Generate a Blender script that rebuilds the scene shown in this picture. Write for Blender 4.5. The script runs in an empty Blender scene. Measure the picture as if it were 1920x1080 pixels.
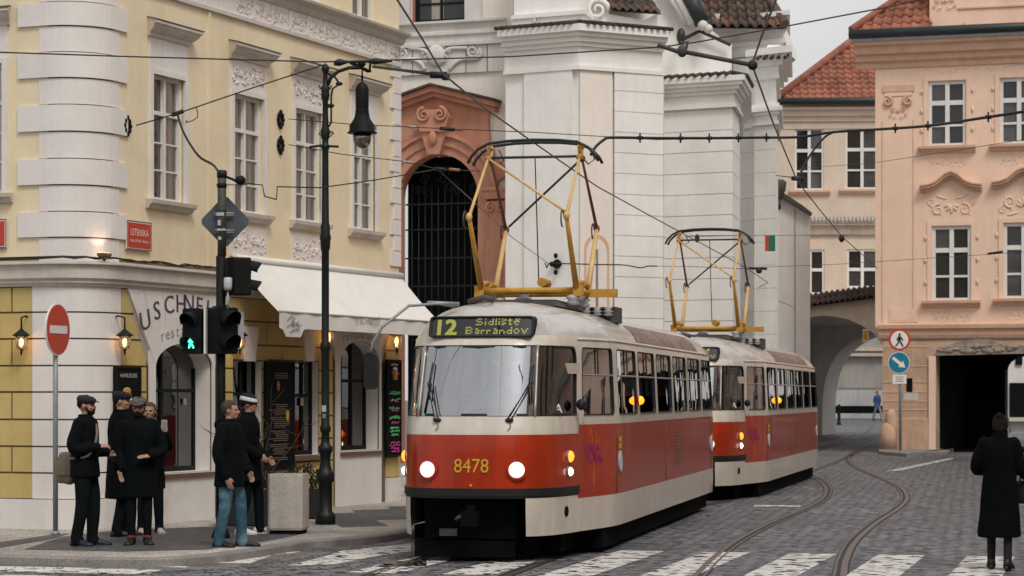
import bpy, bmesh, math, random
from mathutils import Vector, Matrix, noise as mnoise
random.seed(11)
F = 4500.0; CX = 960.0; HY = 742.0; H = 1.85      # lens and horizon of the photograph, camera height
SC = bpy.context.scene
COL = SC.collection
PI = math.pi
def at(px, py, Y):
    return Vector(((px-CX)/F*Y, Y, H-(py-HY)/F*Y))
def gnd(px, py, z=0.0):
    Y = F*(H-z)/(py-HY)
    return Vector(((px-CX)/F*Y, Y, z))
def lerp(a, b, t): return a+(b-a)*t
# ------------------------------------------------------------------ materials
MATS = {}
def newmat(name):
    m = bpy.data.materials.new(name); m.use_nodes = True
    nt = m.node_tree; nt.nodes.clear()
    out = nt.nodes.new('ShaderNodeOutputMaterial')
    MATS[name] = m
    return m, nt, out
def N(nt, t, **k):
    n = nt.nodes.new(t)
    for a, v in k.items():
        if a.startswith('i_'):
            key = a[2:]
            n.inputs[int(key) if key.isdigit() else key.replace('_', ' ')].default_value = v
        else: setattr(n, a, v)
    return n
def L(nt, a, b): nt.links.new(a, b)
def coords(nt, scale=(1, 1, 1), rot=(0, 0, 0)):
    tc = N(nt, 'ShaderNodeTexCoord'); mp = N(nt, 'ShaderNodeMapping')
    mp.inputs['Scale'].default_value = scale; mp.inputs['Rotation'].default_value = rot
    L(nt, tc.outputs['Object'], mp.inputs['Vector'])
    return mp.outputs['Vector']
def ramp(nt, src, p0, c0, p1, c1):
    r = N(nt, 'ShaderNodeValToRGB')
    r.color_ramp.elements[0].position = p0; r.color_ramp.elements[0].color = c0
    r.color_ramp.elements[1].position = p1; r.color_ramp.elements[1].color = c1
    L(nt, src, r.inputs['Fac']); return r.outputs['Color']
def g(v): return (v, v, v, 1)
def mul(nt, a, b, fac=1.0, mode='MULTIPLY'):
    m = N(nt, 'ShaderNodeMix', data_type='RGBA', blend_type=mode)
    m.inputs[0].default_value = fac
    for s, i in ((a, 6), (b, 7)):
        if isinstance(s, tuple): m.inputs[i].default_value = s
        else: L(nt, s, m.inputs[i])
    return m.outputs[2]
def surf_mat(name, col, rough=.7, var=.15, scale=3.0, streak=0.0, speck=0.0, speck_scale=60.0, bump=.0, bump_scale=40.0,
             metal=0.0, spec=.4, coat=0.0, stain=None, stain_scale=.6, stain_pos=(.5, .68)):
    """plaster, stone, paint, cloth: a base colour with soft cloudiness, optional run-off streaks, specks, stains and a fine bump"""
    m, nt, out = newmat(name)
    b = N(nt, 'ShaderNodeBsdfPrincipled')
    c = (col[0], col[1], col[2], 1)
    v = coords(nt)
    n1 = N(nt, 'ShaderNodeTexNoise', i_Scale=scale, i_Detail=6.0, i_Roughness=.6); L(nt, v, n1.inputs['Vector'])
    cc = mul(nt, c, ramp(nt, n1.outputs['Fac'], .3, g(1-var), .7, g(1+var*.6)))
    if streak:
        v2 = coords(nt, (2.2, 2.2, .22))
        n2 = N(nt, 'ShaderNodeTexNoise', i_Scale=2.6, i_Detail=5.0, i_Roughness=.65); L(nt, v2, n2.inputs['Vector'])
        cc = mul(nt, cc, ramp(nt, n2.outputs['Fac'], .42, g(1-streak), .6, g(1.0)))
    if stain:
        n4 = N(nt, 'ShaderNodeTexNoise', i_Scale=stain_scale, i_Detail=7.0, i_Roughness=.7); L(nt, v, n4.inputs['Vector'])
        fac = ramp(nt, n4.outputs['Fac'], stain_pos[0], g(0), stain_pos[1], g(1))
        mx = N(nt, 'ShaderNodeMix', data_type='RGBA'); L(nt, fac, mx.inputs[0]); L(nt, cc, mx.inputs[6])
        mx.inputs[7].default_value = (stain[0], stain[1], stain[2], 1); cc = mx.outputs[2]
    if speck:
        n3 = N(nt, 'ShaderNodeTexNoise', i_Scale=speck_scale, i_Detail=2.0); L(nt, v, n3.inputs['Vector'])
        cc = mul(nt, cc, ramp(nt, n3.outputs['Fac'], .35, g(1-speck), .65, g(1+speck*.5)))
    L(nt, cc, b.inputs['Base Color'])
    b.inputs['Roughness'].default_value = rough; b.inputs['Metallic'].default_value = metal
    b.inputs['Specular IOR Level'].default_value = spec
    if coat: b.inputs['Coat Weight'].default_value = coat; b.inputs['Coat Roughness'].default_value = .06
    if bump:
        n5 = N(nt, 'ShaderNodeTexNoise', i_Scale=bump_scale, i_Detail=4.0); L(nt, v, n5.inputs['Vector'])
        bp = N(nt, 'ShaderNodeBump', i_Strength=bump, i_Distance=.02); L(nt, n5.outputs['Fac'], bp.inputs['Height'])
        L(nt, bp.outputs['Normal'], b.inputs['Normal'])
    L(nt, b.outputs['BSDF'], out.inputs['Surface'])
    return m
def emit_mat(name, col, strength, base=(.5, .5, .5)):
    m, nt, out = newmat(name)
    b = N(nt, 'ShaderNodeBsdfPrincipled')
    b.inputs['Base Color'].default_value = (*base, 1); b.inputs['Roughness'].default_value = .3
    b.inputs['Emission Color'].default_value = (*col, 1); b.inputs['Emission Strength'].default_value = strength
    L(nt, b.outputs['BSDF'], out.inputs['Surface']); return m
def glass_mat(name, tint=(.75, .8, .8), refl=.25, rough=.02, wav=.0):
    """window glass: clear with a mirror share that grows at grazing angles, slightly wavy"""
    m, nt, out = newmat(name)
    tr = N(nt, 'ShaderNodeBsdfTransparent'); tr.inputs['Color'].default_value = (*tint, 1)
    gl = N(nt, 'ShaderNodeBsdfGlossy'); gl.inputs['Roughness'].default_value = rough
    gl.inputs['Color'].default_value = (.95, .97, 1, 1)
    lw = N(nt, 'ShaderNodeLayerWeight', i_Blend=.35)
    if wav:
        n = N(nt, 'ShaderNodeTexNoise', i_Scale=2.2, i_Detail=1.0); L(nt, coords(nt), n.inputs['Vector'])
        bp = N(nt, 'ShaderNodeBump', i_Strength=wav, i_Distance=.05); L(nt, n.outputs['Fac'], bp.inputs['Height'])
        L(nt, bp.outputs['Normal'], gl.inputs['Normal'])
    ma = N(nt, 'ShaderNodeMath', operation='MULTIPLY_ADD'); L(nt, lw.outputs['Fresnel'], ma.inputs[0])
    ma.inputs[1].default_value = 1.0-refl; ma.inputs[2].default_value = refl
    mx = N(nt, 'ShaderNodeMixShader'); L(nt, ma.outputs[0], mx.inputs[0]); L(nt, tr.outputs[0], mx.inputs[1]); L(nt, gl.outputs[0], mx.inputs[2])
    L(nt, mx.outputs[0], out.inputs['Surface']); return m
def M(n): return MATS[n]
# ------------------------------------------------------------------ mesh builder
class MB:
    def __init__(s): s.v = []; s.f = []; s.m = []; s.mats = []; s.sm = []
    def mi(s, mat):
        if mat not in s.mats: s.mats.append(mat)
        return s.mats.index(mat)
    def add(s, vs, fs, mat=None, smooth=False):
        o = len(s.v); s.v += [tuple(v) for v in vs]; k = s.mi(mat)
        for f in fs: s.f.append([i+o for i in f]); s.m.append(k); s.sm.append(smooth)
    def box(s, x0, x1, y0, y1, z0, z1, mat=None):
        vs = [(x, y, z) for z in (z0, z1) for y in (y0, y1) for x in (x0, x1)]
        s.add(vs, [(0, 2, 3, 1), (4, 5, 7, 6), (0, 1, 5, 4), (2, 6, 7, 3), (0, 4, 6, 2), (1, 3, 7, 5)], mat)
    def prism(s, poly, d0, d1, mat=None, fn=None):
        """polygon in (u,z), from outward offset d0 (back) to d1 (front); frame: x=u, y=-d, z=z"""
        fn = fn or (lambda u, d, z: (u, -d, z)); n = len(poly)
        vs = [fn(u, d0, z) for u, z in poly]+[fn(u, d1, z) for u, z in poly]
        fs = [tuple(range(n))[::-1], tuple(range(n, 2*n))]+[(i, (i+1) % n, n+(i+1) % n, n+i) for i in range(n)]
        s.add(vs, fs, mat)
    def mould(s, prof, u0, u1, mat=None, m0=0.0, m1=0.0):
        """moulding: profile polygon in (d,z) run from u0 to u1; m0, m1 extend the ends with the projection (mitred returns)"""
        n = len(prof)
        vs = [(u0-d*m0, -d, z) for d, z in prof]+[(u1+d*m1, -d, z) for d, z in prof]
        fs = [tuple(range(n)), tuple(range(n, 2*n))[::-1]]+[(i, n+i, n+(i+1) % n, (i+1) % n) for i in range(n)]
        s.add(vs, fs, mat)
    def path(s, prof, pts, mat=None, closed=False):
        """moulding run along a horizontal polyline of (x,y) points, profile (d,z): d to the right of travel, mitred"""
        n = len(prof); k = len(pts); vs = []
        for i, p in enumerate(pts):
            p = Vector(p)
            a = (p-Vector(pts[i-1])).normalized() if (i or closed) else None
            b = (Vector(pts[(i+1) % k])-p).normalized() if (i < k-1 or closed) else None
            a = a or b; b = b or a
            na = Vector((a.y, -a.x)); nb = Vector((b.y, -b.x)); m = (na+nb)
            m = m/max(.3, (m.dot(m)/2)) if m.length > 1e-6 else na
            m = (na+nb).normalized()/max(.35, (na+nb).normalized().dot(na))
            for d, z in prof: q = p+m*d; vs.append((q.x, q.y, z))
        fs = []
        for i in range(k if closed else k-1):
            j = (i+1) % k
            fs += [(i*n+q, i*n+(q+1) % n, j*n+(q+1) % n, j*n+q) for q in range(n)]
        if not closed: fs += [tuple(range(n)), tuple(range((k-1)*n, k*n))[::-1]]
        s.add(vs, fs, mat)
    def tube(s, pts, r, mat=None, seg=8, cap=True, smooth=True):
        pts = [Vector(p) for p in pts]; rs = r if isinstance(r, (list, tuple)) else [r]*len(pts)
        vs = []; k = len(pts); up = None
        for i, p in enumerate(pts):
            t = (pts[min(i+1, k-1)]-pts[max(i-1, 0)])
            t = t.normalized() if t.length > 1e-9 else Vector((0, 0, 1))
            if up is None: up = Vector((0, 0, 1)) if abs(t.z) < .9 else Vector((1, 0, 0))
            a = t.cross(up); a = a.normalized() if a.length > 1e-6 else t.orthogonal().normalized()
            b = a.cross(t).normalized(); up = b
            for j in range(seg):
                w = 2*PI*j/seg; vs.append(p+(a*math.cos(w)+b*math.sin(w))*rs[i])
        fs = [(i*seg+j, i*seg+(j+1) % seg, (i+1)*seg+(j+1) % seg, (i+1)*seg+j) for i in range(k-1) for j in range(seg)]
        s.add(vs, fs, mat, smooth)
        if cap: s.add(vs[:seg], [tuple(range(seg))[::-1]], mat); s.add(vs[-seg:], [tuple(range(seg))], mat)
    def lathe(s, prof, c=(0, 0, 0), mat=None, seg=16, smooth=True, axis='z'):
        vs = []
        for r, z in prof:
            for j in range(seg):
                w = 2*PI*j/seg; x, y = r*math.cos(w), r*math.sin(w)
                p = (x, y, z) if axis == 'z' else ((x, -z, y) if axis == 'y' else (z, x, y))
                vs.append((p[0]+c[0], p[1]+c[1], p[2]+c[2]))
        k = len(prof)
        fs = [(i*seg+j, i*seg+(j+1) % seg, (i+1)*seg+(j+1) % seg, (i+1)*seg+j) for i in range(k-1) for j in range(seg)]
        s.add(vs, fs, mat, smooth)
        if prof[0][0] > 1e-4: s.add(vs[:seg], [tuple(range(seg))[::-1]], mat)
        if prof[-1][0] > 1e-4: s.add(vs[-seg:], [tuple(range(seg))], mat)
    def ell(s, c, r, mat=None, nu=14, nv=10, rot=None):
        R = rot or Matrix.Identity(3); vs = []
        for i in range(nv+1):
            t = PI*i/nv
            for j in range(nu):
                w = 2*PI*j/nu
                vs.append(Vector(c)+R @ Vector((r[0]*math.sin(t)*math.cos(w), r[1]*math.sin(t)*math.sin(w), r[2]*math.cos(t))))
        fs = [(i*nu+j, (i+1)*nu+j, (i+1)*nu+(j+1) % nu, i*nu+(j+1) % nu) for i in range(nv) for j in range(nu)]
        s.add(vs, fs, mat, True)
    def loft(s, rings, mat=None, cap=True, smooth=True):
        n = len(rings[0]); vs = [p for r in rings for p in r]
        fs = [(i*n+j, i*n+(j+1) % n, (i+1)*n+(j+1) % n, (i+1)*n+j) for i in range(len(rings)-1) for j in range(n)]
        s.add(vs, fs, mat, smooth)
        if cap: s.add(rings[0], [tuple(range(n))[::-1]], mat, smooth); s.add(rings[-1], [tuple(range(n))], mat, smooth)
    def text(s, txt, fn, height, width=None, mat=None, center=True, thick=0.0, tall=None):
        """flat lettering: fn(x, y) places it; height = cap height; width squeezes it to a measured width"""
        vs, fs, w, h = glyphs(txt)
        sy = height/h; sx = sy if width is None else width/w
        off = w*sx/2 if center else 0
        s.add([fn(x*sx-off, y*sy) for x, y in vs], fs, mat)
    def build(s, name, parent=None, mats=None, loc=None, recalc=True, remat=None):
        me = bpy.data.meshes.new(name)
        me.from_pydata(s.v, [], s.f)
        for mt in s.mats: me.materials.append(M(mt) if isinstance(mt, str) else mt)
        me.polygons.foreach_set('material_index', s.m); me.polygons.foreach_set('use_smooth', s.sm)
        if recalc:
            b = bmesh.new(); b.from_mesh(me); bmesh.ops.remove_doubles(b, verts=b.verts, dist=1e-5)
            bmesh.ops.recalc_face_normals(b, faces=b.faces); b.to_mesh(me); b.free()
        o = bpy.data.objects.new(name, me); COL.objects.link(o)
        if parent is not None: o.parent = parent
        return o
_G = {}
def glyphs(txt):
    if txt in _G: return _G[txt]
    cu = bpy.data.curves.new('t', 'FONT'); cu.body = txt; cu.size = 1.0; cu.resolution_u = 3
    ob = bpy.data.objects.new('t', cu); COL.objects.link(ob)
    dg = bpy.context.evaluated_depsgraph_get(); me = bpy.data.meshes.new_from_object(ob.evaluated_get(dg))
    vs = [(v.co.x, v.co.y) for v in me.vertices]; fs = [tuple(p.vertices) for p in me.polygons]
    bpy.data.objects.remove(ob); bpy.data.curves.remove(cu); bpy.data.meshes.remove(me)
    x0 = min(v[0] for v in vs); x1 = max(v[0] for v in vs); y1 = max(v[1] for v in vs)
    hh = .69 if txt.upper() == txt or True else y1
    _G[txt] = ([(a-x0, b) for a, b in vs], fs, x1-x0, hh); return _G[txt]
def tag(o, label=None, cat=None, group=None, kind=None):
    if label: o['label'] = label
    if cat: o['category'] = cat
    if group: o['group'] = group
    if kind: o['kind'] = kind
    return o
def thing(name, label, cat, loc=(0, 0, 0), rz=0.0, group=None):
    o = bpy.data.objects.new(name, None); COL.objects.link(o); o.empty_display_size = .2
    o.location = loc; o.rotation_euler = (0, 0, rz)
    return tag(o, label, cat, group)
def copy_tree(o, parent=None):
    c = o.copy(); COL.objects.link(c)
    if parent is not None: c.parent = parent
    for ch in list(o.children): copy_tree(ch, c)
    return c
class Frame:
    """a vertical wall plane: x along it (left to right seen from the street), -y out of it, z up"""
    def __init__(s, O, t):
        s.O = Vector((O[0], O[1])); s.t = Vector(t).normalized(); s.n = Vector((-s.t.y, s.t.x))
        s.rz = math.atan2(s.t.y, s.t.x)
    def uz(s, px, py, d=0.0):
        O = s.O-s.n*d; k = (px-CX)/F
        u = (k*O.y-O.x)/(s.t.x-k*s.t.y); Y = O.y+u*s.t.y
        return u, H-(py-HY)/F*Y
    def u(s, px, d=0.0): return s.uz(px, HY, d)[0]
    def z(s, px, py, d=0.0): return s.uz(px, py, d)[1]
    def w(s, u, d, z):
        p = s.O+s.t*u-s.n*d; return Vector((p.x, p.y, z))
    def matrix(s): return Matrix.Translation((s.O.x, s.O.y, 0)) @ Matrix.Rotation(s.rz, 4, 'Z')
    def root(s, name, label, cat, group=None):
        return thing(name, label, cat, (s.O.x, s.O.y, 0), s.rz, group)
def put(o, root, frame):
    """hang a mesh written in another wall frame under the building's root"""
    R = Matrix.Translation(root.location) @ Matrix.Rotation(root.rotation_euler.z, 4, 'Z')
    o.parent = root; o.matrix_basis = R.inverted() @ frame.matrix(); return o
def wall(mb, u0, u1, z0, z1, holes, mat, d=0.0, depth=.3, rmat=None):
    """wall sheet with rectangular or arched holes (u0,u1,z0,z1[,arch_rise]) and their reveals"""
    us = sorted({u0, u1, *[h[0] for h in holes], *[h[1] for h in holes]}); zs = sorted({z0, z1, *[h[2] for h in holes], *[h[3] for h in holes]})
    us = [x for x in us if u0 <= x <= u1]; zs = [x for x in zs if z0 <= x <= z1]
    for i in range(len(us)-1):
        for j in range(len(zs)-1):
            cu, cz = (us[i]+us[i+1])/2, (zs[j]+zs[j+1])/2
            if any(h[0] < cu < h[1] and h[2] < cz < h[3] for h in holes): continue
            mb.add([(us[i], -d, zs[j]), (us[i+1], -d, zs[j]), (us[i+1], -d, zs[j+1]), (us[i], -d, zs[j+1])], [(0, 1, 2, 3)], mat)
    for h in holes:
        a, b, c, e = h[:4]; rise = h[4] if len(h) > 4 else 0
        y0, y1 = -d, -d+(h[5] if len(h) > 5 else depth); rm = rmat or mat; zt = e-rise
        mb.add([(a, y0, c), (a, y1, c), (a, y1, zt), (a, y0, zt)], [(0, 1, 2, 3)], rm)
        mb.add([(b, y0, c), (b, y1, c), (b, y1, zt), (b, y0, zt)], [(3, 2, 1, 0)], rm)
        mb.add([(a, y0, c), (b, y0, c), (b, y1, c), (a, y1, c)], [(0, 1, 2, 3)], rm)
        if not rise: mb.add([(a, y0, e), (b, y0, e), (b, y1, e), (a, y1, e)], [(3, 2, 1, 0)], rm)
        else:
            k = 14
            P = [((a+b)/2-(b-a)/2*math.cos(PI*i/k), zt+rise*math.sin(PI*i/k)) for i in range(k+1)]
            for i in range(k):
                (x0, q0), (x1, q1) = P[i], P[i+1]
                mb.add([(x0, y0, q0), (x1, y0, q1), (x1, y0, e), (x0, y0, e)], [(0, 1, 2, 3)], mat)
                mb.add([(x0, y0, q0), (x1, y0, q1), (x1, y1, q1), (x0, y1, q0)], [(3, 2, 1, 0)], rm)
def relief(mb, u0, u1, z0, z1, d, mat, n=18, r=.05, seed=1, h=.03):
    """a stucco ornament panel: bays of paired scrolls with leaves round a central bud"""
    rn = random.Random(seed); W = u1-u0; Hh = z1-z0; k = max(1, round(W/(Hh*1.5))); bw = W/k
    def leaf(u, z, a, ln, wd): mb.ell((u+math.cos(a)*ln/2, -d, z+math.sin(a)*ln/2), (ln/2, max(.010, wd*.45), wd/2), mat, 7, 5, Matrix.Rotation(-a, 3, 'Y'))
    q = min(bw*.5, Hh)
    for b in range(k):
        cu, cz = u0+(b+.5)*bw, (z0+z1)/2; up = 1 if (b+seed) % 2 else -1
        for i in range(5): leaf(cu, cz-up*.12*q, up*PI*(.5+.19*(i-2)), q*(.42-.05*abs(i-2)), q*.13)
        for s_ in (1, -1):
            def spiral(cx, cy, rad, a0, cw, turns, th):
                pts, rr = [], []
                for i in range(13):
                    t = i/12; a = a0+cw*turns*2*PI*t; p = rad*(1-.75*t); pts.append((cu+s_*(cx+math.cos(a)*p), -d, cz+cy+math.sin(a)*p)); rr.append(th*(1-.55*t)+.003)
                mb.tube(pts, rr, mat, 5)
                for i in (0, 2, 4, 6):
                    a = a0+cw*turns*2*PI*i/12; p = rad*(1-.75*i/12); ang = a+cw*.5+rn.uniform(-.2, .2); x, z = cu+s_*(cx+math.cos(a)*p), cz+cy+math.sin(a)*p
                    leaf(x, z, ang if s_ > 0 else PI-ang, rad*rn.uniform(.45, .65), rad*.24)
            spiral(bw*.26, up*.10*Hh, q*.25, -up*PI*.6, up, 1.2, q*.05); spiral(bw*.40, -up*.22*Hh, q*.15, up*PI*.5, -up, 1.1, q*.035)
            leaf(cu+s_*bw*.07, cz-up*.3*Hh, (-up*.3 if s_ > 0 else PI+up*.3), bw*.26, q*.10)
def scroll(mb, cu, cz, r, d, mat, turns=1.6, cw=1, th=.035, a0=0.0):
    pts = []; rr = []
    for i in range(22):
        t = i/21; a = a0+cw*turns*2*PI*t; q = r*(1-.82*t)
        pts.append((cu+math.cos(a)*q, -d, cz+math.sin(a)*q)); rr.append(th*(1-.5*t))
    mb.tube(pts, rr, mat, seg=6)
# ------------------------------------------------------------------ palette
surf_mat('yellow_plaster', (.82, .69, .48), .85, .08, 1.2, .04, .08, 90, .15, 60, stain=(.70, .565, .37), stain_scale=.7, stain_pos=(.5, .74))
surf_mat('mustard_plaster', (.56, .42, .16), .8, .14, 1.6, .06, .08, 90, .15, 60, stain=(.52, .42, .2), stain_scale=.8, stain_pos=(.5, .8))
surf_mat('white_plaster', (.74, .70, .665), .85, .07, 1.3, .04, .05, 90, .12, 60, stain=(.58, .53, .49), stain_scale=.9, stain_pos=(.52, .78))
surf_mat('quoin_plaster', (.76, .715, .68), .85, .07, 1.4, .03, .06, 90, .15, 50)
surf_mat('stucco', (.76, .69, .64), .85, .12, 5.0, .0, .12, 60, .2, 50)
surf_mat('cornice_stone', (.62, .56, .49), .85, .15, 2.5, .08, .08, 80, .15, 50)
surf_mat('window_white', (.74, .71, .67), .55, .06, 4.0, .06)
surf_mat('church_white', (.83, .81, .775), .9, .07, .9, .04, .05, 60, .1, 40, stain=(.70, .67, .63), stain_scale=.6, stain_pos=(.50, .76))
surf_mat('church_cream', (.81, .74, .66), .9, .07, .9, .04, .05, 60, .1, 40)
surf_mat('church_stone', (.64, .61, .575), .9, .14, 1.4, .08, .1, 60, .15, 40, stain=(.44, .41, .38), stain_scale=1.1, stain_pos=(.58, .85))
surf_mat('portal_red', (.53, .25, .165), .85, .16, 1.5, .12, .06, 60, .12, 40)
surf_mat('joint_dark', (.17, .155, .145), .95, .1)
surf_mat('pink_plaster', (.82, .585, .445), .88, .06, .8, .04, .05, 60, .1, 40, stain=(.71, .48, .35), stain_scale=.6, stain_pos=(.5, .75))
surf_mat('pink_trim', (.68, .43, .30), .88, .12, 2.0, .06, .05, 60, .1, 40)
surf_mat('pink_base', (.60, .39, .265), .9, .18, 1.2, .1, .1, 60, .2, 30, stain=(.36, .27, .2), stain_scale=.9, stain_pos=(.46, .66))
surf_mat('beige_plaster', (.66, .54, .43), .9, .10, .8, .05, .05, 60, .1, 40, stain=(.5, .4, .31), stain_scale=.5, stain_pos=(.5, .78))
surf_mat('beige_dirty', (.50, .41, .33), .9, .16, .9, .12, .08, 60, .15, 40, stain=(.25, .2, .17), stain_scale=.7, stain_pos=(.5, .72))
surf_mat('grey_plaster', (.44, .405, .375), .9, .14, .8, .1, .06, 60, .1, 40, stain=(.36, .33, .31), stain_scale=.6, stain_pos=(.5, .72))
surf_mat('annex_white', (.74, .71, .68), .9, .10, .9, .06, .05, 60, .1, 40)
surf_mat('rough_rubble', (.34, .27, .22), .95, .4, 6.0, 0, .3, 30, .8, 14)
surf_mat('sill_brown', (.16, .085, .055), .6, .25, 6.0)
surf_mat('dark_frame', (.008, .009, .009), .7, .2, 5.0, spec=.2)
surf_mat('joint_brown', (.16, .115, .055), .95, .15)
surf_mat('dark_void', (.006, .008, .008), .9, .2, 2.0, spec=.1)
surf_mat('lead_dark', (.07, .065, .06), .7, .3, 6.0)
surf_mat('iron_black', (.0045, .006, .006), .6, .25, 8.0, spec=.2)
surf_mat('iron_green', (.007, .010, .0095), .5, .35, 9.0, spec=.3)
surf_mat('post_olive', (.055, .06, .042), .6, .35, 8.0, .2)
surf_mat('gutter_dark', (.022, .03, .03), .5, .3, 4.0)
surf_mat('steel_grey', (.30, .31, .33), .45, .2, 5.0, .1, metal=.35)
surf_mat('galv', (.27, .29, .31), .5, .15, 4.0, .1, metal=.2)
surf_mat('sign_back', (.075, .088, .105), .55, .18, 7.0, .1)
surf_mat('cable_black', (.012, .012, .013), .6, .2, 5.0)
surf_mat('wire_bronze', (.055, .045, .04), .45, .2, 5.0, metal=.4)
surf_mat('insulator', (.30, .16, .09), .35, .2, 6.0)
surf_mat('concrete', (.50, .455, .40), .9, .12, 5.0, .12, .18, 70, .5, 70, stain=(.36, .32, .28), stain_scale=3.0, stain_pos=(.55, .85))
surf_mat('kerb_granite', (.24, .22, .21), .8, .25, 3.0, 0, .25, 50, .4, 40)
surf_mat('awning_cloth', (.76, .73, .69), .9, .05, 1.5, .05)
surf_mat('awning_edge', (.45, .42, .38), .8, .05)
surf_mat('letter_plum', (.085, .06, .085), .7, .1)
surf_mat('letter_grey', (.25, .22, .24), .7, .1)
surf_mat('letter_faint', (.36, .32, .31), .8, .1)
surf_mat('enamel_red', (.50, .05, .025), .35, .06, 3.0)
surf_mat('enamel_white', (.74, .72, .68), .35, .05, 3.0)
surf_mat('enamel_blue', (.012, .17, .27), .35, .08, 3.0)
surf_mat('enamel_black', (.012, .012, .014), .4, .05, 3.0)
surf_mat('enamel_green', (.01, .14, .09), .45, .08, 3.0)
surf_mat('enamel_yellow', (.62, .33, .02), .45, .08, 3.0)
surf_mat('board_black', (.006, .007, .007), .8, .2, 4.0, spec=.12)
surf_mat('chalk_green', (.10, .52, .18), .9, .2, 30)
surf_mat('chalk_pink', (.55, .06, .26), .9, .2, 30)
surf_mat('chalk_cream', (.55, .48, .34), .9, .2, 30)
surf_mat('board_print', (.16, .13, .10), .8, .3, 20)
surf_mat('food_brown', (.30, .12, .04), .7, .4, 30)
surf_mat('food_gold', (.55, .30, .06), .6, .3, 30)
surf_mat('curtain', (.80, .67, .51), .95, .10, 2.0, .0)
surf_mat('curtain_far', (.40, .36, .31), .95, .1, 3.0, .2)
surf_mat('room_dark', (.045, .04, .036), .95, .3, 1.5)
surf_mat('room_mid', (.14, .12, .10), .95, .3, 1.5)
surf_mat('hedge_dark', (.012, .018, .008), .9, .5, 20)
surf_mat('twig', (.06, .045, .032), .9, .3, 20)
surf_mat('planter_dark', (.012, .013, .014), .7, .3, 6)
# tram
surf_mat('tram_red', (.385, .030, .006), .25, .12, 1.5, .18, .03, 60, .02, 4, spec=.28, coat=.18)
surf_mat('tram_cream', (.62, .565, .485), .3, .08, 1.2, .12, .04, 60, 0, spec=.45, coat=.3, stain=(.40, .34, .28), stain_scale=1.3, stain_pos=(.6, .9))
surf_mat('tram_roof', (.52, .49, .46), .28, .14, 1.5, 0, .08, 30, .03, 3, spec=.5, coat=.5, stain=(.30, .27, .25), stain_scale=1.2, stain_pos=(.48, .75))
surf_mat('tram_black', (.012, .014, .015), .5, .25, 4.0)
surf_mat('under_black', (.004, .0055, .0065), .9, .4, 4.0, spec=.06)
surf_mat('rubber', (.007, .008, .009), .6, .15, 8.0)
surf_mat('alu', (.42, .40, .39), .35, .1, 6.0, metal=.6)
surf_mat('tram_yellow', (.60, .33, .02), .5, .1, 8.0)
surf_mat('panto_yellow', (.60, .31, .045), .5, .18, 7.0, .15, .1, 40, stain=(.30, .12, .05), stain_scale=5.0, stain_pos=(.52, .75))
surf_mat('panto_pale', (.66, .42, .17), .5, .15, 7.0)
surf_mat('panto_rust', (.20, .09, .055), .65, .25, 9.0)
surf_mat('panto_dark', (.06, .055, .045), .5, .25, 9.0, metal=.2)
surf_mat('carbon', (.012, .016, .02), .45, .2, 8.0)
surf_mat('seat_red', (.20, .03, .02), .6, .2, 5.0)
surf_mat('tram_inside', (.34, .30, .25), .7, .1, 2.0)
surf_mat('tram_floor', (.06, .055, .05), .8, .2, 3.0)
surf_mat('magenta_paint', (.28, .012, .10), .5, .3, 12)
surf_mat('orange_scuff', (.55, .10, .02), .5, .3, 12)
surf_mat('insul_grey', (.42, .43, .45), .3, .1, 8)
emit_mat('headlight_glow', (1.0, .92, .88), 2.2)
emit_mat('headlight_rim', (1.0, .80, .77), .95)
emit_mat('amber_glow', (1.0, .20, .012), 3.0, (.5, .12, .01))
emit_mat('small_lamp_glow', (1.0, .82, .68), 5.0)
emit_mat('flame_glow', (1.0, .50, .18), 6.0)
emit_mat('green_man', (.06, .95, .55), 3.2, (.02, .2, .12))
emit_mat('led_yellow', (.80, .78, .08), .15, (.24, .23, .06))
emit_mat('flood_glow', (1.0, .62, .36), 3.0)
glass_mat('clear_glass', (.93, .94, .93), .12, .02, .05)
glass_mat('tram_glass', (.45, .46, .46), .58, .015, .10)
glass_mat('cab_glass', (.36, .38, .38), .10, .015, .05)
glass_mat('screen_glass', (.60, .66, .69), .36, .015, .04)
glass_mat('shop_glass', (.35, .35, .35), .10, .02, .05)
glass_mat('lamp_glass', (.80, .76, .70), .18, .15)
surf_mat('pane_far', (.022, .024, .026), .04, .4, .6, spec=.6)
surf_mat('pane_far_mid', (.075, .075, .078), .04, .5, .7, spec=.6)
# people
surf_mat('skin', (.37, .20, .135), .55, .10, 12, spec=.35)
surf_mat('lips', (.33, .13, .10), .5, .1, 12)
surf_mat('eye_dark', (.02, .016, .014), .3, .1, 12)
surf_mat('hair_dark', (.009, .006, .005), .8, .35, 60, spec=.15, bump=.5, bump_scale=120)
surf_mat('hair_brown', (.045, .026, .015), .6, .35, 60, spec=.4, bump=.5, bump_scale=120)
surf_mat('hair_red', (.075, .032, .018), .6, .35, 60, spec=.4, bump=.5, bump_scale=120)
surf_mat('coat_black', (.0028, .0044, .0052), .9, .35, 9, bump=.25, bump_scale=18, spec=.1)
surf_mat('coat_black_wool', (.0026, .0036, .0042), .95, .35, 9, bump=.3, bump_scale=25, spec=.08)
surf_mat('trouser_black', (.0045, .0065, .008), .9, .35, 9, bump=.25, bump_scale=15, spec=.1)
surf_mat('jeans', (.04, .10, .145), .9, .35, 5, 0, .2, 80, .25, 30, stain=(.15, .25, .31), stain_scale=3.5, stain_pos=(.48, .68), spec=.2)
surf_mat('shoe_black', (.010, .010, .011), .5, .2, 8)
surf_mat('shoe_blue', (.008, .018, .026), .6, .2, 8)
surf_mat('shoe_white', (.62, .60, .58), .6, .1, 8)
surf_mat('sock_red', (.16, .02, .015), .8, .2, 8)
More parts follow.
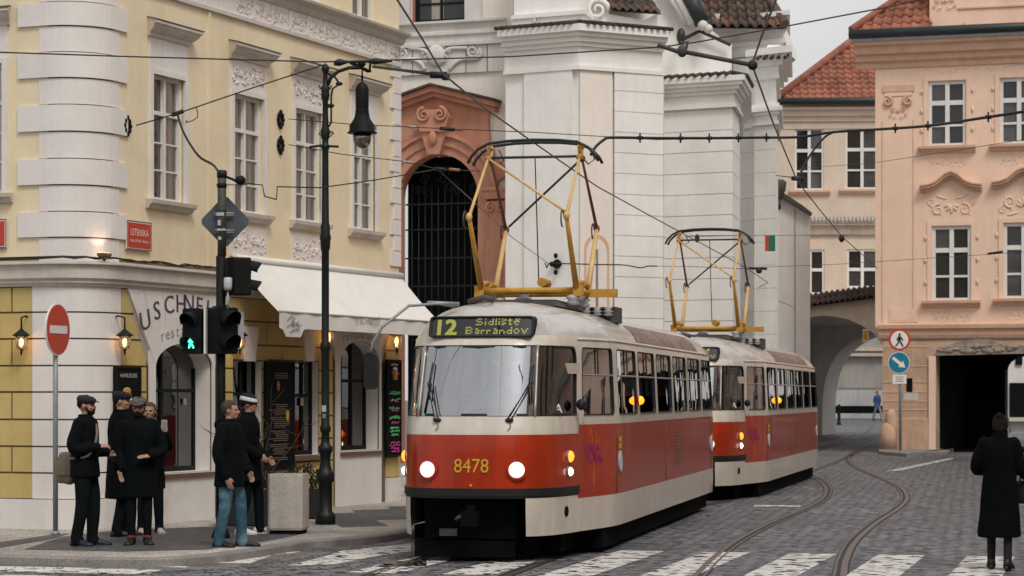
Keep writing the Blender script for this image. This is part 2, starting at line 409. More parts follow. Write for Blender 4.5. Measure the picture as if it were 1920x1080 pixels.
surf_mat('cap_navy', (.016, .014, .024), .9, .25, 20)
surf_mat('cap_tweed', (.10, .085, .08), .95, .5, 40)
surf_mat('knit_black', (.010, .010, .014), .95, .3, 30, bump=.4, bump_scale=60)
surf_mat('knit_white', (.58, .58, .62), .95, .1, 30, bump=.4, bump_scale=60)
surf_mat('bag_canvas', (.165, .135, .095), .9, .22, 7, 0, .1, 60, .3, 40)
surf_mat('phone_white', (.6, .6, .62), .3, .05)
surf_mat('jacket_blue', (.010, .045, .15), .7, .2, 6)
surf_mat('trouser_pale', (.16, .20, .23), .9, .2, 6)
surf_mat('shirt_white', (.6, .62, .66), .8, .1, 6)
surf_mat('glasses_dark', (.012, .012, .012), .3, .1)
surf_mat('paper_white', (.75, .76, .80), .7, .05)
def tile_mat(name, cols, dark):
    m, nt, out = newmat(name); b = N(nt, 'ShaderNodeBsdfPrincipled', i_Roughness=.85)
    v = coords(nt)
    vo = N(nt, 'ShaderNodeTexVoronoi', i_Scale=3.2); L(nt, v, vo.inputs['Vector'])
    r = N(nt, 'ShaderNodeValToRGB'); el = r.color_ramp.elements
    el[0].position = 0; el[0].color = (*cols[0], 1); el[1].position = 1; el[1].color = (*cols[-1], 1)
    for i, c in enumerate(cols[1:-1]): e = el.new((i+1)/(len(cols)-1)); e.color = (*c, 1)
    sp = N(nt, 'ShaderNodeSeparateColor'); L(nt, vo.outputs['Color'], sp.inputs[0]); L(nt, sp.outputs[0], r.inputs['Fac'])
    n = N(nt, 'ShaderNodeTexNoise', i_Scale=1.1, i_Detail=6.0); L(nt, v, n.inputs['Vector'])
    c = mul(nt, r.outputs['Color'], ramp(nt, n.outputs['Fac'], .35, g(dark), .62, g(1.05)))
    n2 = N(nt, 'ShaderNodeTexNoise', i_Scale=26.0, i_Detail=3.0); L(nt, v, n2.inputs['Vector'])
    c = mul(nt, c, ramp(nt, n2.outputs['Fac'], .35, g(.75), .65, g(1.15)))
    L(nt, c, b.inputs['Base Color']); L(nt, b.outputs[0], out.inputs[0]); return m
tile_mat('tile_red', [(.31, .105, .06), (.38, .14, .085), (.26, .085, .055), (.37, .17, .11)], .72)
tile_mat('tile_old', [(.085, .06, .05), (.22, .11, .07), (.06, .048, .043), (.13, .082, .06), (.095, .072, .06)], .6)
tile_mat('tile_dark', [(.05, .035, .03), (.09, .055, .045), (.035, .028, .026), (.12, .075, .055)], .6)
def setts_mat(name, dark, light, gap, scale, ang, rough=(.42, .7), bump=.7, bw=1.15, rh=.95, mort=.035, dash=0.0):
    """stone setts laid in running rows with dark gaps, cloudy soiling and a damp sheen"""
    m, nt, out = newmat(name); b = N(nt, 'ShaderNodeBsdfPrincipled')
    v0 = coords(nt, (1, 1, 1), (0, 0, ang))
    nw = N(nt, 'ShaderNodeTexNoise', i_Scale=.55, i_Detail=3.0); L(nt, v0, nw.inputs['Vector'])
    mx = N(nt, 'ShaderNodeVectorMath', operation='MULTIPLY_ADD'); L(nt, nw.outputs['Color'], mx.inputs[0]); mx.inputs[1].default_value = (.18, .18, 0); L(nt, v0, mx.inputs[2])
    br = N(nt, 'ShaderNodeTexBrick', i_Scale=scale, i_Mortar_Size=mort, i_Mortar_Smooth=.5, i_Brick_Width=bw, i_Row_Height=rh, offset=.5)
    br.inputs['Color1'].default_value = g(.0); br.inputs['Color2'].default_value = g(1.0); br.inputs['Mortar'].default_value = g(.5)
    L(nt, mx.outputs[0], br.inputs['Vector'])
    c = ramp(nt, br.outputs['Color'], 0, (*dark, 1), 1, (*light, 1))
    nb = N(nt, 'ShaderNodeTexNoise', i_Scale=.35, i_Detail=6.0, i_Roughness=.65); L(nt, v0, nb.inputs['Vector'])
    c = mul(nt, c, ramp(nt, nb.outputs['Fac'], .34, g(.62), .66, g(1.3)))
    nf = N(nt, 'ShaderNodeTexNoise', i_Scale=18.0, i_Detail=3.0); L(nt, v0, nf.inputs['Vector'])
    c = mul(nt, c, ramp(nt, nf.outputs['Fac'], .3, g(.75), .7, g(1.2)))
    # gaps are dark where the sand has washed out
    ng = N(nt, 'ShaderNodeTexNoise', i_Scale=2.3, i_Detail=3.0); L(nt, v0, ng.inputs['Vector'])
    gf = N(nt, 'ShaderNodeMath', operation='MULTIPLY'); L(nt, br.outputs['Fac'], gf.inputs[0])
    L(nt, ramp(nt, ng.outputs['Fac'], .38, g(.25), .6, g(1)), gf.inputs[1])
    gfo = gf.outputs[0]
    if dash:
        nd = N(nt, 'ShaderNodeTexNoise', i_Scale=5.0, i_Detail=1.5, i_Roughness=.5); L(nt, v0, nd.inputs['Vector'])
        mxd = N(nt, 'ShaderNodeMath', operation='MAXIMUM'); L(nt, gfo, mxd.inputs[0]); L(nt, ramp(nt, nd.outputs['Fac'], .565, g(0), .595, g(dash)), mxd.inputs[1]); gfo = mxd.outputs[0]
    mm = N(nt, 'ShaderNodeMix', data_type='RGBA'); L(nt, gfo, mm.inputs[0]); L(nt, c, mm.inputs[6]); mm.inputs[7].default_value = (*gap, 1)
    L(nt, mm.outputs[2], b.inputs['Base Color'])
    L(nt, ramp(nt, nb.outputs['Fac'], .35, g(rough[0]), .65, g(rough[1])), b.inputs['Roughness'])
    b.inputs['Specular IOR Level'].default_value = .4
    h = N(nt, 'ShaderNodeMath', operation='MULTIPLY_ADD'); L(nt, br.outputs['Fac'], h.inputs[0]); h.inputs[1].default_value = -1.0; L(nt, nf.outputs['Fac'], h.inputs[2])
    bp = N(nt, 'ShaderNodeBump', i_Strength=bump, i_Distance=.025); L(nt, h.outputs[0], bp.inputs['Height']); L(nt, bp.outputs[0], b.inputs['Normal'])
    L(nt, b.outputs[0], out.inputs[0]); return m
setts_mat('road_setts', (.112, .111, .121), (.192, .189, .202), (.014, .014, .017), 4.0, -.25, (.45, .68), .8, .80, .85, .07, .95)
setts_mat('far_asphalt', (.115, .11, .11), (.13, .125, .125), (.09, .09, .09), 3.0, .1, (.5, .7), .1)
setts_mat('mosaic_light', (.30, .27, .235), (.42, .385, .345), (.07, .06, .055), 15.0, .35, (.6, .8), .5)
setts_mat('mosaic_dark', (.060, .058, .062), (.105, .10, .105), (.02, .02, .02), 15.0, .35, (.5, .75), .5)
setts_mat('kerb_setts', (.10, .09, .085), (.19, .175, .16), (.02, .02, .02), 4.5, .1, (.5, .8), .8)
def paint_mat(name):
    """worn white road paint on setts: gone from the gaps and rubbed through in patches"""
    m, nt, out = newmat(name); b = N(nt, 'ShaderNodeBsdfPrincipled', i_Roughness=.7); b.inputs['Base Color'].default_value = (.60, .58, .55, 1)
    v0 = coords(nt, (1, 1, 1), (0, 0, -.25))
    nw = N(nt, 'ShaderNodeTexNoise', i_Scale=.55, i_Detail=3.0); L(nt, v0, nw.inputs['Vector'])
    mx = N(nt, 'ShaderNodeVectorMath', operation='MULTIPLY_ADD'); L(nt, nw.outputs['Color'], mx.inputs[0]); mx.inputs[1].default_value = (.18, .18, 0); L(nt, v0, mx.inputs[2])
    br = N(nt, 'ShaderNodeTexBrick', i_Scale=4.0, i_Mortar_Size=.06, i_Mortar_Smooth=.4, i_Brick_Width=.80, i_Row_Height=.85, offset=.5); L(nt, mx.outputs[0], br.inputs['Vector'])
    n = N(nt, 'ShaderNodeTexNoise', i_Scale=2.2, i_Detail=8.0, i_Roughness=.75); L(nt, v0, n.inputs['Vector'])
    ng = N(nt, 'ShaderNodeTexNoise', i_Scale=2.3, i_Detail=3.0); L(nt, v0, ng.inputs['Vector'])
    wear = ramp(nt, n.outputs['Fac'], .56, g(0), .72, g(1))
    gp = N(nt, 'ShaderNodeMath', operation='MULTIPLY'); L(nt, br.outputs['Fac'], gp.inputs[0]); L(nt, ramp(nt, ng.outputs['Fac'], .42, g(.10), .62, g(.8)), gp.inputs[1])
    nd = N(nt, 'ShaderNodeTexNoise', i_Scale=5.0, i_Detail=1.5, i_Roughness=.5); L(nt, v0, nd.inputs['Vector'])
    mx0 = N(nt, 'ShaderNodeMath', operation='MAXIMUM'); L(nt, wear, mx0.inputs[0]); L(nt, ramp(nt, nd.outputs['Fac'], .565, g(0), .595, g(1)), mx0.inputs[1])
    mxx = N(nt, 'ShaderNodeMath', operation='MAXIMUM'); L(nt, mx0.outputs[0], mxx.inputs[0]); L(nt, gp.outputs[0], mxx.inputs[1])
    tr = N(nt, 'ShaderNodeBsdfTransparent'); ms = N(nt, 'ShaderNodeMixShader')
    L(nt, mxx.outputs[0], ms.inputs[0]); L(nt, b.outputs[0], ms.inputs[1]); L(nt, tr.outputs[0], ms.inputs[2]); L(nt, ms.outputs[0], out.inputs[0]); return m
paint_mat('road_paint')
surf_mat('rail_steel', (.13, .095, .08), .38, .3, 6.0, metal=.4)
surf_mat('rail_bed', (.035, .033, .034), .8, .3, 5.0)

surf_mat('roof_patch', (.30, .20, .15), .6, .3, 3.0, 0, .35, 22, 0, stain=(.14, .10, .085), stain_scale=4.0, stain_pos=(.45, .6))
surf_mat('passage_plaster', (.68, .63, .58), .9, .14, .8, .1, .06, 60, .1, 40, stain=(.5, .46, .42), stain_scale=.6, stain_pos=(.5, .72))
surf_mat('street_render', (.33, .30, .27), .9, .2, .5, .12, stain=(.24, .22, .2), stain_scale=.4, stain_pos=(.48, .7))
surf_mat('street_plinth', (.42, .41, .40), .9, .2, .5, .1)
# ------------------------------------------------------------------ ground, pavement, kerbs, markings, rails
def gz(Y):
    t = min(1, max(0, (Y-95)/60)); return .45*t*t*(3-2*t)
def smooth_line(pts, n=8):
    pts = [Vector(p) for p in pts]; out = []
    P = [pts[0]*2-pts[1]]+pts+[pts[-1]*2-pts[-2]]
    for i in range(1, len(P)-2):
        a, b, c, d = P[i-1], P[i], P[i+1], P[i+2]
        for k in range(n):
            t = k/n
            out.append(.5*((2*b)+(c-a)*t+(2*a-5*b+4*c-d)*t*t+(3*b-a-3*c+d)*t**3))
    out.append(pts[-1]); return out
def strip(mb, line, o0, o1, z, mat):
    vs = []
    for i, p in enumerate(line):
        t = line[min(i+1, len(line)-1)]-line[max(i-1, 0)]; t = Vector((t.x, t.y)).normalized(); nr = Vector((t.y, -t.x))
        for o in (o0, o1): vs.append((p.x+nr.x*o, p.y+nr.y*o, gz(p.y)+z))
    mb.add(vs, [(2*i, 2*i+1, 2*i+3, 2*i+2) for i in range(len(line)-1)], mat)
def flat_poly(mb, pts, z, mat):
    mb.add([(p[0], p[1], z) for p in pts], [tuple(range(len(pts)))], mat)
m = MB(); ys = [-30, 0, 15, 30, 50, 70, 90, 95]+[95+6*i for i in range(1, 11)]+[165, 200, 300, 700]; xs = [-300, -60, -20, 0, 20, 40, 80, 400]
vs = [(x, y, gz(y)) for y in ys for x in xs]; nx = len(xs)
m.add(vs, [(j*nx+i, j*nx+i+1, (j+1)*nx+i+1, (j+1)*nx+i) for j in range(len(ys)-1) for i in range(nx-1)], 'road_setts')
tag(m.build('road'), kind='structure')
PZ = .10
kpx = [(-900, 1034), (-300, 1037), (0, 1041), (150, 1045), (300, 1046), (400, 1039), (480, 1029), (540, 1019), (580, 1013), (640, 1009), (765, 994)]
kerb = [gnd(a, b, PZ) for a, b in kpx]
e = kerb[-1]; kerb += [Vector((e.x+.196*d, e.y+d, PZ)) for d in (6, 14, 24, 40)]
kerb = smooth_line(kerb, 5)
m = MB(); flat_poly(m, [(p.x-.02, p.y+.10) for p in kerb]+[(-8, 80), (-60, 80), (-60, 30)], PZ-.002, 'mosaic_light')
pv = m.build('pavement'); tag(pv, kind='structure')
m = MB(); prof = [(-.16, -.02), (-.16, PZ), (.0, PZ), (.02, PZ-.02), (.03, -.02)]
m.path(prof, [(p.x, p.y) for p in kerb], 'kerb_granite')
tag(m.build('kerb'), kind='structure')
m = MB(); strip(m, [Vector((p.x, p.y, 0)) for p in kerb if p.x < -2.6], .03, .55, .0015, 'kerb_setts')
tag(m.build('gutter_strip'), kind='structure')
m = MB()
dark = [[(45, 1030), (120, 1006), (205, 996), (330, 990), (480, 984), (560, 1003), (470, 1020), (390, 1030), (230, 1034)],
        [(-60, 1026), (100, 1002), (130, 1000), (110, 1008), (0, 1027)]]
for p in dark: flat_poly(m, [gnd(a, b, PZ) for a, b in p], PZ+.002, 'mosaic_dark')
tt = Vector((.378, .926)); nn = Vector((.926, -.378)); o = gnd(640, 1000, PZ)
for i in range(-1, 13):
    for j in range(-5, 4):
        if (i+j) % 2: continue
        c = Vector((o.x, o.y))+tt*(i*.62)+nn*(j*.40-.2)
        q = [c+tt*.62, c+nn*.38, c-tt*.62, c-nn*.38]
        px = [CX+F*v.x/v.y for v in q]
        if min(px) > 575 and c.x < e.x+.196*(c.y-e.y)-.75: flat_poly(m, q, PZ+.002, 'mosaic_dark')
tag(m.build('pavement_pattern'), kind='structure')
m = MB()
stripes = [[(-40, 1049), (60, 1050), (120, 1055), (90, 1058), (-40, 1055)], [(-60, 1061), (110, 1064), (305, 1069), (275, 1077), (120, 1075), (-60, 1070)], [(-40, 1077), (100, 1080), (130, 1090), (-40, 1090)],
           [(250, 1060), (370, 1063), (360, 1065), (250, 1063)], [(393, 1056), (440, 1043), (510, 1042), (468, 1057)], [(505, 1039), (560, 1034), (566, 1036), (512, 1041)],
           [(540, 1061), (605, 1045), (640, 1033), (770, 1020), (770, 1034), (690, 1046), (620, 1060)], [(700, 1061), (745, 1053), (800, 1050), (800, 1062), (716, 1064)]]
for p in stripes: flat_poly(m, [gnd(a, b) for a, b in p], .004, 'road_paint')
a15 = Vector((.245, .9695)); b15 = Vector((.9695, -.245))
o = gnd(1690, 1041)
for k in range(-5, 4):
    c = Vector((o.x, o.y))+b15*(k*1.02); w = .27
    q = [c-b15*w, c+b15*w, c+b15*w-a15*4.2, c-b15*w-a15*4.2]
    flat_poly(m, q, .004, 'road_paint')
for p in [[(1415, 947), (1500, 948), (1502, 950.5), (1412, 950)], [(1660, 884), (1780, 859), (1790, 860), (1690, 882)]]: flat_poly(m, [gnd(a, b) for a, b in p], .004, 'road_paint')
tag(m.build('crosswalk'), kind='structure')
# rails: one S-shaped track on the right, one under the trams, both running into the arch
rr_px = [(1575, 1080), (1581, 1050), (1600, 1015), (1640, 980), (1679, 955), (1697, 936), (1690, 918), (1666, 903), (1630, 888), (1606, 877), (1593, 868), (1591, 858), (1606, 845), (1632, 830), (1655, 818)]
rr = [gnd(a, b) for a, b in rr_px]; d = (rr[0]-rr[1]).normalized(); rr = [rr[0]+d*8]+rr
right_rail = smooth_line(rr, 8)
GA = 1.435
def shifted(line, off):
    out = []
    for i, p in enumerate(line):
        t = line[min(i+1, len(line)-1)]-line[max(i-1, 0)]; t.z = 0; t.normalize(); out.append(Vector((p.x+t.y*off, p.y-t.x*off, 0)))
    return out
left_rail = shifted(right_rail, -GA)
ax = [(-5.6, 0), (-2.3, 17), (-.451, 26.4), (2.24, 40.1), (2.94, 41.94), (5.92, 55.6), (7.5, 63), (10.1, 76), (15.6, 104), (19.5, 125)]
tram_axis = smooth_line([Vector((x, y, 0)) for x, y in ax], 8)
m = MB()
for line, side in ((right_rail, -1), (left_rail, 1), (shifted(tram_axis, GA/2), -1), (shifted(tram_axis, -GA/2), 1)):
    strip(m, line, -.088, .092, .003, 'rail_bed')
    a, b = sorted((0, -side*.068)); strip(m, line, a, b, .008, 'rail_steel')
    a, b = sorted((side*.046, side*.074)); strip(m, line, a, b, .008, 'rail_steel')
tag(m.build('tram_track'), kind='structure')
# ------------------------------------------------------------------ corner building on the left
AL = math.atan((2800-960)/F); tu = Vector((math.sin(AL), math.cos(AL)))
k = (500-CX)/F; Y5 = F*1.75/220
F1 = Frame((k*Y5, Y5), tu); u165 = F1.u(165); c0 = F1.w(u165, 0, 0)
F1 = Frame((c0.x, c0.y), tu); F0 = Frame((c0.x, c0.y), (math.cos(AL), -math.sin(AL)))     # F1: street front (u>0), F0: left front (u<0), both from the corner
bld = F1.root('corner_building', 'yellow stucco corner building with white rounded quoins and a restaurant on the ground floor', 'building')
R = .62; PZ0 = PZ-.04; TOP = 11.5
UE = F1.u(748)                      # far end of the street front
ZB = F1.z(300, 493)                 # ledge above the ground floor
zrow = lambda px, py: F1.z(px, py)
# windows of the first floor: (left, right, top at left, bottom at left) in the photograph
wpx = [(284, 344, 141, 378), (436, 492, 178, 398), (551, 602, 200, 411), (660, 703, 223, 424)]
W1 = []
for a, b, t, s in wpx: W1.append([F1.u(a), F1.u(b), F1.z(a, t), F1.z(a, s)])
zt = sum(w[2] for w in W1)/4; zs = sum(w[3] for w in W1)/4
W1 = [(w[0], w[1], zs, zt) for w in W1]
z2 = F1.z(680, 34); W2 = [(w[0]+.02, w[1]-.02, z2, z2+1.75) for w in W1]
# ground-floor openings (left, right, sill, top, arch rise)
def gh(a, b, s, t, rise, ref=None):
    ref = ref or a; return (F1.u(a), F1.u(b), F1.z(ref, s), F1.z(ref, t), rise)
SHOP = gh(287, 394, 888, 642, .34)+(.28,); MIDW = gh(436, 490, 850, 676, 0)+(.14,); MENW = gh(500, 596, 857, 676, 0)+(.14,); ARCH = gh(634, 708, 846, 637, .36)+(.25,)
m = MB()
wall(m, R, UE, ZB, TOP, W1+[w for w in W2], 'yellow_plaster', 0, .16)
m.box(R, UE, .17, 8, TOP-.02, TOP+.3, 'lead_dark')
m.add([(UE, 0, PZ0), (UE, 9, PZ0), (UE, 9, TOP), (UE, 0, TOP)], [(0, 1, 2, 3)], 'yellow_plaster')
m.add([(R, 9, PZ0), (UE, 9, PZ0), (UE, 9, TOP), (R, 9, TOP)], [(3, 2, 1, 0)], 'yellow_plaster')
wall(m, R, UE, PZ0, ZB, [SHOP, MIDW, MENW, ARCH], 'joint_brown', 0, .42, 'white_plaster')
m.build('wall', bld)
# left front
m = MB(); wf0 = [(F0.u(-42), F0.u(16), F1.z(284, 378), F1.z(284, 141))]
wf0 = [(F0.u(-62), F0.u(6), zs, zt), (F0.u(-330), F0.u(-265), zs, zt)]
wall(m, -9, -R, PZ0, ZB, [], 'joint_brown'); wall(m, -9, -R, ZB, TOP, wf0, 'yellow_plaster', 0, .16)
m.add([(-9, 0, PZ0), (-9, 9, PZ0), (-9, 9, TOP), (-9, 0, TOP)], [(0, 1, 2, 3)], 'yellow_plaster')
put(m.build('wall'), bld, F0)
# rounded corner: blocks follow the quarter circle; local F1 frame, circle centre (R, R)
def corner_pts(off, n=10, ext0=0.0, ext1=0.0):
    """points in the F1 frame round the corner, from the left front (x=0 side) to the street front"""
    P = []
    if ext0: P.append((-off, R+ext0))
    for i in range(n+1):
        a = PI-(PI/2)*i/n
        P.append((R+math.cos(a)*(R+off), R-math.sin(a)*(R+off)))
    if ext1: P.append((R+ext1, -off))
    return P
def corner_block(mb, z0, z1, off, ext0, ext1, mat, back=.1):
    o = corner_pts(off, 10, ext0, ext1); i = corner_pts(-back, 10, ext0, ext1); n = len(o)
    vs = [(x, y, z0) for x, y in o]+[(x, y, z1) for x, y in o]+[(x, y, z0) for x, y in i]+[(x, y, z1) for x, y in i]
    fs = []
    for q in range(n-1): fs += [(q, q+1, n+q+1, n+q), (q, 2*n+q, 2*n+q+1, q+1), (n+q, n+q+1, 3*n+q+1, 3*n+q)]
    fs += [(0, n, 3*n, 2*n), (n-1, 3*n-1, 4*n-1, 2*n-1)]
    mb.add(vs, fs, mat)
def zc(py): return F1.z(165, py)
m = MB(); corner_block(m, PZ0, TOP, -.012, 0.02, .02, 'joint_dark')
m.build('wall_core', bld)
m = MB()
ybands = [-190, -140, -90, -48, -2, 44, 93, 142, 192, 243, 294, 344, 394, 443]
e0s, e0l = .0, .24; e1 = F1.u(222)-R; e1l = F1.u(236)-R
for i in range(len(ybands)):
    y0 = ybands[i]; y1 = ybands[i+1] if i+1 < len(ybands) else 492
    long = (i % 2 == 0); za, zb = zc(y1)+.008, zc(y0)-.008
    corner_block(m, za, zb, .035 if long else .012, (.44 if long else .12), (e1l if long else e1), 'quoin_plaster')
m.build('quoins', bld)
# ground floor rustication of the corner
m = MB(); jb = [541, 584, 634, 685, 735, 787, 838, 888, 938]
for i in range(len(jb)-1):
    corner_block(m, zc(jb[i+1])+.011, (zc(jb[i])-.011 if i else F1.z(240, 541)), .02, .22, .16, 'quoin_plaster')
corner_block(m, PZ0, zc(938), .05, .0, .0, 'white_plaster')
m.build('corner_pilaster', bld)
# rusticated blocks beside it
rn = random.Random(3)
def blocks(mb, u0, u1, rows, mat, d=.018, w=.75, gap=.026, skip=None):
    for i in range(len(rows)-1):
        zt_, zb_ = rows[i]-gap/2, rows[i+1]+gap/2; x = u0-(w*.5 if i % 2 else 0)
        while x < u1:
            a, b = max(u0, x+gap/2), min(u1, x+w-gap/2); x += w
            if b-a < .03: continue
            segs = [(a, b, zb_, zt_)]
            for h in (skip or []):
                out = []
                for p0, p1, q0, q1 in segs:
                    if p0 >= h[1] or p1 <= h[0] or q0 >= h[3] or q1 <= h[2]: out.append((p0, p1, q0, q1)); continue
                    if p0 < h[0]: out.append((p0, h[0], q0, q1))
                    if p1 > h[1]: out.append((h[1], p1, q0, q1))
                    m0, m1 = max(p0, h[0]), min(p1, h[1])
                    if q1 > h[3]: out.append((m0, m1, h[3], q1))
                    if q0 < h[2]: out.append((m0, m1, q0, h[2]))
                segs = out
            for p0, p1, q0, q1 in segs:
                if p1-p0 > .03 and q1-q0 > .03: mb.box(p0, p1, -d, .02, q0, q1, mat)
rowsz = [F1.z(240, 541)]+[zc(v) for v in jb[1:]]
m = MB(); blocks(m, -8.9, -R-.22, rowsz, 'mustard_plaster', w=.86); m.box(-9, -R-.0, -.05, .02, PZ0, zc(938), 'white_plaster')
put(m.build('rusticated_blocks'), bld, F0)
m = MB()
uA = R+.17; uB = F1.u(272)
blocks(m, uA, uB, rowsz, 'mustard_plaster', w=.9)
m.box(R, F1.u(287)-.02, -.05, .02, PZ0, zc(938), 'white_plaster')
m.build('rusticated_blocks', bld); m = MB(); uC, uD = F1.u(407), F1.u(622); m.box(uC, uD, -.03, .02, PZ0, zc(938), 'mustard_plaster')
blocks(m, uC, uD, rowsz, 'mustard_plaster', w=.98, skip=[(MIDW[0]-.02, MIDW[1]+.02, MIDW[2]-.02, MIDW[3]+.02), (MENW[0]-.02, MENW[1]+.02, MENW[2]-.02, MENW[3]+.02)])
m.build('rusticated_blocks', bld); m = MB(); m.box(F1.u(722), UE, -.04, .02, PZ0, zc(938), 'white_plaster'); blocks(m, F1.u(722), UE, rowsz, 'mustard_plaster', w=.8)
m.build('rusticated_blocks', bld)
# ledge over the ground floor, run round the corner
m = MB(); b0, b1 = F1.z(240, 494)-.03, F1.z(240, 541); hgt = b0-b1
prof = [(0, b1), (.05, b1), (.06, b1+.10*hgt), (.09, b1+.14*hgt), (.09, b1+.24*hgt), (.13, b1+.34*hgt), (.14, b1+.88*hgt), (.19, b1+.93*hgt), (.19, b1+hgt), (.0, b1+hgt+.035)]
pts = [(0-.0, 9)]+[(x, y) for x, y in corner_pts(0, 10)]+[(UE-.002, 0)]
m.path([(-d_, z_) if False else (d_, z_) for d_, z_ in prof], [(x, y) for x, y in pts][::-1][::-1], 'cornice_stone')
m.build('ledge', bld)
# string course with stucco frieze under the second floor
zf0, zf1 = F1.z(740, 119), F1.z(740, 82); zf2 = F1.z(748, 66)
m = MB()
m.box(R+.05, UE, -.03, .02, zf0, zf1+.03, 'stucco')
m.mould([(0, zf0-.05), (.05, zf0-.05), (.06, zf0), (0.02, zf0+.01)], R, UE+.02, 'window_white')
m.mould([(0, zf1), (.05, zf1), (.09, zf1+.05), (.10, zf1+.10), (.20, zf1+.15), (.21, zf2+.02), (0, zf2+.07)], R, UE+.06, 'cornice_stone')
relief(m, F1.u(440), UE-.05, zf0+.03, zf1-.02, .035, 'stucco', 230, .085, 5)
for i in range(9):
    uu = F1.u(470)+i*(UE-F1.u(470))/9; m.box(uu, uu+.05, -.055, -.02, zf0+.02, zf1-.02, 'stucco')
m.build('frieze', bld)
# vertical joint / rain pipe and end quoins
m = MB(); up = F1.u(391); m.box(up-.035, up+.035, -.025, .02, ZB+.02, zf0-.06, 'yellow_plaster'); m.box(up+.035, up+.045, -.012, .02, ZB+.02, zf0-.06, 'joint_dark')
m.build('wall_strip', bld)
m = MB(); y = 120; i = 0
for i in range(14):
    z0, z1 = F1.z(740, 500-i*29.5), F1.z(740, 500-(i+1)*29.5)
    m.box(F1.u(737 if i % 2 else 731), UE+.03, -.03, .02, z0+.007, z1-.007, 'quoin_plaster')
m.build('quoins', bld)
# windows
def sash(parent, u0, u1, z0, z1, frame, rows_low=3, glass='clear_glass', curt='curtain', depth=.10, open_=.0, seed=1, fw=.045, upper=.30, put_frame=None, bar=.022, back='room_dark', hang=(0, 1)):
    rn = random.Random(seed); m = MB(); y0 = depth; mid = (u0+u1)/2; ztr = z0+(z1-z0)*(1-upper)
    m.box(u0, u0+fw, y0-.05, y0+.03, z0, z1, frame); m.box(u1-fw, u1, y0-.05, y0+.03, z0, z1, frame)
    m.box(u0+fw, u1-fw, y0-.05, y0+.03, z0, z0+fw, frame); m.box(u0+fw, u1-fw, y0-.05, y0+.03, z1-fw, z1, frame)
    m.box(mid-fw*.6, mid+fw*.6, y0-.055, y0+.028, z0+fw, z1-fw, frame)
    if upper: m.box(u0+fw, u1-fw, y0-.06, y0+.029, ztr-fw*.6, ztr+fw*.6, frame)
    zlo = z0+fw; zhi = (ztr-fw*.6) if upper else z1-fw
    for s in (0, 1):
        a, b = (u0+fw, mid-fw*.6) if s == 0 else (mid+fw*.6, u1-fw)
        for r in range(1, rows_low):
            z = zlo+(zhi-zlo)*r/rows_low; m.box(a, b, y0-.03, y0+.02, z-bar/2, z+bar/2, frame)
    w = m.build('window', parent)
    p = MB(); p.add([(u0+fw, y0, z0+fw), (u1-fw, y0, z0+fw), (u1-fw, y0, z1-fw), (u0+fw, y0, z1-fw)], [(0, 1, 2, 3)], glass)
    p.build('pane', w, recalc=False)
    if curt:
        c = MB(); n = 14; yb = y0+.045
        for s in hang:
            a, b = (u0+.01, mid+.012-open_) if s == 0 else (mid-.012+open_, u1-.01)
            pts = [(a+(b-a)*i/n, yb+.003*math.sin(i*1.9+seed)+s*.012+rn.uniform(-.001, .001)) for i in range(n+1)]
            zz = z0+rn.uniform(-.02, .05)
            c.add([(x, y, zz) for x, y in pts]+[(x, y, z1) for x, y in pts], [(i, i+1, n+2+i, n+1+i) for i in range(n)], curt, True)
        c.build('curtain', w, recalc=False)
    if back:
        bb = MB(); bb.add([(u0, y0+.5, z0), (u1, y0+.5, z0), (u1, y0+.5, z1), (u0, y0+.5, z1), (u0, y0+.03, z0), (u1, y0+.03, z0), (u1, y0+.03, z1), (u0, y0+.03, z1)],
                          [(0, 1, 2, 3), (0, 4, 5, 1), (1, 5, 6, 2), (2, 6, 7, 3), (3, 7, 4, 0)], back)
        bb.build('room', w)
    if put_frame: put(w, parent, put_frame)
    return w
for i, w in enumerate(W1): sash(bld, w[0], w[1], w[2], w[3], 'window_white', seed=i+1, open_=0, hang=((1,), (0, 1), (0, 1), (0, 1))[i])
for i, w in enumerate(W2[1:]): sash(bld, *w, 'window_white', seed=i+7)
for w in wf0: sash(bld, *w, 'window_white', seed=21, put_frame=F0)
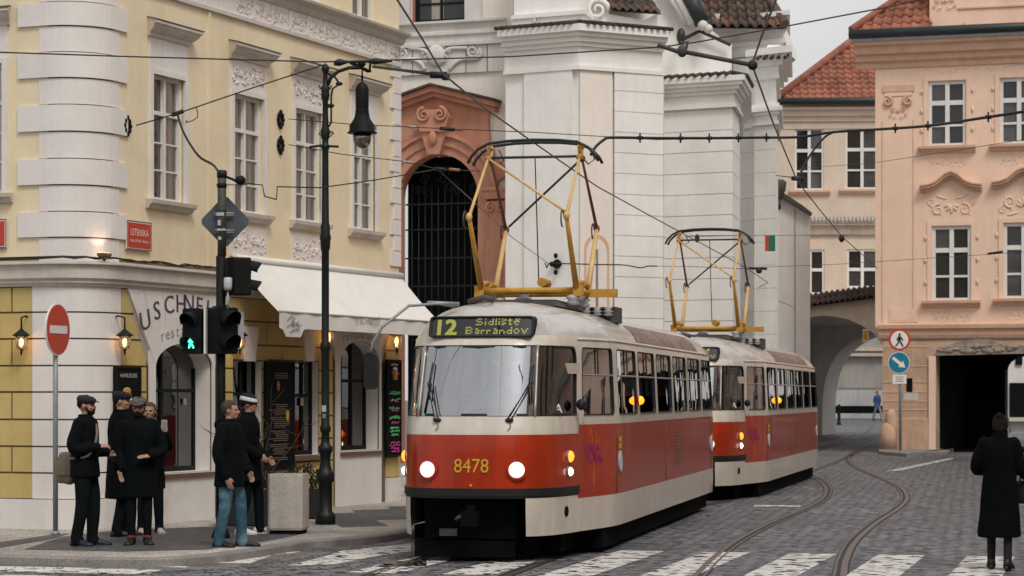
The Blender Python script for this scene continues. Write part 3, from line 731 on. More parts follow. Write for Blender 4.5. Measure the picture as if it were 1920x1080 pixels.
# surrounds, hoods and sills
def surround(u0, u1, z0, z1, hood_z, kind, fr=None, panel=True):
    s = .075; m = MB()
    for a, b in ((u0-s, u0), (u1, u1+s)): m.box(a, b, -.04, .03, z0, z1+s, 'window_white')
    m.box(u0, u1, -.04, .03, z1, z1+s, 'window_white')
    m.box(u0-s, u1+s, -.022, .02, z1+s, hood_z, 'stucco' if kind else 'window_white')
    if kind: relief(m, u0-s+.02, u1+s-.02, z1+s+.03, hood_z-.03, .03, 'stucco', 46, .085, int(u0*10)+3)
    o = m.build('window_surround', bld); fr and put(o, bld, fr)
    m = MB(); h = .20
    m.mould([(0, hood_z), (.05, hood_z), (.06, hood_z+.05), (.10, hood_z+.07), (.15, hood_z+.11), (.17, hood_z+.15), (.20, hood_z+.16), (.20, hood_z+h), (0, hood_z+h+.05)], u0-s-.03, u1+s+.03, 'cornice_stone', .55, .55)
    m.mould([(.0, hood_z+h+.05), (.21, hood_z+h), (.21, hood_z+h+.012), (0, hood_z+h+.065)], u0-s-.04, u1+s+.04, 'lead_dark', .55, .55)
    o = m.build('window_hood', bld); fr and put(o, bld, fr)
    m = MB(); m.mould([(0, z0-.13), (.05, z0-.13), (.08, z0-.08), (.12, z0-.06), (.13, z0-.01), (0, z0)], u0-s-.08, u1+s+.08, 'cornice_stone', .2, .2)
    o = m.build('window_sill', bld); fr and put(o, bld, fr)
    if panel:
        m = MB(); za = z0-.2-.45; m.box(u0-.1, u1+.1, -.02, .02, za, z0-.2, 'stucco')
        relief(m, u0-.08, u1+.08, za+.02, z0-.22, .025, 'stucco', 44, .10, int(u0*7)+1)
        o = m.build('stucco_panel', bld); fr and put(o, bld, fr)
hz = sum(F1.z(a, b, .0) for a, b in ((272, 66), (429, 110), (545, 138), (654, 165)))/4
for i, w in enumerate(W1): surround(w[0], w[1], w[2], w[3], hz, i in (1, 2), None, i in (1, 2))
for w in wf0: surround(*w, hz, 0, F0, False)
# ---- ground-floor surrounds with painted lettering
def fan(px0t, px1t, px0b, px1b, ytop, ybot, hole, reach=None):
    """white keystone fan round an arched opening: poly from the ledge down to the pavement"""
    m = MB(); d = .045
    ut0, ut1, ub0, ub1 = F1.u(px0t, d), F1.u(px1t, d), hole[0]-.16, hole[1]+.06
    zt_ = b1-.002; zm = F1.z(px0b, ybot)
    a, b, c, e_, rise = hole[:5]; zsp = e_-rise; k = 16
    arc = [((a+b)/2-(b-a)/2*math.cos(PI*i/k), zsp+rise*math.sin(PI*i/k)) for i in range(k+1)]
    out = []
    for i in range(k+1):
        t = i/k; out.append((lerp(ut0, ut1, t), zt_))
    for i in range(k):
        q = [arc[i], arc[i+1], out[i+1], out[i]]; m.prism(q, .02, d, 'white_plaster')
    m.prism([(ub0, zsp), arc[0], out[0], (ub0, zm)], .02, d, 'white_plaster'); m.prism([arc[-1], (ub1, zsp), (ub1, zm), out[-1]], .02, d, 'white_plaster')
    m.prism([(ub0, PZ0), (a, PZ0), (a, zsp), (ub0, zsp)], .02, d, 'white_plaster'); m.prism([(b, PZ0), (ub1, PZ0), (ub1, zsp), (b, zsp)], .02, d, 'white_plaster')
    m.prism([(a, PZ0), (b, PZ0), (b, c-.005), (a, c-.005)], .02, d, 'white_plaster')
    # joints between the wedge stones
    for t in (.14, .32, .5, .68, .86):
        i = t*k; p = arc[int(round(i))]; q = (lerp(ut0, ut1, t), zt_)
        p = (lerp(p[0], q[0], .42), lerp(p[1], q[1], .42)); dx, dz = q[0]-p[0], q[1]-p[1]; ln = math.hypot(dx, dz); nx_, nz_ = -dz/ln*.006, dx/ln*.006
        m.prism([(p[0]-nx_, p[1]-nz_), (p[0]+nx_, p[1]+nz_), (q[0]+nx_, q[1]+nz_), (q[0]-nx_, q[1]-nz_)], d-.01, d+.003, 'joint_dark' if False else 'cornice_stone')
    return m.build('arch_surround', bld), d
sur, dS = fan(240, 432, 270, 405, 548, 650, SHOP)
def letters(parent, items, d, mat, name='lettering'):
    """painted letters: (char, px, py of the letter centre, height px, tilt in degrees)"""
    m = MB()
    for ch, px, py, hp, tilt in items:
        u, z = F1.uz(px, py, d); k_ = F1.w(u, d, z).y/F; hh = hp*k_; a = math.radians(tilt)
        cs, sn = math.cos(a), math.sin(a)
        for q_ in ((-.007, 0, .007) if hp > 25 else (0,)): m.text(ch, lambda x, y, u=u, z=z, hh=hh: (u+(x*1.15+q_)*cs-(y-hh/2)*sn, -d-.003-abs(q_)*.1-q_*.05, z+(x*1.15+q_)*sn+(y-hh/2)*cs), hh, None, mat)
    return m.build(name, parent, recalc=False)
letters(sur, [('U', 272, 600, 36, 16), ('S', 294, 582, 34, 12), ('C', 317, 571, 33, 7), ('H', 339, 569, 33, 1), ('N', 354, 569, 33, -1), ('E', 374, 573, 32, -5), ('L', 393, 580, 32, -9), ('L', 409, 588, 32, -12)], dS, 'letter_plum')
letters(sur, [('r', 305, 629, 21, 14), ('e', 314, 626, 21, 11), ('s', 323, 623, 21, 8), ('t', 333, 621, 21, 5), ('a', 343, 619, 21, 2), ('u', 353, 619, 21, -1), ('r', 362, 621, 21, -4), ('a', 371, 623, 21, -7), ('n', 381, 626, 21, -10), ('t', 390, 630, 21, -12)], dS, 'letter_grey')
sur2, dA = fan(605, 742, 628, 724, 548, 650, ARCH)
letters(sur2, [('r', 645, 632, 15, 12), ('e', 652, 630, 15, 9), ('s', 659, 628, 15, 7), ('t', 665, 627, 15, 4), ('a', 671, 626.5, 15, 1), ('u', 678, 626.5, 15, -1), ('r', 684, 627.5, 15, -4), ('a', 690, 629, 15, -7), ('n', 696, 631, 15, -9), ('t', 702, 633.5, 15, -12)], dA, 'letter_grey')
def shop_window(h, y, curtain=False, mull=None):
    a, b, c, e_ = h[:4]; rise = h[4]; zsp = e_-rise
    m = MB(); fw = .05
    m.box(a, a+fw, y, y+.05, c, zsp, 'dark_frame'); m.box(b-fw, b, y, y+.05, c, zsp, 'dark_frame'); m.box(a+fw, b-fw, y, y+.05, c, c+fw*1.4, 'dark_frame')
    m.box(a+fw, b-fw, y-.01, y+.05, lerp(c, e_, .62), lerp(c, e_, .62)+.05, 'dark_frame')
    for q in (mull or [.5]): m.box(lerp(a, b, q)-.025, lerp(a, b, q)+.025, y-.005, y+.05, c+fw, e_-.02, 'dark_frame')
    w = m.build('shop_window', bld)
    p = MB(); pts = [(a, c), (b, c), (b, zsp)]+([((a+b)/2+(b-a)/2*math.cos(PI*i/12), zsp+rise*math.sin(PI*i/12)) for i in range(1, 12)] if rise else [])+[(a, zsp)]
    p.add([(u, y+.02, z) for u, z in pts], [tuple(range(len(pts)))], 'shop_glass'); p.build('pane', w, recalc=False)
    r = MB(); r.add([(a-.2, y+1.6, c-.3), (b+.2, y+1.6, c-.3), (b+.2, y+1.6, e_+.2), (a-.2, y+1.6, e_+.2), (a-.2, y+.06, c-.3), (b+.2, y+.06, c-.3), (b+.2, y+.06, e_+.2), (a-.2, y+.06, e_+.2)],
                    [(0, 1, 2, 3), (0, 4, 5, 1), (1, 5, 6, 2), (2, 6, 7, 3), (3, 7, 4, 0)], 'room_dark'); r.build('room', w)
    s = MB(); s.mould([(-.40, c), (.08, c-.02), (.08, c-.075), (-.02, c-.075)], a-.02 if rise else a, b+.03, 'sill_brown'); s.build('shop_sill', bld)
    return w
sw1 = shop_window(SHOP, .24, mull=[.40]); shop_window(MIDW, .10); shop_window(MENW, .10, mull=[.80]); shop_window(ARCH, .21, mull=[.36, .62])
# things dimly seen in the shop windows
m = MB(); u, z = F1.uz(336, 778, -.5); m.box(u-.05, u+.10, .50, .52, z-.22, z+.22, 'paper_white'); m.build('window_notice', sw1); m = MB(); u, z = F1.uz(347, 753, -.23); m.box(u-.03, u+.03, .225, .23, z-.045, z+.045, 'curtain_far'); m.build('window_notice', sw1); m = MB()
u, z = F1.uz(566, 753, -.09); m.box(u-.05, u+.05, .085, .09, z-.06, z+.06, 'curtain_far')
m.build('window_notice', sw1)
# small white keystones above the middle windows
for a, b, c_, e_ in ((452, 480, 612, 677), (566, 590, 612, 677)):
    m = MB(); p = [(F1.u(a+4), F1.z(a, e_)), (F1.u(b-6), F1.z(a, e_)), (F1.u(b), F1.z(a, c_)), (F1.u(a-2), F1.z(a, c_))]; m.prism(p, .0, .05, 'white_plaster'); m.build('keystone', bld)
# ------------------------------------------------------------------ things fixed to that building
def on_wall(fr, px, py, d=0): u, z = fr.uz(px, py, d); return u, z
# awning
uw0, uw1 = F1.u(434), UE-.02; zw = F1.z(478, 488); dA_ = .78; zf = F1.z(517, 585, dA_); zv = F1.z(517, 614, dA_)
aw = F1.root('awning', 'white fabric awning with a printed valance over the restaurant front', 'awning')
m = MB(); n = 12
top = []
for i in range(n+1):
    t = i/n; top.append((lerp(0.03, dA_, t), lerp(zw, zf, t)-.035*math.sin(PI*t)))
vs = [(u_, -d_, z_) for d_, z_ in top for u_ in [lerp(uw0, uw1, q/10) for q in range(11)]]
m.add(vs, [(i*11+j, i*11+j+1, (i+1)*11+j+1, (i+1)*11+j) for i in range(n) for j in range(10)], 'awning_cloth', True)
m.build('canopy', aw, recalc=False)
m = MB(); ks = 60; lo = []
uL0, uL1 = F1.u(528, dA_), F1.u(570, dA_); dz = F1.z(545, 613, dA_)-F1.z(545, 629, dA_)
for i in range(ks+1):
    u_ = lerp(uw0, uw1, i/ks); z_ = zv
    if uL0 < u_ < uL1: t = (u_-uL0)/(uL1-uL0); z_ -= dz*min(1, 2.6*math.sin(PI*t)**1.2)
    lo.append((u_, z_, dA_+.008*math.sin(i*.9)))
m.add([(u_, -d_, zf+.01) for u_, z_, d_ in lo]+[(u_, -d_, z_) for u_, z_, d_ in lo], [(i, i+1, ks+2+i, ks+1+i) for i in range(ks)], 'awning_cloth', True)
val = m.build('valance', aw, recalc=False)
m = MB(); m.tube([(uw0, -dA_, zf+.015), (uw1, -dA_, zf+.015)], .016, 'awning_edge'); m.tube([(uw0, -.06, zw), (uw1, -.06, zw)], .05, 'awning_cloth')
for q in (.06, .5, .94): uu = lerp(uw0, uw1, q); m.tube([(uu, -.04, zw-.25), (uu, -dA_+.02, zf-.005)], .014, 'awning_edge')
m.build('awning_frame', aw)
m = MB()
u_, z_ = F1.uz(689, 603, dA_); m.text('U SCHNELL\u016e', lambda x, y: (u_+x, -dA_-.012, z_+y-.045), .10, F1.u(711, dA_)-F1.u(666, dA_), 'letter_faint')
for pts in ([(538, 600), (545, 592), (552, 598), (546, 604), (556, 606), (560, 600)], [(537, 612), (545, 606), (549, 612), (553, 606), (560, 611), (564, 606)], [(543, 622), (552, 616), (561, 618)]):
    m.tube([(lambda q: (q[0], -dA_-.012, q[1]))(F1.uz(a, b, dA_)) for a, b in pts], .008, 'letter_faint', seg=4)
m.build('printed_lettering', val, recalc=False)
# enamel street signs
def plate(fr, px, py, wpx, hpx, label, cat, name, txt):
    u, z = fr.uz(px, py, .04); u0, u1 = fr.u(px-wpx/2, .04), fr.u(px+wpx/2, .04); hh = hpx*fr.w(u, 0, z).y/F/2
    r = thing(name, label, cat, fr.w(u, .04, z-hh), fr.rz)
    w = (u1-u0)/2; m = MB(); m.box(-w, w, 0, .02, 0, 2*hh, 'enamel_white'); m.build('plate', r)
    m = MB(); q = .02; m.box(-w+q*1.4, w-q*1.4, -.006, 0, q*1.4, 2*hh-q*1.4, 'enamel_red'); m.build('red_field', r)
    m = MB()
    for a, b, c, e in ((-w, w, 0, .012), (-w, w, 2*hh-.012, 2*hh)): m.box(a, b, -.004, .0, c, e, 'sign_back')
    for a in (-w, w-.012): m.box(a, a+.012, -.0041, .0, .012, 2*hh-.012, 'sign_back')
    m.build('plate_border', r)
    if txt:
        m = MB(); m.text(txt[0], lambda x, y: (x, -.009, hh*.98+y), hh*.46, w*1.45, 'enamel_white'); m.text(txt[1], lambda x, y: (x, -.009, hh*.52+y), hh*.19, w*1.5, 'enamel_white'); m.build('lettering', r, recalc=False)
plate(F1, 261, 442, 46, 54, 'red enamel street name plate reading LETENSK\u00c1 on the yellow wall right of the white quoins', 'street sign', 'street_name_plate', ('LETENSK\u00c1', 'MAL\u00c1 STRANA - PRAHA 1'))
plate(F0, -6, 438, 36, 54, 'blank red street name plate on the left front beyond the white quoins', 'street sign', 'street_name_plate', None)
# wall lanterns
def lantern(fr, px, py, label):
    u, z = fr.uz(px, py, .16)
    r = thing('wall_lantern', label, 'lantern', fr.w(u, .0, z), fr.rz, 'wall lanterns round the restaurant')
    s = fr.w(u, 0, z).y/F   # metres per photo pixel
    m = MB(); m.tube([(0, 0.0, 36*s), (0, -.05, 40*s), (0, -.16, 36*s), (0, -.16, 14*s)], .012, 'iron_black'); m.lathe([(.0, -.03), (.045, -.03), (.045, .0)], (0, 0, 34*s), 'iron_black', 10, axis='y')
    m.build('bracket', r)
    m = MB(); m.lathe([(.015, 16*s), (.03, 13*s), (.06, 10*s), (.115, 4*s), (.12, 3*s), (.085, 1*s), (.08, 1*s)], (0, -.16, 0), 'iron_green', 14); m.build('lamp_shade', r)
    m = MB(); m.lathe([(.075, 1*s), (.085, -8*s), (.066, -20*s), (.025, -24*s)], (0, -.16, 0), 'lamp_glass', 12); m.build('globe', r)
    m = MB(); m.lathe([(.0, -1*s), (.022, -5*s), (.028, -10*s), (.018, -16*s), (0, -18*s)], (0, -.16, 0), 'flame_glow', 10); m.build('bulb', r)
    m = MB(); m.lathe([(.022, -23*s), (.03, -24.5*s), (.012, -26*s), (.014, -31*s), (.0, -36*s)], (0, -.16, 0), 'iron_black', 10); m.build('finial', r)
    li = bpy.data.lights.new('lantern_light', 'POINT'); li.energy = 3.2; li.color = (1, .52, .18); li.shadow_soft_size = .03; lo_ = bpy.data.objects.new('lantern_light', li); COL.objects.link(lo_); lo_.parent = r; lo_.location = (0, -.17, -9*s)
    return r
lantern(F0, 40, 632, 'lit wall lantern at far left, left of the no entry sign on mustard blocks')
lantern(F1, 234, 632, 'lit wall lantern between the corner pilaster and the arched restaurant lettering')
lantern(F1, 450, 632, 'lit wall lantern half hidden behind the traffic light heads')
lantern(F1, 617, 622, 'lit wall lantern beside the lamp post under the awning')
lantern(F1, 744, 630, 'lit wall lantern at the far end of the restaurant front beside the tram')
# floodlight on the ledge
u, z = F1.uz(165, 480, .2); p = F1.w(.30, .06, b0+.03)
r = thing('floodlight', 'small dark red floodlight on the ledge washing the white corner', 'floodlight', p, F1.rz)
m = MB(); m.box(-.10, .10, -.05, .05, .06, .10, 'sill_brown'); m.prism([(-.10, .06), (.10, .06), (.06, .02), (-.06, .02)], -.04, .04, 'sill_brown'); m.box(-.015, .015, -.015, .015, 0, .03, 'iron_black'); m.build('housing', r)
m = MB(); m.box(-.085, .085, .045, .052, .064, .096, 'flood_glow'); m.box(-.085, .085, -.04, .04, .1005, .104, 'flood_glow'); m.build('lens', r)
li = bpy.data.lights.new('flood_light', 'SPOT'); li.energy = 2.2; li.color = (1, .72, .5); li.spot_size = 1.7; li.shadow_soft_size = .05; lo_ = bpy.data.objects.new('flood_light', li); COL.objects.link(lo_); lo_.parent = r; lo_.location = (0, -.01, .13); lo_.rotation_euler = (PI-.25, 0, 0)
m = MB(); rn = random.Random(5)
for j in range(2):
    pts = [(x, y) for x, y in corner_pts(.10+.04*j, 8, 3.2)]
    pts3 = [(x, y, b0+.05+rn.uniform(0, .03)) for x, y in pts]+[(x_, -.12-.03*j+rn.uniform(-.02, .02), b0+.045+rn.uniform(0, .04)) for x_ in [R+.2*q for q in range(1, 18)]]
    m.tube(pts3, .012, 'cable_black', 5)
o = m.build('ledge_cable'); o.matrix_world = F1.matrix(); tag(o, 'thin black cables lying along the ledge above the ground floor', 'cable')
# wall anchors (rosettes) that hold the span wires
def rosette(fr, px, py, label, name='wall_anchor'):
    u, z = fr.uz(px, py, 0)
    r = thing(name, label, 'wall anchor', fr.w(u, 0, z), fr.rz, 'iron rosettes that hold the span wires')
    m = MB(); m.lathe([(.0, -.0), (.085, .0), (.10, -.02), (.06, -.05), (.05, -.09), (.025, -.11), (.022, -.16), (.0, -.17)][::-1], (0, 0, 0), 'iron_black', 12, axis='y')
    for a in range(8): w = a*PI/4; rr_ = (.11 if a % 4 == 2 else .085); m.ell((math.cos(w)*.075, -.025, math.sin(w)*rr_), (.036, .025, .042), 'iron_black', 6, 4)
    m.build('rosette', r); return fr.w(u, .16, z)
AN1 = rosette(F1, 236, 236, 'black iron wall anchor right of the white quoins')
AN2 = rosette(F1, 524, 224, 'upper of two iron wall anchors between the second and third windows')
AN3 = rosette(F1, 524, 272, 'lower of two iron wall anchors between the second and third windows')
# menu boards
def board(fr, x0, x1, y0, y1, d, name, label, cat, th=.04):
    u0, u1 = fr.u(x0, d), fr.u(x1, d); z0, z1 = fr.z(x0, y1, d), fr.z(x0, y0, d)
    r = thing(name, label, cat, fr.w((u0+u1)/2, d, z0), fr.rz); w = (u1-u0)/2; h = z1-z0
    m = MB(); m.box(-w, w, 0, th, 0, h, 'board_black'); m.build('panel', r)
    m = MB(); f = .025
    m.box(-w, -w+f, -.012, 0, 0, h, 'dark_frame'); m.box(w-f, w, -.012, 0, 0, h, 'dark_frame'); m.box(-w+f, w-f, -.012, 0, 0, f, 'dark_frame'); m.box(-w+f, w-f, -.012, 0, h-f, h, 'dark_frame'); m.build('frame', r)
    return r, w, h
r, w, h = board(F1, 217, 264, 687, 790, .07, 'menu_board', 'black hamburger menu board on the wall behind the men on the corner', 'menu board')
m = MB(); m.text('HAMBURGERS', lambda x, y: (x, -.006, h*.80+y), .055, w*1.35, 'chalk_cream'); m.build('lettering', r, recalc=False)
m = MB(); m.ell((-.03, .0, h*.56), (.10, .012, .045), 'food_gold', 12, 8); m.ell((-.03, -.002, h*.50), (.115, .012, .03), 'food_brown', 12, 6); m.ell((-.02, .0, h*.45), (.11, .012, .03), 'food_gold', 12, 6); m.ell((-.03, -.001, h*.40), (.14, .008, .025), 'paper_white', 12, 6); m.build('burger_picture', r)
r, w, h = board(F1, 499, 552, 676, 884, .10, 'menu_stand', 'tall black menu board of fine print behind the concrete bin', 'menu board')
m = MB(); m.box(-w-.02, w+.02, -.06, .05, -.05, .0, 'sill_brown'); m.build('base', r)
rn = random.Random(9); m = MB()
for i in range(30):
    z = h*(.60-.52*i/30); a = rn.uniform(.35, .75)*w; x = rn.uniform(-.2, .1)*w
    if i % 7 != 6: m.box(-a+x, a+x, -.0155, -.012, z, z+.012, 'board_print')
m.build('menu_print', r, recalc=False); m = MB()
for i in range(3): m.box(-.45*w, .45*w, -.0155, -.012, h*(.88-.02*i), h*(.88-.02*i)+.014, 'board_print')
m.build('menu_print', r, recalc=False)
m = MB(); m.lathe([(0, -.018), (.11, -.012)], (-w*.2, 0, h*.77), 'paper_white', 16, axis='y'); m.ell((-w*.2, -.015, h*.77), (.05, .01, .08), 'food_brown', 10, 8); m.ell((w*.45, -.015, h*.50), (.055, .012, .09), 'food_gold', 10, 8); m.build('food_picture', r)
r, w, h = board(F1, 726, 752, 674, 856, .10, 'chalkboard', 'black chalkboard with green and pink writing at the end of the restaurant wall', 'chalkboard')
rn = random.Random(4); m = MB()
def scrib(z, wd, hh, mat, x0=0):
    pts = []; n = 15
    for i in range(n): pts.append((x0-wd+2*wd*i/(n-1), -.014, z+hh*(rn.uniform(-.6, 1) if i % 2 else rn.uniform(-1, .6))))
    m.tube(pts, .011, mat, seg=4)
for z, wd, mt in ((.95, .5, 'chalk_cream'), (.86, .6, 'chalk_pink'), (.66, .75, 'chalk_green'), (.645, .7, 'chalk_green'), (.585, .7, 'chalk_green'), (.57, .6, 'chalk_pink'), (.50, .7, 'chalk_green'), (.47, .5, 'chalk_pink'), (.405, .7, 'chalk_green'), (.39, .75, 'chalk_green'), (.345, .55, 'chalk_pink'), (.29, .6, 'chalk_green'), (.26, .7, 'chalk_green'), (.22, .5, 'chalk_green'), (.14, .7, 'chalk_pink'), (.11, .75, 'chalk_pink'), (.08, .6, 'chalk_pink'), (.05, .6, 'chalk_pink')):
    scrib(h*z, w*wd*.95, .022, mt, rn.uniform(-.08, .08)*w)
m.build('chalk_writing', r, recalc=False)
m = MB(); m.lathe([(.05, .0), (.055, .16), (.045, .17)], (0, -.005, h*.79), 'food_gold', 12); m.ell((0, -.005, h*.79+.18), (.06, .05, .035), 'paper_white', 10, 6); m.build('beer_picture', r)
# ------------------------------------------------------------------ church, white annexe, archway house, pink house
def plan(pts): return [Vector(((p-CX)/F*Y, Y)) for p, Y in pts]
def zpy(py, Y): return H-(py-HY)/F*Y
def walls(mb, P, z0, z1, mat, cap=True):
    for a, b in zip(P[:-1], P[1:]): mb.add([(a.x, a.y, z0), (b.x, b.y, z0), (b.x, b.y, z1), (a.x, a.y, z1)], [(0, 1, 2, 3)], mat)
    if cap: mb.add([(p.x, p.y, z1) for p in P], [tuple(range(len(P)))], mat)
def rust(mb, P, z0, z1, n, mat='church_white', d=.02, gap=.035, seg=None):
    """courses of masonry: shallow blocks separated by joints, along the plan polyline"""
    for i in range(n):
        a, b = lerp(z0, z1, i/n)+gap/2, lerp(z0, z1, (i+1)/n)-gap/2
        mb.path([(-.05, a), (d, a), (d, b), (-.05, b)], [(p.x, p.y) for p in P], mat)
def cornice(mb, P, zb, steps, mat):
    """steps: (height, projection) from below"""
    prof = [(-.05, zb)]; z = zb
    for h, d in steps: prof.append((d, z+.001)); z += h; prof.append((d, z))
    prof.append((-.05, z+.04)); mb.path(prof, [(p.x, p.y) for p in P], mat); return z
def tile_roof(mb, E0, E1, up, nrow, pitch, rise, mat, keep=None, lap=.05):
    """pantiles: E0-E1 the eave, up the vector from eave to ridge; every tile a curved pan, every row overlapping the next"""
    E0, E1, up = Vector(E0), Vector(E1), Vector(up); al = (E1-E0); nc = max(1, int(al.length/pitch)); nrm = al.cross(up).normalized()
    if nrm.z < 0: nrm = -nrm
    ks = 6
    for i in range(nrow):
        for j in range(nc):
            s0, t0 = j/nc, i/nrow
            if keep and not keep(s0+.5/nc, t0+.5/nrow): continue
            vs = []; jit = random.uniform(-.006, .006)
            for k_ in range(ks+1):
                s_ = s0+k_/ks/nc; h = rise*math.sin(PI*min(1, (k_/ks)/.62)) if k_/ks < .62 else -rise*.25*math.sin(PI*((k_/ks)-.62)/.38)
                for t_, e_ in ((t0, lap+jit), (t0+1.08/nrow, jit)):
                    vs.append(E0+al*s_+up*t_+nrm*(h+e_))
            for k_ in range(ks+1): q = vs[2*k_]; vs.append(q-nrm*lap*.9)
            fs = [(2*k_, 2*k_+2, 2*k_+3, 2*k_+1) for k_ in range(ks)]+[(2*ks+2+k_, 2*ks+3+k_, 2*k_+2, 2*k_) for k_ in range(ks)]
            mb.add(vs, fs, mat, True)
            mb.add([E0+al*(s0-.2/nc)+up*t0-nrm*lap, E0+al*(s0+1.2/nc)+up*t0-nrm*lap, E0+al*(s0+1.2/nc)+up*(t0+1.1/nrow)-nrm*lap, E0+al*(s0-.2/nc)+up*(t0+1.1/nrow)-nrm*lap], [(0, 1, 2, 3)], mat)
church = thing('church', 'white baroque church with rusticated piers, tiled cornices and a terracotta portal', 'church', (0, 60, 0))
def cb(mb, name):
    o = mb.build(name, church); o.matrix_parent_inverse = Matrix.Translation((0, -60, 0)); return o
# --- portal wall
bp = math.radians(20); Y0 = 61.5
PF = Frame(((850-CX)/F*Y0, Y0), (math.cos(bp), -math.sin(bp)))
def pfput(mb, name): o = mb.build(name); put(o, church, PF); return o
uL, uR = PF.u(690), PF.u(962)
DOOR = (PF.u(751), PF.u(900), 0.05, PF.z(830, 290), 0); hw = (DOOR[1]-DOOR[0])/2; rise = min(hw, 1.0); DOOR = DOOR[:4]+(hw*1.0,)
m = MB(); UW = (PF.u(773), PF.u(873), PF.z(820, 41), PF.z(820, -75))
wall(m, uL, uR, 0, PF.z(850, -300), [DOOR, UW], 'church_cream', 0, .3, 'portal_red'); pfput(m, 'wall')
# grey stone band with scrollwork above the portal
m = MB(); zb_, zt_ = PF.z(850, 138), PF.z(850, 88)
m.box(uL, PF.u(950), -.08, .02, zb_, zt_, 'church_stone')
m.mould([(0, zt_), (.16, zt_+.02), (.16, zt_+.1), (.10, zt_+.12), (.10, PF.z(850, 68)), (.16, PF.z(850, 66)), (.16, PF.z(850, 60)), (.08, PF.z(850, 58)), (.08, PF.z(850, 46)), (.2, PF.z(850, 44)), (.2, PF.z(850, 40)), (0, PF.z(850, 40))], uL, PF.u(950), 'church_stone')
m.box(PF.u(873)+.02, PF.u(905), -.13, .02, PF.z(850, 40), PF.z(850, -300), 'church_stone'); m.box(uL, PF.u(773)-.02, -.13, .02, PF.z(850, 40), PF.z(850, -300), 'church_stone')
for i, u_ in enumerate((PF.u(875), PF.u(915), PF.u(775))): m.box(u_, u_+.025, -.086, 0, zb_, zt_, 'joint_dark')
pfput(m, 'stone_band')
m = MB(); dd = .11
cu, cz = PF.uz(821, 105)
scroll(m, PF.u(889), PF.z(889, 97), .17, dd, 'church_stone', 1.5, -1, .05); scroll(m, PF.u(757), PF.z(757, 100), .17, dd, 'church_stone', 1.5, 1, .05, PI)
for pts in ([(902, 92), (905, 104), (895, 111), (872, 112), (855, 120), (846, 132)], [(880, 91), (850, 92), (836, 99), (828, 110)], [(770, 91), (790, 93), (804, 99), (812, 112)], [(752, 112), (775, 112), (792, 120), (800, 132)]):
    q = smooth_line([PF.uz(a, b)+(0,) for a, b in pts], 5); m.tube([(p.x, -dd, p.y) for p in q], .055, 'church_stone', 6)
relief(m, cu-.42, cu+.42, cz-.35, cz+.28, dd+.03, 'church_stone', 26, .2, 4); m.ell((cu, -dd, cz), (.26, .14, .3), 'church_stone', 10, 8)
pfput(m, 'scroll_ornament')
# portal
m = MB()
def PP(px, py, d=0): return PF.uz(px, py, d)
a, b, c, e_, rs = DOOR; zsp = e_-rs; k = 20; cu = (a+b)/2
for r0, r1, d in ((1.0, 1.20, .16), (1.20, 1.42, .22), (1.42, 1.50, .30)):
    for i in range(k):
        t0, t1 = PI*i/k, PI*(i+1)/k
        m.prism([(cu-hw*r0*math.cos(t0), zsp+hw*r0*math.sin(t0)), (cu-hw*r0*math.cos(t1), zsp+hw*r0*math.sin(t1)), (cu-hw*r1*math.cos(t1), zsp+hw*r1*math.sin(t1)), (cu-hw*r1*math.cos(t0), zsp+hw*r1*math.sin(t0))], 0, d, 'portal_red')
for s in (-1, 1):
    for r0, r1, d, top in ((1.0, 1.22, .15, zsp), (1.22, 1.72, .24, zsp-.15), (1.32, 1.62, .27, zsp-.55)):
        x0, x1 = sorted((cu+s*hw*r0, cu+s*hw*r1)); m.box(x0, x1, -d, .02, 0, top, 'portal_red')
    x0, x1 = sorted((cu+s*hw*1.20, cu+s*hw*1.76)); zc_ = zsp-.62
    m.mould([(0, zsp-.10), (.3, zsp-.10), (.34, zsp+.0), (.34, zsp+.06), (.40, zsp+.12), (.40, zsp+.2), (0, zsp+.22)], x0, x1, 'portal_red', .1, .1)
    for q in (-.13, .13): scroll(m, cu+s*hw*1.47+q, zc_+.30, .12, .30, 'portal_red', 1.4, 1 if q < 0 else -1, .035, PI/2)
    m.lathe([(.0, -.36), (.26, -.33), (.30, -.25)], (cu+s*hw*1.47, 0, zc_+.12), 'portal_red', 14, axis='y')
m.build; pfput(m, 'portal_frame')
m = MB()
poly = [PP(700, 330), PP(700, 230), PP(748, 200), PP(820, 168), PP(935, 205), PP(920, 215), PP(922, 250), PP(930, 290), PP(948, 310), PP(948, 360)]
k = 20; arc = [(cu+hw*1.02*math.cos(PI*i/k), zsp+hw*1.02*math.sin(PI*i/k)) for i in range(k+1)]
# panel between arch and pediment, cut as strips above the arch
topf = lambda u_: (lambda px: 1)(u_)
P0, P1, P2, P3 = PP(690, 228), PP(820, 172), PP(921, 205), PP(948, 330)
for i in range(k):
    (x0, q0), (x1, q1) = arc[i], arc[i+1]
    def ty(u_): return lerp(P1[1], P2[1], (u_-P1[0])/(P2[0]-P1[0])) if u_ > P1[0] else lerp(P0[1], P1[1], (u_-P0[0])/(P1[0]-P0[0]))
    m.prism([(x0, q0), (x1, q1), (x1, ty(x1)), (x0, ty(x0))], 0, .10, 'portal_red')
xr = arc[0][0]; m.prism([(xr, zsp), PP(950, 330), PP(948, 312), PP(930, 292), PP(921, 262), PP(918, 225), PP(921, 205), (xr, ty(xr))], 0, .10, 'portal_red')
xl = arc[-1][0]; m.prism([(xl, zsp), (xl, ty(xl)), (PF.u(690), ty(PF.u(690))), (PF.u(690), zsp)], 0, .10, 'portal_red')
pfput(m, 'portal_panel')
m = MB()
def rake(p, q, th, d, mat):
    a_, b_ = PP(*p), PP(*q); m.prism([(a_[0], a_[1]), (b_[0], b_[1]), (b_[0], b_[1]+th), (a_[0], a_[1]+th)], 0, d, mat)
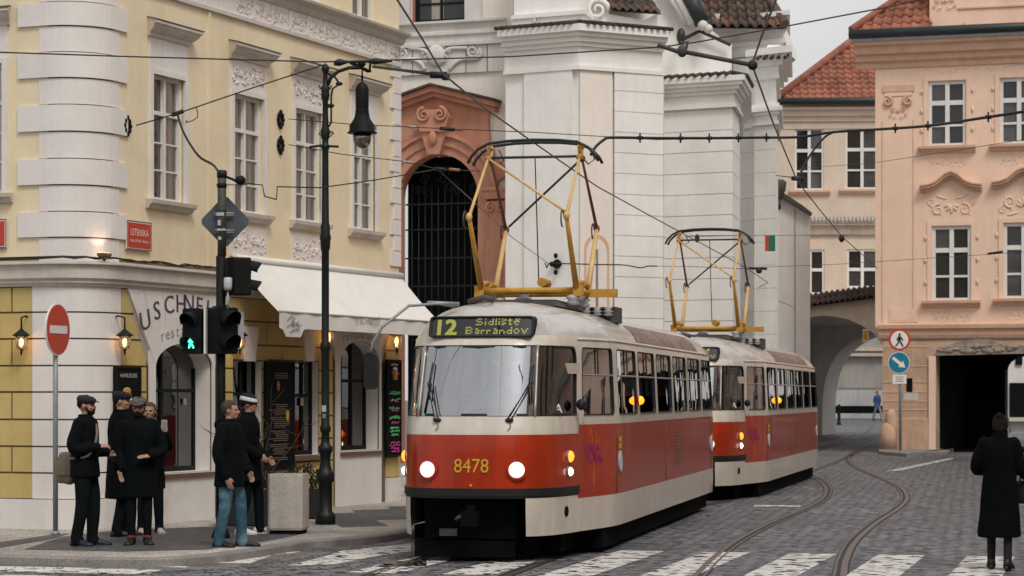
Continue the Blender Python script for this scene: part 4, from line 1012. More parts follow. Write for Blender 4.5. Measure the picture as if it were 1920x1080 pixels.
for p, q in (((660, 240), (820, 183)), ((820, 183), (935, 212))):
    rake(p, q, .12, .28, 'portal_red'); p2, q2 = (p[0], p[1]-9), (q[0]+(3 if q[0] > 900 else 0), q[1]-9); rake(p2, q2, .13, .42, 'portal_red')
    p3, q3 = (p[0], p[1]-19), (q[0]+(6 if q[0] > 900 else 0), q[1]-19); rake(p3, q3, .06, .52, 'tile_dark')
pfput(m, 'portal_pediment')
m = MB()
ku, kz = PP(823, 290); 
pk = [(812, 292), (834, 292), (846, 250), (852, 222), (846, 208), (800, 208), (792, 222), (800, 250)]
m.prism([PP(*q) for q in pk], 0, .40, 'portal_red'); m.prism([PP(*q) for q in ((800, 250), (846, 250), (854, 222), (848, 210), (798, 210), (790, 222))], .40, .47, 'portal_red')
for s in (-1, 1): scroll(m, PF.u(823+s*15), PF.z(823, 219), .19, .5, 'portal_red', 1.6, -s, .05, PI/2)
m.ell((PF.u(823), -.42, PF.z(823, 262)), (.12, .10, .2), 'portal_red', 8, 6); m.lathe([(.15, -.45), (.17, 0)], (ku, 0, kz+.12), 'portal_red', 12, axis='y')
pfput(m, 'keystone')
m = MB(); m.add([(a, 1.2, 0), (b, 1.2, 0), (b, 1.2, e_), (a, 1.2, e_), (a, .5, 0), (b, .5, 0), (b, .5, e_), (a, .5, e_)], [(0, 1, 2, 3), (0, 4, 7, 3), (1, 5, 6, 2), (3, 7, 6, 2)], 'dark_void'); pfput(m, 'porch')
m = MB(); yg = .34
for i in range(1, 12): x = lerp(a, b, i/12); m.tube([(x, yg, 0), (x, yg, zsp+.35 if i % 3 else zsp+.5)], .016, 'iron_green', 5)
for py in (380, 428, 482, 535): z_ = PF.z(830, py); m.box(a, b, yg-.02, yg+.02, z_-.02, z_+.02, 'iron_green')
rn = random.Random(8)
for i in range(14): x = lerp(a+.2, b-.2, rn.random()); scroll(m, x, zsp+rn.uniform(.1, .9)*(1-abs(x-cu)/hw)+.1, .14, -yg, 'iron_green', 1.3, 1, .012, rn.random()*6)
pfput(m, 'iron_grille')
m = MB(); a, b, c, e_ = UW; fw = .07
for x in (a, (a+b)/2-.04, b-fw): m.box(x, x+fw, .2, .28, c, e_, 'dark_frame')
m.box(a+fw, b-fw, .2, .27, c, c+.1, 'dark_frame'); m.box(a+fw, b-fw, .21, .27, lerp(c, e_, .3), lerp(c, e_, .3)+.05, 'dark_frame')
o = pfput(m, 'window'); m = MB(); m.add([(a, .25, c), (b, .25, c), (b, .25, e_), (a, .25, e_)], [(0, 1, 2, 3)], 'pane_far'); p_ = m.build('pane', o); 
m = MB(); m.box(PF.u(803), PF.u(826), .235, .245, c+.1, c+.65, 'curtain_far'); m.build('blind', o)
# --- piers
A = plan([(946, 63), (948, 59.0), (1086, 58.0), (1240, 59.1), (1242, 66)])
zA0, zA1 = 0, zpy(125, 58.3)
m = MB(); walls(m, A, 0, zpy(72, 58.3), 'church_white'); cb(m, 'pier')
m = MB(); A1 = plan([(952, 63), (954.5, 58.85), (983, 58.6), (984, 58.52), (1078, 57.85), (1086, 57.9)])
cream = plan([(1086.5, 57.97), (1147, 58.4)]); m.path([(0, 0), (.03, 0), (.03, zA1), (0, zA1)], [(p.x, p.y) for p in cream], 'church_cream')
rp = plan([(1150, 58.42), (1239, 59.05), (1241, 60.5)]); m.path([(0, 0), (.04, 0), (.04, zA1), (0, zA1)], [(p.x, p.y) for p in rp], 'church_white'); rust(m, rp, zpy(790, 58.6), zpy(133, 58.6), 17, 'church_white', .06, .022)
m.path([(0, 0), (.09, 0), (.09, zA1), (0, zA1)], [(p.x, p.y) for p in plan([(986, 58.72), (1076, 58.07)])], 'church_white')
cb(m, 'pilaster')
m = MB()   # niche in the cream face
q0 = plan([(1094, 58.02), (1141, 58.36)]); al = (q0[1]-q0[0]); wN = al.length; al.normalize(); nrm = Vector((al.y, -al.x)); zN1, zN0 = zpy(440, 58.2), zpy(800, 58.2)
prof = [(-wN/2, zN0), (wN/2, zN0), (wN/2, zN1-wN/2)]+[(wN/2*math.cos(PI*i/12), zN1-wN/2+wN/2*math.sin(PI*i/12)) for i in range(1, 12)]+[(-wN/2, zN1-wN/2)]
mid = (q0[0]+q0[1])/2
def nf(u_, d, z): p = mid+al*u_+nrm*d; return (p.x, p.y, z)
m.prism(prof, .0, .033, 'pink_trim', nf)
inner = [(x*.82, z-.1) for x, z in prof]; m.prism(inner, .0, .037, 'church_cream', nf); m.prism([(-.03, zN0), (.03, zN0), (.03, zN1-.35), (-.03, zN1-.35)], .037, .05, 'steel_grey', nf)
cb(m, 'niche')
m = MB()
zt = cornice(m, A[1:4], zpy(134, 58.3), [(.10, .12), (.07, .06), (.40, .06), (.10, .14), (.12, .22), (.10, .30), (.16, .42)], 'church_white')
cb(m, 'cornice')
m = MB()   # row of cover tiles on the cornice
def tile_row(mb, P, z, d, pitch=.17, ln=.55, mat='tile_dark', drop=.14):
    for a_, b_ in zip(P[:-1], P[1:]):
        v = (b_-a_); n_ = int(v.length/pitch); nr = Vector((v.y, -v.x)).normalized()
        for i in range(n_+1):
            p = a_+v*(i/max(1, n_)); s = p-nr*.05; e = p+nr*(d+.06)
            mb.tube([(s.x, s.y, z+drop), (e.x, e.y, z+.03)], [.045, .055], mat, 6)
tile_row(m, A[1:4], zt+.0, .44); cb(m, 'cornice_tiles')
# attic above pier A
m = MB(); A2 = plan([(962, 63), (964, 59.5), (1088, 58.7), (1100, 59.4), (1102, 64)]); walls(m, A2, zpy(70, 58.5), zpy(-160, 58.5), 'church_white')
cornice(m, A2[1:4], zpy(62, 58.8), [(.12, .10), (.14, .05), (.16, .12), (.10, .18)], 'church_white')
for i in range(7): p = plan([(1002+i*9, 59.2)])[0]; m.box(p.x-.03, p.x+.03, p.y-.16, p.y, zpy(41, 59), zpy(33, 59), 'church_stone')
cb(m, 'attic')
# gabled wing between the piers
m = MB()
def slab(px, Y, th, mat):
    v0 = [at(a_, b_, Y) for a_, b_ in px]; v1 = [v+Vector((0, th, 0)) for v in v0]; n = len(px)
    m.add(v0+v1, [tuple(range(n))[::-1], tuple(range(n, 2*n))]+[(i, (i+1) % n, n+(i+1) % n, n+i) for i in range(n)], mat)
slab([(1098, 80), (1098, -60), (1240, -60), (1290, -40), (1318, 42), (1350, 70), (1372, 84), (1372, 150), (1236, 150)], 63.6, 1.0, 'church_white')
slab([(1104, 76), (1100, 8), (1122, -6), (1142, 16), (1142, 26), (1208, 38), (1236, 24), (1236, 76)], 62.6, .9, 'church_white')
cb(m, 'wing_wall')
m = MB(); p = at(1120, 18, 62.5); 
scroll(m, p.x, p.z, .30, -(62.5), 'church_white', 1.6, 1, .07); cb(m, 'volute')
m = MB(); E0, E1 = at(1148, 18, 62.3), at(1238, 24, 62.3); tile_roof(m, E0, E1, Vector((-.5, 1.6, 1.2)), 5, .2, .07, 'tile_old')
cb(m, 'wing_roof')
m = MB()
def bar(pts, Y, r, mat): m.tube([at(a_, b_, Y) for a_, b_ in pts], r, mat, 8)
bar([(1288, -15), (1318, 44)], 63.2, .22, 'gutter_dark'); bar([(1258, -30), (1300, 44)], 63.3, .14, 'church_white'); bar([(1240, -30), (1286, 44)], 63.35, .10, 'church_stone')
bar([(1272, 78), (1312, 58), (1370, 84)], 63.4, .05, 'tile_dark'); m.ell(at(1318, 48, 63.0), (.14, .14, .14), 'church_stone', 10, 8); m.ell(at(1328, 54, 63.0), (.12, .12, .12), 'church_stone', 10, 8)
m.ell(at(1277, 68, 63), (.12, .12, .22), 'gutter_dark', 8, 6)
cb(m, 'verge')
# pier B
B = plan([(1240.5, 63.2), (1372, 62.3), (1384, 64.5), (1386, 70)])
m = MB(); walls(m, B, 0, zpy(150, 62.5), 'church_white'); rust(m, B, zpy(800, 62.5), zpy(205, 62.5), 15, 'church_white', .03, .022)
cb(m, 'pier'); m = MB()
zt = cornice(m, B[0:4], zpy(203, 62.5), [(.08, .13), (.07, .07), (.20, .07), (.10, .14), (.10, .22), (.10, .30), (.14, .36)], 'church_white'); cb(m, 'cornice')
m = MB(); tile_row(m, B[0:3], zt, .36, .2); cb(m, 'cornice_tiles')
# choir wall behind with the old tiled roof, and pier C
m = MB(); Dp = plan([(1330, 69), (1375, 71.5), (1470, 70.5), (1472, 84)]); walls(m, plan([(1300, 70), (1374, 71.2), (1445, 70.6), (1446, 84)]), 0, zpy(58, 71), 'church_white')
cornice(m, plan([(1334, 70.6), (1374, 71.2), (1462, 70.2), (1464, 78)]), zpy(108, 71), [(.3, .1), (.12, .2), (.1, .12), (.4, .12), (.14, .24), (.14, .3)], 'church_white')
cb(m, 'choir_wall')
C_ = plan([(1374, 70.9), (1414, 70.3), (1415, 69.8), (1455, 69.3), (1458, 74)])
m = MB(); walls(m, C_, 0, zpy(100, 69.5), 'church_white')
cornice(m, C_, zpy(235, 69.6), [(.10, .08), (.18, .04), (.10, .10), (.12, .18), (.1, .1)], 'church_white')
cornice(m, C_[2:5], zpy(150, 69.6), [(.12, .10), (.25, .08), (.14, .2), (.14, .32), (.20, .46)], 'church_white')
rust(m, C_, zpy(800, 69.6), zpy(238, 69.6), 13, 'church_white', .015, .02)
cb(m, 'pier')
m = MB()
slab([(1428, 110), (1440, 84), (1462, 84), (1476, 112)], 69.2, .5, 'church_white'); slab([(1446, 106), (1460, 90), (1470, 108)], 69.0, .3, 'church_stone')
tile_row(m, plan([(1424, 69.2), (1476, 68.9)]), zpy(113, 69), .2, .2)
slab([(1468, 66), (1475, 56), (1496, 104), (1492, 112), (1478, 100)], 70.2, .6, 'church_white')
cb(m, 'gable')
m = MB(); E0, E1 = at(1316, 50, 70.2), at(1472, 52, 69.6)
tile_roof(m, E0, E1, Vector((.0, 3.2, 2.6)), 9, .25, .10, 'tile_old', lambda s_, t_: s_ < 1-.42*t_)
m.tube([E1+Vector((0, 0, .12)), E1+Vector((-1.0, 3.2, 2.75))], .13, 'tile_old', 7)
cb(m, 'choir_roof')
# ------------------------------------------------------------------ white annexe with a lean-to roof
ann = thing('annexe', 'low white annexe with a sloping dark roof edge between the church and the archway house', 'building', at(1487, HY, 86)*1)
ann.location.z = 0
def ab(mb, name):
    o = mb.build(name, ann); o.matrix_parent_inverse = Matrix.Translation(-ann.location); return o
m = MB(); slab([(1440, 850), (1440, 352), (1452, 358), (1519, 402), (1519, 850)], 85, 4, 'annex_white'); slab([(1489, 850), (1489, 392), (1492, 394), (1492, 850)], 84.97, .05, 'grey_plaster'); ab(m, 'wall')
m = MB(); slab([(1436, 344), (1452, 350), (1505, 385), (1523, 399), (1522, 404), (1503, 392), (1450, 359), (1436, 353)], 84.7, 4.4, 'lead_dark'); ab(m, 'roof')
m = MB(); p = at(1459, 345, 84.6); m.lathe([(.12, 0), (.14, .1), (.26, .32), (.30, .62), (.20, .70), (.0, .72)], (p.x, p.y, p.z-.55), 'lead_dark', 10); m.tube([p+Vector((0, 0, -.9)), p+Vector((0, 0, -.5))], .1, 'lead_dark'); ab(m, 'chimney_pot')
# ------------------------------------------------------------------ beige archway house
bb_ = math.radians(3); YB = 99.0
BF = Frame(((1550-CX)/F*YB, YB), (math.cos(bb_), -math.sin(bb_)))
bh = BF.root('archway_house', 'beige house with a red tiled hip roof above a vaulted street passage', 'house')
def far_sash(parent, fr, x0, x1, y0, y1, cols, rows, frame='window_white', fw=.09, bar=.06, seed=0, d=0.0, ratio=None):
    u0, u1 = fr.u(x0), fr.u(x1); xm = (x0+x1)/2; z1, z0 = fr.z(xm, y0), fr.z(xm, y1); m = MB(); yy = .12
    m.box(u0, u0+fw, yy-.06, yy+.04, z0, z1, frame); m.box(u1-fw, u1, yy-.06, yy+.04, z0, z1, frame); m.box(u0+fw, u1-fw, yy-.06, yy+.04, z0, z0+fw, frame); m.box(u0+fw, u1-fw, yy-.06, yy+.04, z1-fw, z1, frame)
    for c in range(1, cols): x = lerp(u0, u1, c/cols); m.box(x-fw*.7, x+fw*.7, yy-.07, yy+.03, z0+fw, z1-fw, frame)
    rr_ = ratio or [r_/rows for r_ in range(1, rows)]
    for i, r_ in enumerate(rr_):
        z = lerp(z1, z0, r_); w_ = fw*.75 if i == 0 else bar*.6
        for c in range(cols): a_, b_ = lerp(u0, u1, c/cols), lerp(u0, u1, (c+1)/cols); m.box(a_+fw*.7, b_-fw*.7, yy-.05, yy+.02, z-w_, z+w_, frame)
    w = m.build('window', parent); rn = random.Random(seed)
    p = MB(); edges = [z1]+[lerp(z1, z0, r_) for r_ in rr_]+[z0]
    for c in range(cols):
        for i in range(len(edges)-1):
            a_, b_ = lerp(u0, u1, c/cols)+.02, lerp(u0, u1, (c+1)/cols)-.02; t_ = rn.uniform(-.012, .012); t2 = rn.uniform(-.012, .012)
            p.add([(a_, yy+.01+t_, edges[i+1]), (b_, yy+.01-t_, edges[i+1]), (b_, yy+.01-t_+t2, edges[i]), (a_, yy+.01+t_+t2, edges[i])], [(0, 1, 2, 3)], rn.choice(('pane_far', 'pane_far', 'pane_far_mid')))
    p.build('pane', w, recalc=False)
    return w, (u0, u1, z0, z1)
wins = [((1490, 1545, 240, 357), 2, 2, [.36]), ((1585, 1648, 238, 355), 2, 2, [.36]), ((1518, 1546, 468, 552), 1, 2, [.45]), ((1588, 1646, 467, 540), 2, 2, [.52])]
holes = []
for (x0, x1, y0, y1), c, r_, q in wins: xm = (x0+x1)/2; holes.append((BF.u(x0), BF.u(x1), BF.z(xm, y1), BF.z(xm, y0)))
m = MB(); uL, uR = BF.u(1420), BF.u(1760); wall(m, uL, uR, BF.z(1550, 600), BF.z(1550, 195), holes, 'beige_plaster', 0, .22, 'beige_plaster')
m.add([(uL, 0, 0), (uL, 14, 0), (uL, 14, 14), (uL, 0, 14)], [(0, 1, 2, 3)], 'beige_plaster'); m.build('wall', bh)
for i, ((x0, x1, y0, y1), c, r_, q) in enumerate(wins):
    far_sash(bh, BF, x0, x1, y0, y1, c, r_+(1 if i < 2 else 0), seed=30+i, ratio=([.36, .69] if i < 2 else q))
    m = MB(); u0, u1 = BF.u(x0), BF.u(x1); z0 = BF.z((x0+x1)/2, y1)
    if i < 2: m.mould([(0, z0-.22), (.08, z0-.2), (.2, z0-.08), (.2, z0), (0, z0)], u0-.25, u1+.25, 'pink_trim'); m.build('window_sill', bh)
m = MB(); z0 = BF.z(1550, 200); zb = BF.z(1550, 228)
m.mould([(0, zb), (.08, zb), (.10, zb+.18), (.22, zb+.22), (.24, zb+.42), (.38, zb+.46), (.4, z0-.06), (0, z0)], BF.u(1440), uR, 'beige_plaster')
m.box(uL, uR, -.03, .02, zb-.30, zb-.14, 'beige_plaster'); m.build('cornice', bh)
m = MB(); zg = BF.z(1550, 192); m.tube([(BF.u(1450), -.52, zg), (uR, -.52, zg)], .14, 'gutter_dark'); m.build('gutter', bh)
m = MB(); ze = BF.z(1550, 418); m.mould([(0, ze-.5), (.12, ze-.5), (.16, ze-.15), (.3, ze-.1), (.3, ze), (0, ze+.1)], BF.u(1500), uR, 'beige_dirty')
for i in range(26):
    x = BF.u(1516)+i*.14*1.1; m.tube([(x, .02, ze+.20), (x, -.36, ze+.03)], .075, 'concrete', 6)
m.build('string_course', bh)
m = MB(); E0 = (BF.u(1455), -.5, zg+.05); E1 = (uR, -.5, zg+.05); up = Vector((0, 5.6, BF.z(1550, -40)-zg))
lw_ = Vector(E1).x-E0[0]
hipu = BF.u(1690)-BF.u(1457)
tile_roof(m, E0, E1, up, 21, .31, .07, 'tile_red', lambda s_, t_: s_*lw_ > (t_*(190+40)/190)*hipu*1.02-.1)
hp0 = Vector(E0); hp1 = Vector(E0)+up+Vector((hipu*1.21, 0, 0)); m.tube([hp0+Vector((0, 0, .1)), hp1+Vector((0, 0, .1))], .17, 'tile_red', 8)
m.build('roof', bh)
# arch walls: the near arch, the far arch and the vaulted passage between them
AWp = [at(1400, HY, 93.5), at(1760, HY, 90)]; t_ = Vector((AWp[1].x-AWp[0].x, AWp[1].y-AWp[0].y)); AF = Frame((AWp[0].x, AWp[0].y), t_)
FFp = [at(1480, HY, 110), at(1700, HY, 107.5)]; t_ = Vector((FFp[1].x-FFp[0].x, FFp[1].y-FFp[0].y)); FF = Frame((FFp[0].x, FFp[0].y), t_)
def arch_wall(fr, curve, x0, x1, ytop, depth, mat, name, soffit=None):
    """wall with an opening under a traced arch curve; curve given left to right"""
    m = MB(); C = [fr.uz(a_, b_) for a_, b_ in curve]; P_ = smooth_line([Vector((u_, z_, 0)) for u_, z_ in C], 6); P_ = [(p.x, p.y) for p in P_]
    ztl, ztr = fr.z(x0, ytop[0]), fr.z(x1, ytop[1]); ul, ur = fr.u(x0), fr.u(x1)
    T = lambda u_: lerp(ztl, ztr, (u_-ul)/(ur-ul))
    def strip_(a_, b_, za, zb_): m.prism([(a_, za), (b_, zb_), (b_, T(b_)), (a_, T(a_))], -depth, 0, mat)
    if P_[0][0] > ul: strip_(ul, P_[0][0], -.5, -.5)
    for p, q in zip(P_[:-1], P_[1:]):
        if q[0]-p[0] > 1e-4: strip_(p[0], q[0], p[1], q[1])
    if P_[-1][0] < ur: strip_(P_[-1][0], ur, -.5, -.5)
    o = m.build(name); put(o, bh, fr); return P_
nearc = [(1444, 700), (1450, 648), (1462, 626), (1495, 602), (1537, 592), (1573, 595), (1607, 606), (1640, 627), (1662, 660)]
arch_wall(AF, nearc, 1400, 1760, (588, 540), .7, 'beige_plaster', 'arch_wall')
farc = [(1541, 830), (1542, 780), (1544, 735), (1552, 698), (1568, 668), (1592, 645), (1622, 630), (1660, 622), (1700, 628), (1730, 660)]
arch_wall(FF, farc, 1380, 1760, (560, 560), 1.8, 'passage_plaster', 'arch_wall')
m = MB()
pa, pb = AF.w(AF.u(1441), -1.0, 0), FF.w(FF.u(1512), 0, 0); pc, pd = AF.w(AF.u(1441), -1.0, 9), FF.w(FF.u(1512), 0, 9)
m.add([pa, pb, pd, pc], [(0, 1, 2, 3)], 'passage_plaster')
zv = AF.z(1540, 584)
zv = AF.z(1540, 586); m.add([(pa.x-1, pa.y, zv), (pb.x-1, pb.y+.5, zv), (pb.x+8, pb.y-2.2, zv), (pa.x+7, pa.y-1.5, zv)], [(0, 1, 2, 3)], 'passage_plaster')
o = m.build('passage', bh); o.matrix_parent_inverse = (Matrix.Translation(bh.location) @ Matrix.Rotation(bh.rotation_euler.z, 4, 'Z')).inverted()
m = MB(); P0, P1 = AF.uz(1400, 588), AF.uz(1760, 540); E0 = (P0[0], -.32, P0[1]-.04); E1 = (P1[0], -.32, P1[1]-.04)
tile_roof(m, E0, E1, Vector((0, .7, .46)), 2, .22, .09, 'tile_dark'); put(m.build('coping_tiles'), bh, AF)
# street wall beyond the passage
m = MB()
fw_ = thing('street_wall', 'grey rendered street wall seen through the archway', 'wall', at(1600, HY, 150)); fw_.location.z = 0
def fb(mb, name): o = mb.build(name, fw_); o.matrix_parent_inverse = Matrix.Translation(-fw_.location); return o
slab([(1490, 790), (1490, 520), (1790, 520), (1790, 790)], 150, .5, 'street_render'); fb(m, 'wall')
m = MB(); slab([(1490, 668), (1490, 662), (1790, 662), (1790, 668)], 149.6, .5, 'beige_dirty'); slab([(1490, 658), (1490, 652), (1790, 652), (1790, 658)], 149.75, .4, 'beige_dirty'); slab([(1490, 731), (1490, 727), (1790, 727), (1790, 731)], 149.8, .3, 'joint_dark'); fb(m, 'moulding')
m = MB(); slab([(1490, 790), (1490, 731), (1790, 731), (1790, 790)], 149.7, .3, 'street_plinth'); fb(m, 'plinth')
m = MB(); slab([(1540, 775), (1540, 761), (1700, 761), (1700, 775)], 147, .3, 'under_black')
tag(m.build('low_fence'), 'low dark street fence far beyond the archway', 'fence')
def bollard(px, py0, py1, Y, label):
    b0_, b1_ = at(px, py0, Y), at(px, py1, Y); r = thing('bollard', label, 'bollard', (b1_.x, b1_.y, gz(Y)), group='bollards beyond the archway')
    hgt = b0_.z-gz(Y); m = MB(); m.lathe([(.13, 0), (.13, .08), (.09, .12), (.085, hgt*.8), (.11, hgt*.83), (.11, hgt*.88), (.07, hgt*.95), (0, hgt)], (0, 0, 0), 'iron_black', 10); m.build('post', r)
bollard(1548, 762, 785, 130, 'dark bollard close to the left edge of the far arch'); bollard(1573, 757, 783, 130, 'dark bollard in the middle of the far street, clear of the arch edge')
# yellow sign on the arch
p = at(1623, 629, 89.5); r = thing('arch_sign', 'small yellow and white sign fixed under the arch', 'sign', p, AF.rz)
m = MB(); m.box(-.12, .12, 0, .03, -.24, .24, 'enamel_white'); m.build('plate', r); m = MB(); m.box(-.085, .085, -.008, 0, -.16, .18, 'enamel_yellow'); m.build('yellow_field', r)
# ------------------------------------------------------------------ pink house
bp2 = math.radians(17); YP = 79.0
PK = Frame(((1655-CX)/F*YP, YP), (math.cos(bp2), -math.sin(bp2)))
ph = PK.root('pink_house', 'pink stucco house with white windows, scroll hoods and a dark carriage gateway', 'house')
uL, uR = PK.u(1641), PK.u(2080)
GATE = (PK.u(1755), PK.u(2040), PZ-.15, PK.z(1800, 661), 0)
pw = [(1741, 1811, 152, 274, 1), (1875, 1946, 146, 270, 1), (1748, 1820, 424, 564, 2), (1882, 1956, 418, 560, 2)]
holes = []
for x0, x1, y0, y1, f_ in pw: xm = (x0+x1)/2; holes.append((PK.u(x0), PK.u(x1), PK.z(xm, y1), PK.z(xm, y0)))
zb0 = PK.z(1655, 614)
m = MB(); zc0, zc1 = PK.z(1700, 118), PK.z(1700, 72)
wall(m, uL, uR, zb0, zc1, holes, 'pink_plaster', 0, .2); m.add([(uL, 0, zb0), (uL, 12, zb0), (uL, 12, zc1), (uL, 0, zc1)], [(0, 1, 2, 3)], 'pink_plaster'); m.build('wall', ph)
m = MB(); wall(m, PK.u(1655), uR, 0, zb0, [GATE], 'pink_base', .02, 1.0, 'pink_base'); m.add([(PK.u(1655), 0, 0), (PK.u(1655), 12, 0), (PK.u(1655), 12, zb0), (PK.u(1655), 0, zb0)], [(0, 1, 2, 3)], 'pink_base'); m.build('ground_floor', ph)
m = MB()
for i, y in enumerate((650, 686, 716, 735, 752, 768, 785)): z_ = PK.z(1700, y); m.box(PK.u(1655), PK.u(1742), -.035, .0, z_-.02, z_+.02, 'pink_trim')
m.box(PK.u(1742), PK.u(1755), -.10, 0, 0, PK.z(1750, 668), 'pink_plaster'); m.box(PK.u(1656), PK.u(1742), -.08, 0, 0, PK.z(1700, 786), 'pink_base')
m.build('rustication', ph)
m = MB(); rn = random.Random(6); zt = GATE[3]; prev = None
pts = [(1752, 664), (1758, 656), (1775, 648), (1800, 640), (1830, 636), (1850, 634), (1868, 640), (1884, 648), (1900, 646), (1925, 648), (1960, 645)]
m.prism([PK.uz(a_, b_) for a_, b_ in pts]+[PK.uz(1960, 662), PK.uz(1752, 667)], 0, .06, 'rough_rubble')
for i in range(26): u_, z_ = PK.uz(rn.uniform(1765, 1900), rn.uniform(648, 660)); m.ell((u_, -.06, z_), (rn.uniform(.1, .25), .05, rn.uniform(.04, .1)), 'rough_rubble', 7, 5)
m.build('broken_plaster', ph)
m = MB(); za = PK.z(1655, 612); m.mould([(0, za-.42), (.05, za-.40), (.10, za-.28), (.10, za-.14), (.20, za-.08), (.22, za+.04), (0, za+.12)], PK.u(1648), uR, 'pink_trim'); m.box(PK.u(1648), uR, -.06, 0, za-.44, za-.42, 'joint_dark'); m.build('string_course', ph)
m = MB(); hc = zc1-zc0
m.mould([(0, zc0-.15), (.06, zc0-.15), (.08, zc0), (.22, zc0+.10*hc), (.24, zc0+.30*hc), (.40, zc0+.36*hc), (.44, zc0+.62*hc), (.60, zc0+.70*hc), (.66, zc1), (0, zc1+.05)], uL-.62, uR, 'pink_trim'); m.build('cornice', ph)
m = MB(); zg = PK.z(1700, 66); m.tube([(uL-.75, -.72, zg), (uR, -.72, zg)], .15, 'gutter_dark'); m.box(uL-.7, uR, -.70, -.3, zg-.24, zg-.14, 'steel_grey'); m.build('gutter', ph)
for i, (x0, x1, y0, y1, f_) in enumerate(pw):
    w, (u0, u1, z0, z1) = far_sash(ph, PK, x0, x1, y0, y1, 2, 3, seed=50+i, fw=.10, ratio=[.33, .68] if f_ == 1 else [.32, .67])
    m = MB(); m.mould([(0, z0-.22), (.06, z0-.22), (.12, z0-.12), (.24, z0-.08), (.25, z0), (0, z0+.02)], u0-.32, u1+.32, 'pink_trim')
    m.build('window_sill', ph)
    m = MB(); s_ = .16
    for a_, b_ in ((u0-s_, u0-.02), (u1+.02, u1+s_)): m.box(a_, b_, -.04, .0, z0, z1+s_, 'pink_trim' if False else 'pink_plaster')
    m.box(u0-.02, u1+.02, -.04, 0, z1+.02, z1+s_, 'pink_plaster')
    relief(m, u0+.0, u1-.0, z0-.72, z0-.30, .0, 'pink_plaster', 40, .11, 60+i)
    for sx in (u0-s_-.06, u1+s_+.06):
        for k_ in range(3): m.ell((sx, -.03, lerp(z0, z1, .25+.3*k_)), (.05, .03, .09), 'pink_plaster', 7, 5)
    if f_ == 1: relief(m, u0-.45, u1+.45, z1+.22, z1+.75, .0, 'pink_plaster', 60, .12, 80+i)
    else:
        relief(m, u0-.2, u1+.2, z1+.2, z1+1.05, .0, 'pink_plaster', 90, .14, 90+i)
        cx_ = (u0+u1)/2; zz = z1+1.12; pr = [(-1.0, .0), (-.72, .03), (-.48, .12), (-.2, .36), (0, .44), (.2, .36), (.48, .12), (.72, .03), (1.0, .0)]
        for (p, q) in zip(pr[:-1], pr[1:]):
            for dz, th, d in ((0, .09, .14), (.09, .09, .28), (.18, .05, .34)): m.prism([(cx_+p[0], zz+p[1]+dz), (cx_+q[0], zz+q[1]+dz), (cx_+q[0], zz+q[1]+dz+th), (cx_+p[0], zz+p[1]+dz+th)], 0, d, 'pink_trim' if d < .3 else 'sill_brown' if False else 'pink_trim')
    m.build('window_surround', ph)
m = MB(); c_u, c_z = PK.uz(1684, 195)
m.box(PK.u(1655), PK.u(1714), -.05, 0, PK.z(1684, 172), PK.z(1684, 160), 'pink_trim'); m.box(PK.u(1659), PK.u(1710), -.03, 0, PK.z(1684, 180), PK.z(1684, 172), 'pink_plaster')
for s_ in (-1, 1): scroll(m, c_u+s_*.33, PK.z(1684, 190), .16, .06, 'pink_trim', 1.5, s_, .06, PI/2)
relief(m, c_u-.3, c_u+.3, PK.z(1684, 226), PK.z(1684, 190), .04, 'pink_trim', 34, .12, 3)
for x in (1655, 1713): u_ = PK.u(x); m.box(u_-.03, u_+.0, -.02, 0, zb0, PK.z(1684, 226), 'pink_trim')
m.box(PK.u(1668), PK.u(1720), -.03, 0, PK.z(1690, 604), PK.z(1690, 578), 'pink_plaster'); m.box(PK.u(1672), PK.u(1716), -.04, -.03, PK.z(1690, 600), PK.z(1690, 582), 'pink_plaster')
m.build('pilaster_capital', ph)
m = MB(); E0 = (uL-.7, -.62, zg+.06); E1 = (PK.u(1746), -.62, zg+.06); up = Vector((0, 3.6, 3.0)); lw2 = E1[0]-E0[0]; hu = PK.u(1692)-PK.u(1606)
tile_roof(m, E0, E1, up, 11, .30, .07, 'tile_red', lambda s_, t_: s_*lw2 > t_*hu*2.2-.1)
m.tube([Vector(E0)+Vector((0, 0, .1)), Vector(E0)+up+Vector((hu*2.2, 0, .1))], .13, 'tile_red', 8); m.build('roof', ph)
m = MB(); gu0 = PK.u(1744); wall(m, gu0, uR, zg-.1, zg+4, [], 'pink_plaster', .15); m.add([(gu0, -.15, zg-.1), (gu0, 3, zg-.1), (gu0, 3, zg+4), (gu0, -.15, zg+4)], [(0, 1, 2, 3)], 'pink_plaster')
relief(m, gu0+.1, gu0+.9, zg+.7, zg+1.4, .2, 'pink_plaster', 24, .16, 7); m.box(gu0+.9, uR, -.2, -.1, zg+.75, zg+.8, 'pink_trim'); m.prism([PK.uz(1800, 54), PK.uz(1818, 54), PK.uz(1809, 44)], .15, .3, 'pink_trim'); m.build('gable', ph)
# gateway passage
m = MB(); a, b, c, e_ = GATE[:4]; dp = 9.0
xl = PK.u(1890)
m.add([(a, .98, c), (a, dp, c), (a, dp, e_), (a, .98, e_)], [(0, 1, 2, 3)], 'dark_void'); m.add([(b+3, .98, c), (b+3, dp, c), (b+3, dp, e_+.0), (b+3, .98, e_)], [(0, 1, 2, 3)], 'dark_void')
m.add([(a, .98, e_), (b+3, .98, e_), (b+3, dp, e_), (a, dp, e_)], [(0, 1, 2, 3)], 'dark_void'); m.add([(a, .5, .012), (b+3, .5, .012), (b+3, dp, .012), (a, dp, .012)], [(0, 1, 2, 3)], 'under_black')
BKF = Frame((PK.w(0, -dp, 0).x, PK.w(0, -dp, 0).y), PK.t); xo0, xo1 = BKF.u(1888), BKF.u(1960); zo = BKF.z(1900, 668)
wall(m, a-2, b+3, c, e_, [(xo0, xo1, c, zo, .5)], 'dark_void', -dp, .4); m.build('gateway', ph)
